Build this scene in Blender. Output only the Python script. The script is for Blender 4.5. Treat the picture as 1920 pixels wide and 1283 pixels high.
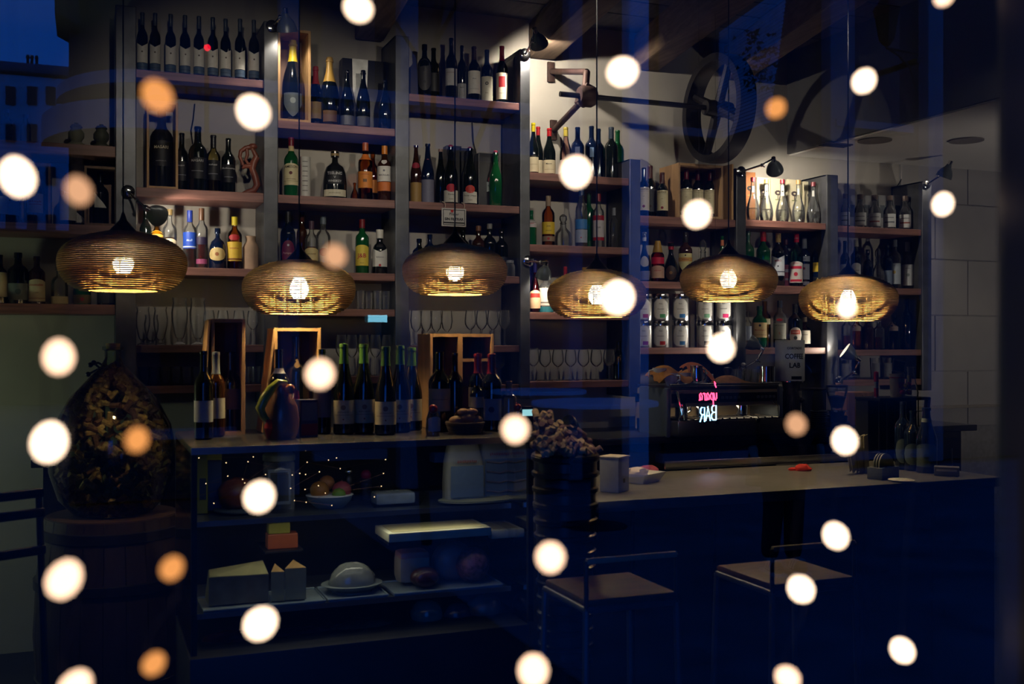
import bpy, bmesh, math, random
from mathutils import Vector, Matrix
random.seed(7)
R = random.random
PI = math.pi
for _o in list(bpy.data.objects): bpy.data.objects.remove(_o)
SC = bpy.context.scene
COL = SC.collection

# ------------------------------------------------------------------ camera, sky, exposure
A = math.atan(2000.0 / 5040.0)          # the shop front runs at this angle to the view
CA, SA = math.cos(A), math.sin(A)
F, CX, CY, EYE = 2000.0, 960.0, 641.5, 1.62
cam = bpy.data.cameras.new('camera'); camo = bpy.data.objects.new('camera', cam); COL.objects.link(camo)
camo.location = (0, 0, EYE); camo.rotation_euler = (PI / 2, 0, -A)
cam.sensor_width = 36; cam.lens = F / 1920 * 36; cam.clip_start = 0.02; cam.clip_end = 200
cam.dof.use_dof = True; cam.dof.focus_distance = 6.2; cam.dof.aperture_fstop = 4.6
SC.camera = camo
SC.view_settings.view_transform = 'Standard'; SC.view_settings.look = 'None'
SC.view_settings.exposure = 0.0; SC.view_settings.gamma = 1.0
SC.view_settings.use_curve_mapping = False
SC.cycles.use_denoising = True
SC.cycles.max_bounces = 8; SC.cycles.transparent_max_bounces = 40
SC.cycles.diffuse_bounces = 3; SC.cycles.glossy_bounces = 4; SC.cycles.transmission_bounces = 4
SC.cycles.caustics_reflective = False; SC.cycles.caustics_refractive = False
SC.cycles.sample_clamp_indirect = 3.0

SKY = (0.016, 0.30, 2.0)
w = bpy.data.worlds.new('dusk'); SC.world = w; w.use_nodes = True
nt = w.node_tree; nt.nodes.clear()
tc = nt.nodes.new('ShaderNodeTexCoord'); sx = nt.nodes.new('ShaderNodeSeparateXYZ')
rp = nt.nodes.new('ShaderNodeValToRGB'); bg = nt.nodes.new('ShaderNodeBackground'); wo = nt.nodes.new('ShaderNodeOutputWorld')
nt.links.new(tc.outputs['Generated'], sx.inputs[0]); nt.links.new(sx.outputs['Z'], rp.inputs[0])
rp.color_ramp.elements[0].position = 0.0; rp.color_ramp.elements[0].color = (SKY[0]*1.5, SKY[1]*1.25, SKY[2]*1.15, 1)
rp.color_ramp.elements[1].position = 0.8; rp.color_ramp.elements[1].color = (SKY[0]*.6, SKY[1]*.7, SKY[2]*.8, 1)
bg.inputs[1].default_value = 1.0
nt.links.new(rp.outputs[0], bg.inputs[0]); nt.links.new(bg.outputs[0], wo.inputs[0])

# ------------------------------------------------------------------ placing helpers
YF, YB, YG = 5.80, 6.12, 0.55            # shelf fronts, back wall, window glass
def ray(px, py):
    u = (px - CX) / F; v = (CY - py) / F
    return u * CA + SA, CA - u * SA, v
def W(px, py, Y):
    dx, dy, dz = ray(px, py); t = Y / dy
    return Vector((dx * t, Y, EYE + dz * t))
def depth(px, Y):
    return Y / ray(px, 0)[1]
def onz(px, py, z):
    dx, dy, dz = ray(px, py); t = (z - EYE) / dz
    return Vector((dx * t, dy * t, z))
def mirror(v):                            # a thing seen as a reflection stands as far in front of the pane
    return Vector((v[0], 2 * YG - v[1], v[2]))

# ------------------------------------------------------------------ materials
_m = {}
def lin(c):
    return tuple((x / 12.92 if x <= .04045 else ((x + .055) / 1.055) ** 2.4) for x in (c[0] / 255., c[1] / 255., c[2] / 255.))
def newmat(name):
    m = bpy.data.materials.new(name); m.use_nodes = True; t = m.node_tree; t.nodes.clear()
    o = t.nodes.new('ShaderNodeOutputMaterial'); return m, t, o
def plain(name, col, rough=.5, metal=0., var=.12, scale=30., spec=.5, coat=0., bump=0., stretch=None):
    if name in _m: return _m[name]
    m, t, o = newmat(name)
    b = t.nodes.new('ShaderNodeBsdfPrincipled'); tcn = t.nodes.new('ShaderNodeTexCoord')
    mp = t.nodes.new('ShaderNodeMapping'); n = t.nodes.new('ShaderNodeTexNoise'); r = t.nodes.new('ShaderNodeValToRGB')
    if stretch: mp.inputs['Scale'].default_value = stretch
    n.inputs['Scale'].default_value = scale; n.inputs['Detail'].default_value = 4
    r.color_ramp.elements[0].position = .3; r.color_ramp.elements[1].position = .7
    r.color_ramp.elements[0].color = tuple(c * (1 - var) for c in col) + (1,)
    r.color_ramp.elements[1].color = tuple(min(1, c * (1 + var)) for c in col) + (1,)
    t.links.new(tcn.outputs['Object'], mp.inputs[0]); t.links.new(mp.outputs[0], n.inputs[0]); t.links.new(n.outputs[0], r.inputs[0])
    t.links.new(r.outputs[0], b.inputs['Base Color'])
    b.inputs['Roughness'].default_value = rough; b.inputs['Metallic'].default_value = metal
    b.inputs['Specular IOR Level'].default_value = spec; b.inputs['Coat Weight'].default_value = coat
    if bump:
        bp = t.nodes.new('ShaderNodeBump'); bp.inputs['Strength'].default_value = bump; bp.inputs['Distance'].default_value = .004
        t.links.new(n.outputs[0], bp.inputs['Height']); t.links.new(bp.outputs[0], b.inputs['Normal'])
    t.links.new(b.outputs[0], o.inputs[0]); _m[name] = m; return m
def glass(name, tint, edge=.35, ior=1.45, refl=1.0, haze=(0, 0)):
    """thin clear or tinted glass: see-through in the middle, darker and shinier at the rim"""
    if name in _m: return _m[name]
    m, t, o = newmat(name)
    lw = t.nodes.new('ShaderNodeLayerWeight'); lw.inputs['Blend'].default_value = .35
    mc = t.nodes.new('ShaderNodeMix'); mc.data_type = 'RGBA'
    mc.inputs[6].default_value = tuple(tint) + (1,); mc.inputs[7].default_value = tuple(c * edge for c in tint) + (1,)
    t.links.new(lw.outputs['Facing'], mc.inputs[0])
    tr = t.nodes.new('ShaderNodeBsdfTransparent'); t.links.new(mc.outputs[2], tr.inputs[0])
    last = tr
    if haze[1]:                            # pale diffuse haze, strongest at the rim, stands in for glints
        df = t.nodes.new('ShaderNodeBsdfDiffuse'); df.inputs[0].default_value = (.85, .85, .85, 1)
        ma = t.nodes.new('ShaderNodeMath'); ma.operation = 'MULTIPLY_ADD'; ma.inputs[1].default_value = haze[1]; ma.inputs[2].default_value = haze[0]
        t.links.new(lw.outputs['Facing'], ma.inputs[0]); last = t.nodes.new('ShaderNodeMixShader')
        t.links.new(ma.outputs[0], last.inputs[0]); t.links.new(tr.outputs[0], last.inputs[1]); t.links.new(df.outputs[0], last.inputs[2])
    gl = t.nodes.new('ShaderNodeBsdfGlossy'); gl.inputs['Roughness'].default_value = .06
    fr = t.nodes.new('ShaderNodeFresnel'); fr.inputs[0].default_value = ior
    ml = t.nodes.new('ShaderNodeMath'); ml.operation = 'MULTIPLY'; ml.inputs[1].default_value = refl; ml.use_clamp = True
    t.links.new(fr.outputs[0], ml.inputs[0])
    mx = t.nodes.new('ShaderNodeMixShader'); t.links.new(ml.outputs[0], mx.inputs[0])
    t.links.new(last.outputs[0], mx.inputs[1]); t.links.new(gl.outputs[0], mx.inputs[2]); t.links.new(mx.outputs[0], o.inputs[0])
    _m[name] = m; return m
def glow(name, col, strength):
    if name in _m: return _m[name]
    m, t, o = newmat(name); e = t.nodes.new('ShaderNodeEmission')
    e.inputs[0].default_value = tuple(col) + (1,); e.inputs[1].default_value = strength
    t.links.new(e.outputs[0], o.inputs[0]); _m[name] = m; return m
def paint(rgb, rough=.55, spec=.4):       # a printed paper / foil / plastic colour given in 0-255
    return plain('paint_%d_%d_%d' % tuple(rgb), lin(rgb), rough, 0, .05, 60, spec)
def pane_material():
    m, t, o = newmat('window_pane')
    tr = t.nodes.new('ShaderNodeBsdfTransparent'); tr.inputs[0].default_value = (.93, .95, .96, 1)
    gl = t.nodes.new('ShaderNodeBsdfGlossy'); gl.inputs['Roughness'].default_value = 0
    fr = t.nodes.new('ShaderNodeFresnel'); fr.inputs[0].default_value = 1.5
    ml = t.nodes.new('ShaderNodeMath'); ml.operation = 'MULTIPLY'; ml.inputs[1].default_value = 2.0; ml.use_clamp = True
    t.links.new(fr.outputs[0], ml.inputs[0])
    mx = t.nodes.new('ShaderNodeMixShader'); t.links.new(ml.outputs[0], mx.inputs[0])
    t.links.new(tr.outputs[0], mx.inputs[1]); t.links.new(gl.outputs[0], mx.inputs[2]); t.links.new(mx.outputs[0], o.inputs[0])
    return m

WOOD = plain('shelf_wood', (.20, .085, .065), .5, 0, .25, 6, stretch=(1, 14, 14))
PINE = plain('pine_box', (.42, .24, .10), .6, 0, .2, 5, stretch=(8, 8, 1))
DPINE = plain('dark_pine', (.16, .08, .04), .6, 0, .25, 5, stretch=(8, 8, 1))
STEEL = plain('raw_steel', (.075, .078, .085), .4, .55, .3, 9, bump=.1)
BLACK = plain('black_lacquer', (.010, .010, .012), .35, 0, .2, 12)
BLACKM = plain('black_metal', (.018, .018, .02), .45, .4, .2, 20)
CHROME = plain('chrome', (.7, .7, .72), .12, 1, .05, 5)
BRUSHED = plain('brushed_steel', (.45, .45, .46), .3, 1, .1, 40, stretch=(1, 1, 30))
PLASTER = plain('grey_plaster', (.40, .37, .325), .9, 0, .08, 3, bump=.05)
PLASTER2 = plain('pale_grey_block_wall', (.34, .32, .31), .9, 0, .06, 4, bump=.05)
CEILM = plain('dark_ceiling_boards', (.055, .05, .048), .8, 0, .3, 3, stretch=(12, 1, 1))
BEAMW = plain('old_beam_wood', (.12, .075, .045), .75, 0, .35, 4, stretch=(10, 1, 10), bump=.3)
SOFFIT = plain('white_gypsum', (.70, .67, .63), .9, 0, .04, 2)
FASCIA = plain('dark_grey_fascia', (.085, .082, .08), .9, 0, .1, 3)
WHITEP = plain('white_porcelain', (.72, .72, .70), .25, 0, .03, 10)
CARD = plain('corrugated_cardboard', (.55, .36, .13), .9, 0, .15, 60)
CORKM = plain('cork', (.50, .32, .15), .9, 0, .3, 90, bump=.2)
CORKD = plain('wine_stained_cork', (.22, .11, .09), .9, 0, .3, 90, bump=.2)
G_BLK = plain('black_green_bottle_glass', (.004, .006, .005), .07, 0, .2, 5, .6)
G_GRN = plain('green_bottle_glass', (.006, .07, .02), .07, 0, .2, 5, .6)
G_BLU = plain('blue_black_bottle_glass', (.004, .010, .035), .07, 0, .2, 5, .6)
G_BRN = plain('brown_bottle_glass', (.030, .010, .004), .07, 0, .2, 5, .6)
G_CLR = glass('clear_bottle_glass', (.93, .95, .95), .78, 1.5, 1.3, (.012, .16))
G_PAL = glass('pale_wine_glass', (.85, .78, .42), .4)
G_PNK = glass('pale_rose_glass', (.85, .66, .60), .45)
G_AMB = glass('amber_whisky_glass', (.75, .34, .06), .4)
G_RED = glass('red_liqueur_glass', (.62, .035, .06), .35)
G_YEL = glass('yellow_liqueur_glass', (.85, .62, .10), .4)
G_GRC = glass('clear_green_glass', (.30, .62, .42), .4)
G_TBL = glass('drinking_glass', (.96, .97, .98), .97, 1.25, 1.0, (.015, .40))
GL = dict(k=G_BLK, g=G_GRN, b=G_BLU, n=G_BRN, c=G_CLR, w=G_PAL, p=G_PNK, a=G_AMB, r=G_RED, y=G_YEL, q=G_GRC)

# ------------------------------------------------------------------ mesh builder
class MB:
    def __init__(s): s.v = []; s.f = []
    def add(s, vs, fs, M=None):
        b = len(s.v)
        s.v += [tuple(M @ Vector(p)) for p in vs] if M is not None else [tuple(p) for p in vs]
        s.f += [tuple(i + b for i in f) for f in fs]; return s
    def box(s, c, d, M=None, b=0.):
        x, y, z = d[0] / 2, d[1] / 2, d[2] / 2
        if b <= 0:
            vs = [(c[0] + i * x, c[1] + j * y, c[2] + k * z) for k in (-1, 1) for j in (-1, 1) for i in (-1, 1)]
            return s.add(vs, [(0, 2, 3, 1), (4, 5, 7, 6), (0, 1, 5, 4), (2, 6, 7, 3), (0, 4, 6, 2), (1, 3, 7, 5)], M)
        bm = bmesh.new(); bmesh.ops.create_cube(bm, size=1)
        bmesh.ops.scale(bm, vec=d, verts=bm.verts)
        bmesh.ops.bevel(bm, geom=bm.edges[:], offset=min(b, min(d) * .49), segments=2, affect='EDGES', profile=.6)
        bm.verts.index_update()
        vs = [(v.co.x + c[0], v.co.y + c[1], v.co.z + c[2]) for v in bm.verts]; fs = [[v.index for v in f.verts] for f in bm.faces]
        bm.free(); return s.add(vs, fs, M)
    def lathe(s, prof, n=20, M=None, caps=(True, True), a0=0., a1=2 * PI):
        vs = []; fs = []; full = abs(a1 - a0 - 2 * PI) < 1e-6; m = n if full else n + 1
        for r, z in prof:
            for i in range(m):
                a = a0 + (a1 - a0) * i / n; vs.append((r * math.cos(a), r * math.sin(a), z))
        for k in range(len(prof) - 1):
            for i in range(n):
                j = (i + 1) % m
                fs.append((k * m + i, k * m + j, (k + 1) * m + j, (k + 1) * m + i))
        if full and caps[0] and prof[0][0] > 1e-5: fs.append(tuple(range(m - 1, -1, -1)))
        if full and caps[1] and prof[-1][0] > 1e-5: fs.append(tuple((len(prof) - 1) * m + i for i in range(m)))
        return s.add(vs, fs, M)
    def tube(s, pts, r, n=8, M=None, close=False):
        pts = [Vector(p) for p in pts]; vs = []; fs = []; N = len(pts); up = None
        for i, p in enumerate(pts):
            if close: d = pts[(i + 1) % N] - pts[i - 1]
            else: d = pts[min(i + 1, N - 1)] - pts[max(i - 1, 0)]
            d = d.normalized() if d.length > 1e-9 else Vector((0, 0, 1))
            if up is None: up = Vector((0, 0, 1)) if abs(d.z) < .9 else Vector((1, 0, 0))
            a = d.cross(up).normalized(); b = a.cross(d).normalized(); up = b
            rr = r[i] if isinstance(r, (list, tuple)) else r
            for k in range(n):
                t = 2 * PI * k / n; vs.append(p + a * (rr * math.cos(t)) + b * (rr * math.sin(t)))
        for i in range(N if close else N - 1):
            for k in range(n):
                j = (i + 1) % N; fs.append((i * n + k, i * n + (k + 1) % n, j * n + (k + 1) % n, j * n + k))
        if not close: fs.append(tuple(range(n - 1, -1, -1))); fs.append(tuple((N - 1) * n + k for k in range(n)))
        return s.add(vs, fs, M)
    def ball(s, c, r, n=14, k=9, sc=(1, 1, 1), M=None, wob=0.):
        vs = [(c[0], c[1], c[2] - r * sc[2])]; fs = []
        for j in range(1, k):
            t = -PI / 2 + PI * j / k
            for i in range(n):
                a = 2 * PI * i / n; q = 1 + wob * (R() - .5)
                vs.append((c[0] + r * q * sc[0] * math.cos(t) * math.cos(a), c[1] + r * q * sc[1] * math.cos(t) * math.sin(a), c[2] + r * q * sc[2] * math.sin(t)))
        vs.append((c[0], c[1], c[2] + r * sc[2])); L = len(vs) - 1
        for i in range(n): fs.append((0, 1 + (i + 1) % n, 1 + i)); fs.append((L, L - n + i, L - n + (i + 1) % n))
        for j in range(k - 2):
            for i in range(n): fs.append((1 + j * n + i, 1 + j * n + (i + 1) % n, 1 + (j + 1) * n + (i + 1) % n, 1 + (j + 1) * n + i))
        return s.add(vs, fs, M)
    def patch(s, r, z0, z1, half, top=None, bot=None, th=.0006, n=12, dz=None):
        """paper on a round bottle: a curved sheet centred on -Y; top(u), bot(u) shift its edges"""
        vs = []; fs = []
        for i in range(n + 1):
            u = -1 + 2 * i / n; a = -PI / 2 + half * u
            t0 = z0 + (bot(u) if bot else 0); t1 = z1 + (top(u) if top else 0)
            for k in range(5):
                z = t0 + (t1 - t0) * k / 4; rr = (r(z) if callable(r) else r) + th
                vs.append((rr * math.cos(a), rr * math.sin(a), z))
        for i in range(n):
            for k in range(4): fs.append((i * 5 + k, (i + 1) * 5 + k, (i + 1) * 5 + k + 1, i * 5 + k + 1))
        return s.add(vs, fs)
    def mesh(s, name, mat, smooth=True, ang=.7):
        me = bpy.data.meshes.new(name); me.from_pydata(s.v, [], s.f); me.materials.append(mat)
        if smooth:
            me.polygons.foreach_set('use_smooth', [True] * len(me.polygons))
            try: me.set_sharp_from_angle(angle=ang)
            except Exception: pass
        me.update(); return me
def obj(name, me, parent=None, loc=None, rz=0., M=None):
    o = bpy.data.objects.new(name, me); COL.objects.link(o)
    if parent is not None: o.parent = parent
    if loc is not None: o.location = loc
    if rz: o.rotation_euler = (0, 0, rz)
    if M is not None: o.matrix_local = M
    return o
def part(name, mb, mat, parent, smooth=True, lab=None, kind=None):
    o = obj(name, mb.mesh(name, mat, smooth), parent)
    if lab: o['label'] = lab
    if kind: o['kind'] = kind
    return o
def tag(o, label, cat, group=None, kind=None):
    o['label'] = label; o['category'] = cat
    if group: o['group'] = group
    if kind: o['kind'] = kind
    return o
def thing(name, label, cat, loc=(0, 0, 0), rz=0., group=None):
    o = bpy.data.objects.new(name, None); COL.objects.link(o); o.empty_display_size = .05
    o.location = loc; o.rotation_euler = (0, 0, rz)
    return tag(o, label, cat, group)
def struct(name, mb, mat, parent=None, smooth=False, label=None):
    o = obj(name, mb.mesh(name, mat, smooth), parent)
    if parent is None: o['kind'] = 'structure'
    if label: o['label'] = label
    return o
def face(x, y):                            # the turn that points a thing's front (-Y) at the street
    return math.atan2(-x, y)
_t = {}
READABLE = {'MASARI', 'JAMESON', 'TEELING', 'WHISKEY', 'V', 'MACALLAN', 'Pampero', 'J&B', 'Ballantine', 'Pilsner Urquell', 'Pilsner', 'PLZEN', 'Manon', 'Jose', 'Stoli', 'TEA', 'MARTINI', 'MIRO', 'ISCAL', 'Montenegro', 'MOLINARI', 'S', 'SIN FILTRAR', 'CORTADO', 'COFFEE', 'LAB', 'TESTAM'}
def text_verts(s, bold=0.):
    k = (s, bold)
    if k in _t: return _t[k]
    if s not in READABLE:                  # print too small to read in the photograph: just short strokes
        rg = random.Random(len(s) * 7 + ord(s[0])); v = []; f = []; n = max(3, int(len(s) * 1.6))
        for i in range(n):
            x = (i - n / 2) * .36; a, b = -.30 + .12 * rg.random(), .10 + .26 * rg.random(); l = .10 * rg.random(); q = len(v)
            v += [(x, a, 0), (x + .2, a, 0), (x + .2 + l, b, 0), (x + l, b, 0)]; f.append((q, q + 1, q + 2, q + 3))
        _t[k] = (v, f); return v, f
    c = bpy.data.curves.new('lettering', 'FONT'); c.body = s; c.size = 1; c.align_x = 'CENTER'; c.align_y = 'CENTER'; c.resolution_u = 2; c.offset = bold
    o = bpy.data.objects.new('lettering_source', c); COL.objects.link(o)
    bpy.context.view_layer.update()
    me = bpy.data.meshes.new_from_object(o.evaluated_get(bpy.context.evaluated_depsgraph_get()))
    v = [tuple(p.co) for p in me.vertices]; f = [tuple(p.vertices) for p in me.polygons]
    bpy.data.objects.remove(o); bpy.data.meshes.remove(me); bpy.data.curves.remove(c)
    _t[k] = (v, f); return v, f
def letters(s, r, z, h, wmax, mat, parent, name='lettering', bold=.01, th=.0014):
    """raised print: wrapped round a bottle of radius r (or flat when r is 0, facing -Y)"""
    v, f = text_verts(s, bold)
    wid = max(p[0] for p in v) - min(p[0] for p in v); k = min(h / .72, wmax / wid)
    kz = h / .72
    mb = MB(); vs = []
    for x, y, _ in v:
        if r: a = -PI / 2 + x * k / r; vs.append(((r + th) * math.cos(a), (r + th) * math.sin(a), z + y * kz))
        else: vs.append((x * k, -th, z + y * kz))
    mb.add(vs, f); return part(name, mb, mat, parent, False)

# ================================================================== THE ROOM
XL, XR, YW, ZC = -1.7, 7.6, YB, 3.62
struct('floor', MB().box(((XL + XR) / 2, (YG + YW) / 2, -.05), (XR - XL, YW - YG + .6, .1)), plain('dark_floor', (.02, .02, .022), .4, 0, .3, 4))
struct('wall_back', MB().box(((XL + XR) / 2, YW + .06, 1.9), (XR - XL + .4, .12, 3.9)), PLASTER)
struct('wall_left', MB().box((XL - .06, 3.3, 1.9), (.12, 6, 3.9)), PLASTER)
struct('wall_right', MB().box((XR + .06, 3.3, 1.9), (.12, 6, 3.9)), PLASTER2)
ce = struct('ceiling', MB().box(((XL + XR) / 2, 3.3, ZC + .06), (XR - XL + .4, 6, .12)), CEILM)
for i in range(22):                       # ceiling boards between the beams
    struct('plank', MB().box((0, 0, 0), (XR - XL, .235, .02), None, .004), CEILM, ce).location = ((XL + XR) / 2, .72 + i * .245, ZC - .011)
for k, (pa, pb) in enumerate((((1028, 34), (1130, -4)), ((1226, 62), (1345, 15)), ((700, -60), (760, -110)), ((1395, 75), (1520, 25)))):
    p = W(pa[0], pa[1], 6.0); q = W(pb[0], pb[1], 5.0)
    d = (q - p); d.z = 0; d.normalize()
    c = Vector((p.x, 6.1, 0)) + d * 2.7
    M = Matrix.Translation((c.x, c.y, ZC - .13)) @ Matrix.Rotation(math.atan2(d.y, d.x), 4, 'Z')
    b_ = struct('beam_%d' % (k + 1), MB().box((0, 0, 0), (5.4, .17, .22), M, .012), BEAMW)
# lowered gypsum ceiling over the right half
XS = W(1474, 266, YW).x
so = struct('ceiling_lowered', MB().box(((XS + XR) / 2 + .02, 3.62, 2.905), (XR - XS, 4.98, .012)), SOFFIT)
struct('fascia', MB().box((XS + .015, 3.62, 3.265), (.03, 4.98, .71)), FASCIA, so)
for px, py in ((1640, 262), (1812, 262)):
    c = onz(px, py, 2.9)
    dl = thing('recessed_downlight', 'round switched-off ceiling downlight, %s' % ('nearer the lowered ceiling edge' if px < 1700 else 'farther right toward the pillar'), 'downlight', (c.x, c.y, 2.899), 0, 'round lights in the lowered ceiling')
    part('trim_ring', MB().lathe([(.075, -.001), (.105, -.001), (.105, -.009), (.075, -.004)], 28), paint((120, 112, 104)), dl)
    part('reflector', MB().lathe([(.0, -.002), (.074, -.002)], 28), paint((60, 55, 50)), dl)
c = onz(1565, 270, 2.9)
vt = thing('ceiling_vent', 'small dark rectangular vent in lowered ceiling near the back wall', 'vent', (c.x, c.y, 2.899))
part('vent_frame', MB().box((0, 0, -.004), (.22, .09, .008)), paint((70, 64, 58)), vt)
for i in range(4): part('slat', MB().box((0, -.03 + i * .02, -.010), (.2, .008, .006)), paint((30, 28, 26)), vt)
# blocks of the pale wall right of the shelves
wb = struct('wall_block_facing', MB().box(((5.43 + XR) / 2, YB - .004, 1.45), (XR - 5.43, .006, 2.9)), plain('block_joint', (.30, .285, .275), .9))
for j in range(7):
    for i in range(4):
        x0 = 5.44 + i * .62 - (.31 if j % 2 else 0); x1 = x0 + .612; x0 = max(x0, 5.44); x1 = min(x1, XR)
        if x1 - x0 > .05:
            struct('block', MB().box(((x0 + x1) / 2, 0, 0), (x1 - x0, .014, .402), None, .003), PLASTER2, wb).location = (0, YB - .012, 1.20 + .41 * j)
struct('trim_1', MB().box(((5.43 + XR) / 2, YB - .03, 1.145), (XR - 5.43, .05, .022), None, .004), paint((150, 142, 130)))

# ------------------------------------------------------------------ shop window
YFR = .5
fr_m = plain('dark_window_frame', (.012, .014, .02), .5, 0, .2, 8)
jx = .651
struct('trim_2', MB().box((jx + .35, .56, 1.75), (.70, .14, 3.7), None, .01), fr_m)
struct('wall_front', MB().box(((jx + .7 + XR) / 2, .56, 1.8), (XR - jx - .7, .2, 3.8)).box(((XL - .45) / 2 - .2, .56, 1.8), (-.45 - XL - .0, .2, 3.8)).box((-.1, .56, 3.25), (1.3, .2, .95)).box((-.1, .56, .12), (1.3, .2, .5)), fr_m)
win = bpy.data.objects.new('window_1', None); COL.objects.link(win); win['kind'] = 'structure'
win['label'] = 'large clear shop window pane reflecting the dusk street'; 
struct('glass_pane', MB().add([(-.62, YG, .3), (jx + .02, YG, .3), (jx + .02, YG, 2.85), (-.62, YG, 2.85)], [(0, 1, 2, 3)]), pane_material(), win)
struct('frame', MB().box((-.63, YG, 1.57), (.05, .09, 2.6)).box((-.05, YG, .32), (1.2, .09, .05)).box((-.05, YG, 2.83), (1.2, .09, .05)), fr_m, win)

# ================================================================== SHELVING
un = thing('wall_shelving', 'tall dark steel shelving with reddish wood boards along the back wall', 'shelving', (0, 0, 0))
POSTS = [(236, 3.34, .10), (508, 3.34, .075), (754, 3.34, .08), (984, 3.34, .062), (1190, 2.74, .075), (1389, 2.73, .072), (1560, 2.73, .09), (1737, 2.73, .08)]
PX = [W(p, 600, YF).x for p, _, _ in POSTS]
for (px, zt, wd), x in zip(POSTS, PX):
    m = MB().box((0, .012, 0), (wd, .024, zt - 1.285), None, .004)            # front flat bar
    for sx in (-1, 1):                                                      # side cheeks
        m.box((sx * (wd / 2 - .004), .165, 0), (.008, .29, zt - 1.285))
    m.box((0, .3, 0), (wd, .012, zt - 1.285)).box((0, .16, (zt - 1.285) / 2 - .004), (wd, .29, .008))
    o = part('upright', m, STEEL, un, False); o.location = (x, YF - .006, (zt + 1.285) / 2)
def zs(px, py): return W(px, py, YF).z
# bay, [(z of the board's top)], x range
BAYS = {}
def bay(k, xl, xr, rows):
    zz = []
    for i, (px, py, th, a, b) in enumerate(rows):
        z = zs(px, py); zz.append(z)
        x0 = xl if a is None else W(a, py, YF).x; x1 = xr if b is None else W(b, py, YF).x
        o = part('shelf', MB().box((0, 0, 0), (x1 - x0, .30, th), None, .003), WOOD, un, False)
        o.location = ((x0 + x1) / 2, YF + .155, z - th / 2)
    BAYS[k] = (xl, xr, zz)
def inn(i, s): return PX[i] + s * POSTS[i][2] / 2
bay(1, XL + .02, inn(0, -1), [(100, 267, .055, None, None), (100, 419, .05, None, None), (100, 570, .05, None, None)])
bay(2, inn(0, 1), inn(1, -1), [(400, 142, .042, None, None), (370, 356, .05, None, None), (420, 503, .042, None, None), (370, 647, .04, None, None), (370, 723, .04, None, None)])
bay(3, inn(1, 1), inn(2, -1), [(630, 233, .042, None, None), (630, 370, .045, None, None), (690, 512, .042, None, None), (690, 580, .04, None, None), (690, 706, .04, None, None)])
bay(4, inn(2, 1), inn(3, -1), [(870, 184, .042, None, None), (870, 382, .042, None, None), (950, 518, .042, None, None), (940, 648, .04, None, None), (900, 722, .04, None, None)])
bay(5, inn(3, 1), inn(4, -1), [(1080, 328, .045, None, None), (1080, 461, .042, None, None), (1040, 586, .042, None, None), (1080, 715, .04, None, None)])
bay(6, inn(4, 1), inn(5, -1), [(1290, 408, .045, None, None), (1290, 529, .042, None, None), (1290, 652, .04, None, None)])
bay(7, inn(5, 1), inn(6, -1), [(1470, 415, .042, None, None), (1470, 536, .042, None, None), (1470, 652, .042, None, None)])
bay(8, inn(6, 1), inn(7, -1), [(1655, 427, .042, None, None), (1655, 540, .042, None, None), (1655, 656, .04, None, None), (1655, 712, .04, None, None)])
BN = ['', 'leftmost', 'second', 'third', 'fourth', 'fifth', 'sixth', 'seventh', 'rightmost']
ON = ['top', 'second', 'third', 'fourth', 'fifth']
NN = ['first', 'second', 'third', 'fourth', 'fifth', 'sixth', 'seventh', 'eighth', 'ninth', 'tenth', 'eleventh', 'twelfth']

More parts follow.
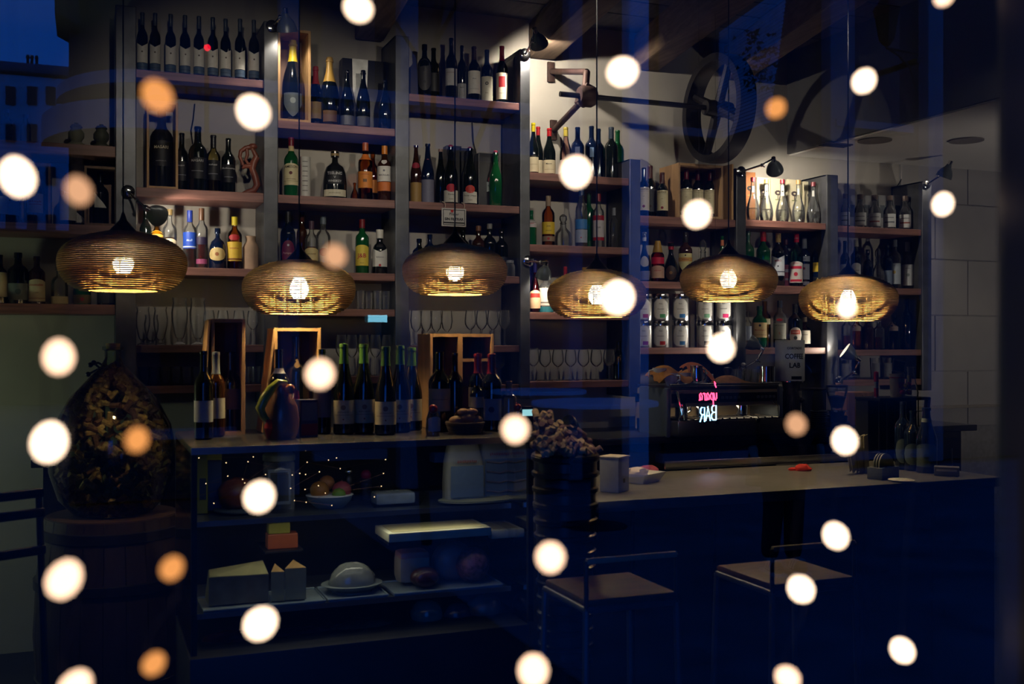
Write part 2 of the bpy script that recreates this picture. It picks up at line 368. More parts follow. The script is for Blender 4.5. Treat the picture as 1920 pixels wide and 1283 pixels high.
# ================================================================== BOTTLES
def prof(kind, H, r):
    n = r * .38
    if kind == 'bord': p = [(.0, .012), (.8, .0), (1, .02), (1, .60), (.97, .64), (.80, .69), (.50, .735), (.40, .77), (.37, .82), (.36, .955), (.40, .96), (.40, .985), (.37, 1)]
    elif kind == 'burg': p = [(.0, .012), (.85, .0), (1, .02), (1, .47), (.95, .53), (.78, .61), (.55, .69), (.42, .76), (.36, .82), (.34, .955), (.39, .96), (.39, .985), (.35, 1)]
    elif kind == 'alsa': p = [(.0, .012), (.85, .0), (1, .02), (1, .40), (.95, .47), (.80, .57), (.60, .67), (.46, .76), (.38, .84), (.36, .955), (.40, .96), (.40, .985), (.36, 1)]
    elif kind == 'cham': p = [(.0, .012), (.88, .0), (1, .02), (1, .42), (.96, .50), (.80, .60), (.55, .70), (.38, .79), (.33, .86), (.33, .93), (.40, .935), (.40, .955), (.33, .96), (.36, .98), (.30, 1)]
    elif kind == 'spir': p = [(.0, .012), (.9, .0), (1, .015), (1, .62), (.96, .67), (.75, .72), (.45, .76), (.36, .80), (.34, .90), (.40, .90), (.40, .995), (.37, 1)]
    elif kind == 'tall': p = [(.0, .012), (.9, .0), (1, .015), (1, .66), (.9, .70), (.55, .745), (.40, .80), (.36, .90), (.42, .90), (.42, .995), (.40, 1)]
    elif kind == 'vodk': p = [(.0, .012), (.9, .0), (1, .015), (1, .60), (.92, .66), (.62, .73), (.42, .80), (.38, .88), (.44, .88), (.44, 1)]
    elif kind == 'squat': p = [(.0, .012), (.92, .0), (1, .02), (.98, .35), (.90, .55), (.72, .67), (.40, .73), (.26, .77), (.24, .86), (.34, .87), (.34, .99), (.30, 1)]
    elif kind == 'bulb': p = [(.0, .02), (.7, .0), (.88, .04), (1, .16), (1, .26), (.88, .40), (.62, .54), (.40, .64), (.30, .72), (.29, .90), (.36, .90), (.36, .99), (.32, 1)]
    elif kind == 'grap': p = [(.0, .05), (.75, .0), (.88, .02), (1, .16), (.99, .26), (.84, .40), (.60, .52), (.42, .62), (.33, .70), (.30, .90), (.36, .90), (.36, .99), (.33, 1)]
    elif kind == 'flask': p = [(.0, .012), (.9, .0), (1, .02), (1, .50), (.95, .58), (.72, .66), (.45, .70), (.38, .74), (.38, .84), (.46, .84), (.46, 1)]
    elif kind == 'beer': p = [(.0, .012), (.9, .0), (1, .02), (1, .50), (.95, .56), (.72, .66), (.50, .76), (.38, .88), (.34, .955), (.42, .96), (.42, 1)]
    elif kind == 'bag': p = [(.0, .01), (.95, .0), (1, .06), (.97, .5), (1.02, .66), (.8, .78), (.62, .82), (.60, .92), (.72, 1.0)]
    elif kind == 'decan': p = [(.0, .012), (.9, .0), (1, .03), (1, .30), (.9, .44), (.55, .54), (.36, .60), (.34, .70), (.42, .72), (.30, .76), (.46, .84), (.42, .94), (.15, 1)]
    return [(a * r, b * H) for a, b in p]
def radius_at(p):
    def f(z):
        for (r0, z0), (r1, z1) in zip(p[1:], p[2:]):
            if z0 <= z <= z1 and z1 > z0: return r0 + (r1 - r0) * (z - z0) / (z1 - z0)
        return p[-1][0]
    return f
_bm = {}
TOPS = dict(flat=None, V=lambda u: -.016 * (1 - abs(u)) * 1.4 + .006, arch=lambda u: -.014 * u * u, shield=None, dia=None, slant=lambda u: -.02 * u)
ROWS = {}                                  # every shelf's things, to word their place
def make_bottle(loc, H, r, kind, g, cap=None, lab=None, name='wine_bottle', cat='bottle', fill=None, rz=None, neck=None, swing=False, tagc=None):
    """one bottle: glass body, cap or capsule, paper label with its print"""
    p = prof(kind, H, r); rf = radius_at(p)
    root = thing(name, 'bottle', cat, loc, face(loc[0], loc[1]) + (R() - .5) * .16 if rz is None else rz)
    key = (kind, round(H, 2), round(r, 3), g)
    if key not in _bm: _bm[key] = MB().lathe(p, 20).mesh('bottle_glass', GL[g])
    o = obj('glass_body', _bm[key], root); o.scale = (1, 1, 1)
    if fill:                               # what is left in a clear bottle
        fh, fg = fill
        q = [(max(0, a - .0035), b + .004) for a, b in p if b <= fh * H] ; zt = fh * H
        q.append((max(.001, rf(zt) - .0035), zt)); q.append((0, zt))
        part('liquid', MB().lathe(q, 16), GL[fg], root)
    if cap:
        rgb, f0 = cap; z0 = f0 * H
        q = [(rf(z0) + .0008, z0)] + [(a + .0011, b) for a, b in p if b > z0 + .001] + [(0, H + .0015)]
        if kind in ('spir', 'tall', 'vodk', 'flask', 'squat', 'bulb', 'grap'): q = [(rf(z0) + .0012, z0), (max(rf(z0), p[-1][0]) + .0015, z0 + .001), (p[-1][0] + .0015, H), (0, H + .001)]
        part('capsule' if kind in ('bord', 'burg', 'alsa', 'cham') else 'cap', MB().lathe(q, 16), paint(rgb, .35), root)
    if neck:
        rgb, f0, f1 = neck
        part('neck_band', MB().patch(rf, f0 * H, f1 * H, 2.4, th=.0009), paint(rgb), root)
    for L in (lab or []):
        f0, f1, rgb, top, half, ex = (list(L) + [None] * 6)[:6]
        half = half or 1.35
        if top == 'dia':
            pm = MB().patch(rf, f0 * H, f1 * H, half, lambda u: -(f1 - f0) * H * .5 * abs(u), lambda u: (f1 - f0) * H * .45 * abs(u), .0008)
        elif top == 'shield': pm = MB().patch(rf, f0 * H, f1 * H, half, None, lambda u: (f1 - f0) * H * .55 * abs(u) ** 1.5, .0008)
        elif top == 'tri': pm = MB().patch(rf, f0 * H, f1 * H, half, lambda u: -(f1 - f0) * H * .96 * (u + 1) / 2, None, .0008)
        elif top == 'oval': pm = MB().patch(rf, f0 * H, f1 * H, half, lambda u: -(f1 - f0) * H * .5 * (1 - math.sqrt(max(0, 1 - u * u))), lambda u: (f1 - f0) * H * .5 * (1 - math.sqrt(max(0, 1 - u * u))), .0008)
        else: pm = MB().patch(rf, f0 * H, f1 * H, half, TOPS.get(top or 'flat'), None, .0008)
        lo = part('paper_label', pm, paint(rgb), root)
        for e in (ex or []):
            if e[0] == 't':                # ('t', words, height fraction, size in m, colour)
                zz = e[2] * H; letters(e[1], rf(zz), zz, e[3], rf(zz) * min(half * 1.75, 2.1), paint(e[4]), lo)
            elif e[0] == 'd':              # round seal
                zz = e[1] * H; rr = e[2]
                part('seal', MB().patch(rf, zz - rr, zz + rr, rr / max(rf(zz), .001), lambda u, q=rr: -q * (1 - math.sqrt(max(0, 1 - u * u))), lambda u, q=rr: q * (1 - math.sqrt(max(0, 1 - u * u))), .0016), paint(e[3]), lo)
            elif e[0] == 'b':              # printed band
                part('printed_band', MB().patch(rf, e[1] * H, e[2] * H, half * (e[4] if len(e) > 4 else 1), None, None, .0014), paint(e[3]), lo)
    if swing:
        ht = MB()
        ht.tube([(-.017, 0, H - .05), (-.019, 0, H - .02), (-.012, 0, H + .006), (.012, 0, H + .006), (.019, 0, H - .02), (.017, 0, H - .05)], .0016, 6)
        part('wire_bail', ht, CHROME, root)
        part('stopper', MB().lathe([(.0, H), (.013, H), (.014, H + .008), (.008, H + .014), (0, H + .015)], 14), paint((150, 25, 25)), root)
    if tagc:
        part('neck_tag', MB().patch(lambda z: .020, H * .66, H * .66 + .03, .6, lambda u: -.01 * u * u, lambda u: .01 * u * u), paint(tagc), root)
    return root
def B(b, s, px, top, wpx, kind, g, desc, dy=0., name=None, **k):
    Y = YF + .12 + dy; d = depth(px, Y); z = BAYS[b][2][s - 1]
    H = EYE + (CY - top) / F * d - z; X = W(px, 600, Y).x; r = wpx / 2 / F * d
    H = max(H, .06)
    nm = name or ('wine_bottle' if kind in ('bord', 'burg', 'alsa') else 'sparkling_wine_bottle' if kind == 'cham' else 'beer_bottle' if kind == 'beer' else 'spirits_bottle')
    o = make_bottle((X, Y, z), H, r, kind, g, name=nm, **k)
    ROWS.setdefault((b, s), []).append((px, o, desc)); return o
def put(b, s, px, o, desc): ROWS.setdefault((b, s), []).append((px, o, desc)); return o
CRM, WHT, RED_, BLU_, GLD, ORG, YLW, DRK, GRY = (205, 192, 160), (205, 202, 196), (165, 28, 34), (32, 60, 140), (190, 150, 70), (205, 110, 40), (205, 170, 50), (14, 14, 16), (120, 120, 122)

# --- leftmost bay
def jar_bust(px, dim):
    Y = YF + .1; d = depth(px, Y); k = d / F; z = BAYS[1][2][0]; X = W(px, 600, Y).x
    o = thing('stoneware_jar', '', 'jar', (X, Y, z), face(X, Y))
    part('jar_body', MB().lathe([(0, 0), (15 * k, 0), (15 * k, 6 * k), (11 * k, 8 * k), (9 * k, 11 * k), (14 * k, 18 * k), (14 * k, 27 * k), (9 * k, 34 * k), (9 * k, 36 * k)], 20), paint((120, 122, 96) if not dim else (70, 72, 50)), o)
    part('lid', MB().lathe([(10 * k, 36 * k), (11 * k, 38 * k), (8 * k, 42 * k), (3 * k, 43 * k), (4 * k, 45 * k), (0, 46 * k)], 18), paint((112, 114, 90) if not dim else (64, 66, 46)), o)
    put(1, 1, px, o, 'pale green glazed lidded jar' if not dim else 'dim olive glazed lidded jar')
jar_bust(143, 0); jar_bust(190, 1)
B(1, 1, 12, 205, 22, 'spir', 'c', 'clear glass bottle with white label', lab=[(.2, .5, (120, 140, 170))], cap=((150, 160, 180), .9))
B(1, 1, 48, 215, 20, 'vodk', 'c', 'short clear glass bottle', cap=((150, 160, 180), .88))
def crate(b, s, px0, px1, top, desc, mat, dpt=.2, Y0=None, divider=False, th=.012, name='wooden_wine_box', back=True, lidded=True, zb=None, reg=True):
    """open-fronted wooden box standing upright"""
    Y0 = YF + .02 if Y0 is None else Y0
    z = BAYS[b][2][s - 1] if zb is None else zb; p0 = W(px0, top, Y0); p1 = W(px1, top, Y0); wd = p1.x - p0.x; h = (p0.z + p1.z) / 2 - z
    o = thing(name, '', 'box', ((p0.x + p1.x) / 2, Y0 + dpt / 2, z))
    for sx in (-1, 1): part('side_panel', MB().box((sx * (wd / 2 - th / 2), 0, h / 2), (th, dpt, h), None, .002), mat, o, False)
    part('bottom_panel', MB().box((0, 0, th / 2), (wd - 2 * th, dpt, th)), mat, o, False)
    part('top_panel', MB().box((0, 0, h - th / 2), (wd - 2 * th, dpt, th)), mat, o, False)
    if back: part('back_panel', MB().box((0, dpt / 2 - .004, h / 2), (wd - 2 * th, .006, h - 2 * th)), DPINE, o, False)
    if divider: part('divider', MB().box((0, 0, h / 2), (th, dpt - .01, h - 2 * th)), mat, o, False)
    if reg: put(b, s, px0, o, desc)
    return o
crate(1, 2, 40, 95, 305, 'upright wooden wine box holding a bottle', DPINE)
crate(1, 2, 158, 220, 312, 'upright dark wooden wine box beside the post', DPINE)
B(1, 2, 3, 322, 24, 'bord', 'k', 'dark wine bottle with plain white label', lab=[(.18, .52, WHT)])
B(1, 2, 22, 330, 26, 'bord', 'b', 'blue-black wine bottle with low white label', dy=.07, lab=[(.2, .48, WHT)])
B(1, 2, 66, 322, 28, 'bord', 'k', 'wine bottle with white label and pink print', lab=[(.22, .58, WHT, None, 1.35, [('t', 'ROSSO', .43, .016, (190, 70, 90)), ('b', .37, .385, (190, 90, 110), .6)])])
B(1, 2, 128, 325, 30, 'bord', 'k', 'wine bottle with white label, half behind lamp glow', lab=[(.1, .62, WHT, 'slant')])
B(1, 2, 150, 340, 26, 'bord', 'k', 'wine bottle with white triangular label', dy=.02, lab=[(.08, .42, WHT, 'tri', 1.2)])
B(1, 2, 188, 322, 30, 'bord', 'k', 'wine bottle with two white sail-shaped labels', lab=[(.34, .62, WHT, 'tri', .75)])
B(1, 3, 0, 478, 26, 'bord', 'k', 'wine bottle with tall cream label', lab=[(.14, .64, CRM)])
B(1, 3, 34, 474, 36, 'spir', 'k', 'broad dark bottle with faded grey label', lab=[(.08, .40, (98, 106, 106), None, 1.2, [('d', .24, .014, (60, 75, 80))])])
B(1, 3, 69, 481, 30, 'spir', 'n', 'brown bottle with cream label and red script', lab=[(.06, .52, CRM, 'arch', 1.3, [('t', 'Cardenal', .40, .012, (170, 60, 50)), ('b', .12, .13, (130, 60, 50)), ('t', '1840', .24, .008, (130, 110, 90))])])
B(1, 3, 112, 495, 30, 'flask', 'c', 'clear square-shouldered bottle with low cream label', lab=[(.02, .20, CRM)], cap=((60, 60, 64), .84))
B(1, 3, 154, 520, 32, 'flask', 'g', 'squat green bottle with olive label', lab=[(.05, .36, (110, 98, 50), None, 1.2, [('d', .20, .010, (160, 50, 40))])], cap=(DRK, .84))
B(1, 3, 200, 515, 34, 'flask', 'b', 'squat blue-black bottle with grey label', lab=[(.06, .4, (80, 86, 92))], cap=(DRK, .84))

# --- second bay
for i, (px, top) in enumerate(((267, 24), (291, 25), (320, 27), (347, 29), (373, 31), (399, 33), (423, 36), (450, 36), (476, 38))):
    B(2, 1, px, top, 19.5, 'bord', 'k', 'wine bottle with white V-notched label over blue band', cap=((52, 62, 70), .80), dy=.03 - .004 * i,
      lab=[(.20, .50, WHT, 'V', 1.25, [('d', .37, .0045, (90, 80, 70))]), (.085, .195, (70, 92, 120), None, 1.25, [('b', .13, .135, (30, 44, 70))])])
crate(2, 2, 275, 334, 190, 'tall narrow wooden frame box around the giant bottle', PINE, .2, back=False)
LT = lambda s, f, sz=.011: [('t', s, f, sz, (150, 150, 150)), ('b', f - .16, f - .15, (110, 112, 118), .5)]
B(2, 2, 303, 200, 42, 'bord', 'k', 'giant black wine bottle in wooden frame', lab=[(.28, .58, (10, 10, 11), None, 1.3, [('t', 'MASARI', .50, .016, (190, 180, 150)), ('t', 'vendemmia', .34, .008, (130, 130, 130))])])
B(2, 2, 341, 250, 26, 'bord', 'k', 'black wine bottle with black label', dy=.06, lab=[(.2, .52, (10, 10, 11), None, 1.3, LT('AGNO', .45))])
B(2, 2, 371, 238, 34, 'bord', 'k', 'black magnum wine bottle', lab=[(.2, .52, (10, 10, 11), None, 1.3, LT('MASARI', .47, .014))])
B(2, 2, 400, 254, 26.5, 'bord', 'w', 'white wine bottle with black label', cap=(DRK, .78), lab=[(.22, .56, (10, 10, 11), None, 1.35, LT('DOLEO', .48))])
B(2, 2, 428, 260, 26, 'bord', 'k', 'black wine bottle nearest the carving', lab=[(.2, .52, (10, 10, 11), None, 1.3, LT('SAN MARTINO', .45))])
B(2, 3, 273, 385, 22, 'bord', 'k', 'dark bottle behind the clip lamp', dy=.06)
B(2, 3, 294, 408, 24, 'spir', 'y', 'yellow-labelled rum bottle under the clip lamp', cap=((160, 130, 60), .9), lab=[(.42, .74, (205, 165, 70), 'arch')])
B(2, 3, 318, 393, 26, 'spir', 'c', 'clear bottle with red and cream oval label', fill=(.52, 'a'), cap=((120, 100, 60), .9), lab=[(.16, .50, CRM, 'arch', 1.2, [('b', .18, .30, (170, 40, 40), .8)])])
B(2, 3, 356, 395, 25, 'spir', 'c', 'clear bottle with blue label and blue cap', fill=(.50, 'r'), cap=((40, 60, 150), .80), lab=[(.34, .62, (30, 70, 170), None, 1.25, [('t', 'RUM', .48, .016, (190, 205, 235)), ('b', .36, .38, (200, 210, 230))])])
B(2, 3, 378, 391, 23, 'tall', 'c', 'clear bottle of red liqueur with brown cork', fill=(.46, 'r'), cap=((96, 66, 46), .80), lab=[(.40, .52, (40, 30, 60), None, 1.1), (.08, .16, (150, 70, 110), None, 1.0)])
B(2, 3, 408, 428, 32, 'squat', 'b', 'round purple-dark rum bottle with cream label', cap=((90, 84, 84), .86), lab=[(.20, .52, (205, 180, 120), 'oval', 1.15, [('d', .36, .010, (150, 90, 50))])])
B(2, 3, 440, 407, 27, 'spir', 'a', 'amber bottle with yellow label and yellow cap', cap=((205, 185, 40), .84), lab=[(.16, .52, (205, 170, 50), None, 1.3, [('t', 'RESERVA', .40, .009, (150, 60, 30)), ('b', .18, .21, (110, 60, 20))]), (.55, .66, RED_, 'oval', .8)])
o = B(2, 3, 470, 443, 31, 'bag', 'k', 'bottle wrapped in pale brown paper', name='paper_wrapped_bottle')
o.children[0].data = MB().lathe([(a * (1 + .04 * (R() - .5)), b) for a, b in prof('bag', .185, .042)], 14).mesh('wrapping_paper', plain('brown_paper', (.36, .24, .16), .8, 0, .2, 12, bump=.3)); o.children[0].name = 'paper_wrap'

# --- third bay
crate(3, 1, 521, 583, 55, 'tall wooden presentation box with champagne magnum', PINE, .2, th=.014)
B(3, 1, 549, 76, 40, 'cham', 'k', 'champagne magnum with yellow foil and grey shield', cap=((190, 170, 30), .74), lab=[(.08, .36, (70, 78, 84), 'shield', .95, [('d', .27, .016, (120, 128, 130))])])
B(3, 1, 592, 125, 27, 'cham', 'k', 'sparkling wine bottle with pink foil', cap=((150, 50, 70), .70), lab=[(.12, .40, (130, 105, 60), None, 1.3)])
B(3, 1, 618, 108, 35, 'cham', 'k', 'sparkling wine bottle with gold foil', dy=-.02, cap=(GLD, .64), lab=[(.06, .22, (88, 60, 30), None, .8)])
Yb = YF + .2; zb = BAYS[3][2][0]; p0, p1 = W(642, 108, Yb), W(735, 108, Yb)
o = thing('gift_box', '', 'box', ((p0.x + p1.x) / 2, Yb + .04, zb)); hb = p0.z - zb
part('box_body', MB().box((0, 0, hb / 2), (p1.x - p0.x, .08, hb), None, .003), BLACK, o)
lm = MB(); kk = depth(690, Yb) / F
lm.add([(-15 * kk, -.0415, hb), (15 * kk, -.0415, hb), (-14 * kk, -.0415, 80 * kk), (13 * kk, -.0415, 80 * kk), (-7 * kk, -.0415, 50 * kk), (7 * kk, -.0415, 50 * kk), (0, -.0415, 36 * kk)], [(0, 2, 3, 1), (2, 4, 5, 3), (4, 6, 5)])
part('pale_gap_panel', lm, plain('pale_gap_silver', (.75, .75, .73), .35, .3), o).location = (-14 * kk, 0, 0)  # pale patch stands in for a bright gap between two bottle shapes
put(3, 1, 690, o, 'black gift box with a pale panel for the gap between bottles')
B(3, 1, 651, 132, 25, 'cham', 'k', 'black sparkling wine bottle with grey label', lab=[(.06, .22, (90, 92, 96))])
B(3, 1, 681, 132, 26, 'cham', 'k', 'black sparkling wine bottle with dim label', lab=[(.06, .22, (60, 62, 66))])
B(3, 1, 722, 150, 25, 'cham', 'b', 'unlabelled dark sparkling wine bottle')
B(3, 2, 546, 258, 26.5, 'bord', 'g', 'green whiskey bottle with cream label and red crest', name='spirits_bottle', cap=((110, 20, 34), .855), neck=((205, 180, 130), .77, .855), lab=[(.20, .56, (214, 202, 160), 'arch', 1.4, [('t', 'JAMESON', .50, .014, (40, 34, 24)), ('d', .40, .009, (90, 28, 24)), ('t', 'IRISH WHISKEY', .30, .006, (70, 60, 40)), ('b', .265, .27, (110, 100, 60))])])
Yt = YF + .13; zt = BAYS[3][2][1]; xt = W(572, 600, Yt).x; kk = depth(572, Yt) / F; o = thing('whisky_tin', '', 'tin', (xt, Yt, zt), face(xt, Yt))
part('tube', MB().lathe([(0, 0), (10 * kk, 0), (10 * kk, 78 * kk), (0, 78 * kk)], 20), paint((190, 188, 182)), o)
part('seam_stripe', MB().patch(10 * kk, .0, 78 * kk, .09), paint((120, 40, 50)), o).rotation_euler = (0, 0, -.9)
for i in range(7): part('printed_line', MB().patch(10 * kk, (14 + 9 * i) * kk, (15.2 + 9 * i) * kk, .5), paint((90, 88, 86)), o)
put(3, 2, 572, o, 'white cylindrical whisky tin with small print')
B(3, 2, 628, 284, 45, 'squat', 'k', 'wide black whiskey bottle with white lettering', cap=((150, 125, 80), .90), lab=[(.05, .19, (190, 184, 160), None, 1.1, [('t', 'SMALL BATCH', .12, .008, (110, 104, 90))]), (.30, .58, (6, 7, 7), None, 1.0, [('t', 'TEELING', .52, .016, (190, 190, 188)), ('t', 'V', .44, .014, (160, 160, 160)), ('t', 'WHISKEY', .36, .013, (180, 180, 178))])])
B(3, 2, 665, 343, 16, 'bulb', 'a', 'small gold miniature bottle', dy=.05)
B(3, 2, 685, 268, 27, 'tall', 'a', 'amber whisky bottle with orange label', cap=((170, 84, 40), .86), neck=(ORG, .70, .80), lab=[(.22, .50, (205, 125, 45), None, 1.35, [('t', 'HIGHLAND', .45, .008, (150, 60, 20)), ('b', .32, .37, (110, 80, 50), .2)])])
B(3, 2, 699, 285, 22, 'tall', 'a', 'second amber whisky bottle set further back', dy=.08, lab=[(.2, .45, (200, 120, 40))])
B(3, 2, 721, 274, 27, 'spir', 'n', 'whisky bottle with white and orange label, orange cap', cap=((205, 120, 30), .85), lab=[(.36, .63, WHT, None, 1.35, [('t', 'MACALLAN', .47, .009, (60, 60, 70)), ('d', .55, .006, (110, 110, 120))]), (.19, .35, (200, 110, 45), None, 1.35), (.66, .74, WHT, 'shield', .5)])
B(3, 3, 540, 397, 28, 'spir', 'k', 'dark rum bottle with oval maroon label', cap=((30, 30, 32), .82), lab=[(.12, .52, (105, 24, 40), 'oval', 1.0, [('t', 'Pampero', .31, .012, (190, 150, 130)), ('d', .44, .006, (190, 190, 180))])])
B(3, 3, 566, 398, 20, 'tall', 'n', 'slim brown bottle with dark red cap', dy=.06, cap=((60, 26, 28), .84), lab=[(.14, .3, (130, 60, 60))])
B(3, 3, 584, 415, 25, 'spir', 'c', 'bottle with cream label and purple cap', fill=(.5, 'a'), cap=((70, 50, 66), .84), lab=[(.16, .48, (205, 185, 130), 'arch', 1.3, [('t', 'BARCELO', .36, .009, (120, 96, 60))])])
B(3, 3, 606, 406, 28, 'spir', 'c', 'clear bottle with small red seal', dy=.05, cap=((90, 100, 110), .86), lab=[(.30, .44, (120, 50, 60), 'oval', .6)])
B(3, 3, 679, 412, 25, 'tall', 'g', 'green whisky bottle with yellow label, red letters', cap=((110, 26, 34), .84), lab=[(.15, .53, (214, 190, 70), 'arch', 1.25, [('t', 'J&B', .33, .024, (170, 24, 50)), ('t', 'RARE', .20, .007, (120, 90, 40))])])
B(3, 3, 712, 431, 28, 'flask', 'k', 'square dark whisky bottle with white chevron label', cap=((200, 196, 186), .80), lab=[(.17, .56, (200, 198, 190), 'V', 1.3, [('t', 'Ballantine', .38, .008, (80, 80, 86)), ('d', .20, .007, RED_)]), (.60, .68, (12, 12, 14), None, .6)])

# --- fourth bay
B(4, 1, 796, 84, 26, 'spir', 'k', 'dark stoneware bottle with a moulded relief', lab=[(.14, .72, (58, 56, 56), 'oval', 1.2, [('d', .52, .010, (30, 30, 32)), ('d', .30, .008, (36, 36, 38))])])
B(4, 1, 813, 90, 24, 'bord', 'k', 'dark wine bottle in shadow', lab=[(.15, .5, (26, 26, 30))])
B(4, 1, 846, 72, 22, 'bord', 'k', 'wine bottle with grey-white square label', lab=[(.24, .51, (172, 170, 172), None, 1.35, [('b', .44, .45, (140, 130, 120), .6)])])
B(4, 1, 866, 88, 17, 'bord', 'k', 'slim wine bottle with low white label', lab=[(.03, .33, (180, 178, 178), None, 1.3, [('t', 'ALTA', .26, .008, (50, 50, 60))])])
B(4, 1, 889, 88, 23.5, 'bord', 'k', 'wine bottle with large white label', cap=((44, 26, 40), .76), lab=[(.16, .56, WHT, None, 1.35, [('t', 'CLOS', .42, .008, (110, 110, 120)), ('b', .24, .245, (120, 120, 130), .6)])])
B(4, 1, 913, 94, 22, 'bord', 'b', 'wine bottle with blue capsule and round crest', cap=((30, 50, 100), .72), lab=[(.02, .50, (190, 186, 170), None, 1.35, [('d', .37, .010, (60, 62, 72)), ('d', .37, .006, (170, 165, 140)), ('t', 'MAS', .2, .008, (120, 110, 96))])])
B(4, 1, 941, 87, 22, 'bord', 'k', 'wine bottle with red capsule and red square', cap=((150, 20, 44), .75), lab=[(.10, .54, (205, 196, 176), None, 1.35, [('b', .30, .48, (150, 24, 34), .42), ('t', 'Finca', .20, .007, (90, 70, 60))])])
Yb = YF + .13; zb = BAYS[4][2][0]; xb = W(965, 600, Yb).x; kk = depth(965, Yb) / F
o = thing('round_topped_case', '', 'case', (xb, Yb, zb)); m = MB()
pts = [(-9 * kk, 0)] + [(9 * kk * math.cos(PI - PI * i / 10), 80 * kk + 14 * kk * math.sin(PI * i / 10)) for i in range(11)] + [(9 * kk, 0)]
m.add([(x, -.05, z) for x, z in pts] + [(x, .08, z) for x, z in pts], [tuple(range(len(pts)))] + [tuple(range(2 * len(pts) - 1, len(pts) - 1, -1))] + [(i, i + len(pts), (i + 1) % len(pts) + len(pts), (i + 1) % len(pts)) for i in range(len(pts))])
part('case_body', m, BLACK, o); part('case_edge', MB().tube([(x * 1.02, -.051, z * 1.005) for x, z in pts], .003, 6), BLACKM, o)
put(4, 1, 965, o, 'black round-topped bottle case')
B(4, 2, 780, 273, 21, 'beer', 'n', 'brown beer bottle with yellowed label, red neck tag', lab=[(.02, .36, (150, 118, 60), None, 1.3), (.60, .70, (140, 30, 50), 'oval', 1.1)])
B(4, 2, 802, 270, 24, 'beer', 'b', 'blue beer bottle with tall grey label', swing=False, lab=[(.02, .40, (110, 110, 130), None, 1.3)], tagc=(120, 40, 60))
B(4, 2, 826, 280, 20, 'beer', 'k', 'black beer bottle between blue bottle and swing-top', dy=.05, cap=((150, 120, 110), .95))
Yb = YF + .19
for px0, px1, top, nm in ((838, 866, 272, 'tall black carton behind the swing-top bottles'), (862, 893, 277, 'black carton behind second swing-top bottle'), (898, 934, 286, 'black carton with white shield and red seal')):
    p0, p1 = W(px0, top, Yb - (.08 if px0 == 898 else 0)), W(px1, top, Yb - (.08 if px0 == 898 else 0)); zb = BAYS[4][2][1]; hb = p0.z - zb
    o = thing('bottle_carton', '', 'carton', ((p0.x + p1.x) / 2, p0.y + .04, zb), 0)
    part('carton_body', MB().box((0, 0, hb / 2), (p1.x - p0.x, .07, hb), None, .002), BLACK, o, False)
    part('tuck_flap', MB().box((0, -.034, hb - .012), (p1.x - p0.x - .006, .004, .022)), BLACKM, o, False)
    if px0 == 898:
        kk = depth(918, Yb) / F; m = MB(); m.add([(-3 * kk, -.036, 47 * kk), (9 * kk, -.036, 47 * kk), (9 * kk, -.036, 33 * kk), (-3 * kk, -.036, 29 * kk)], [(0, 3, 2, 1)])
        part('printed_shield', m, paint((170, 180, 176)), o)
        part('printed_seal', MB().lathe([(0, 0), (5 * kk, 0), (5 * kk, .001), (0, .001)], 14, Matrix.Translation((4 * kk, -.037, 52 * kk)) @ Matrix.Rotation(PI / 2, 4, 'X')), paint((130, 36, 52)), o)
        letters('Pilsner', 0, 40 * kk, .008, 10 * kk, paint((30, 90, 70)), o).location = (3.4 * kk, -.0365, 0)
    put(4, 2, (px0 + px1) / 2, o, nm)
for px, top, red in ((845, 276, (170, 26, 44)), (881, 280, (175, 50, 34))):
    B(4, 2, px, top, 27, 'beer', 'k', 'black swing-top beer bottle, %s disk over white label' % ('crimson' if px < 860 else 'orange-red'), swing=True, tagc=(150, 110, 100) if px < 860 else (170, 165, 150),
      lab=[(.05, .25, (190, 188, 176), None, 1.25, [('t', 'Pilsner Urquell' if px > 860 else 'Pilsner', .18, .010, (56, 66, 60)), ('t', 'PLZEN', .10, .006, (90, 70, 50))]), (.22, .36, red, 'oval', .72)])
B(4, 2, 929, 287, 24, 'beer', 'g', 'green swing-top beer bottle', swing=True, dy=-.03)
for px, top, g_, ds in ((786, 448, 'k', 'dim dark bottle with small glints'), (806, 440, 'b', 'dim blue-black bottle'), (868, 428, 'k', 'dim black bottle below the hanging sign'), (897, 424, 'n', 'brown bottle with copper cap'), (918, 420, 'k', 'dark bottle with pale slanted label'), (940, 430, 'k', 'dark bottle in deepest corner')):
    B(4, 3, px, top, 25, 'spir', g_, ds, cap=((120, 80, 60), .9) if px == 897 else (GRY, .9) if px == 918 else None, lab=[(.2, .5, (120, 122, 126), 'slant')] if px == 918 else [(.15, .42, (30, 30, 36))])
Yb = YF + .06; zb = BAYS[4][2][2]; xb = W(956, 600, Yb).x; kk = depth(956, Yb) / F
o = thing('small_glass_jar', '', 'jar', (xb, Yb, zb)); part('jar_glass', MB().lathe([(0, 0), (9 * kk, 0), (10 * kk, 4 * kk), (10 * kk, 20 * kk), (7 * kk, 25 * kk), (7 * kk, 28 * kk)], 18), G_TBL, o)
part('jar_lid', MB().lathe([(7.6 * kk, 26 * kk), (7.6 * kk, 31 * kk), (0, 31.5 * kk)], 18), paint((120, 120, 124)), o); put(4, 3, 956, o, 'small lidded glass jar')
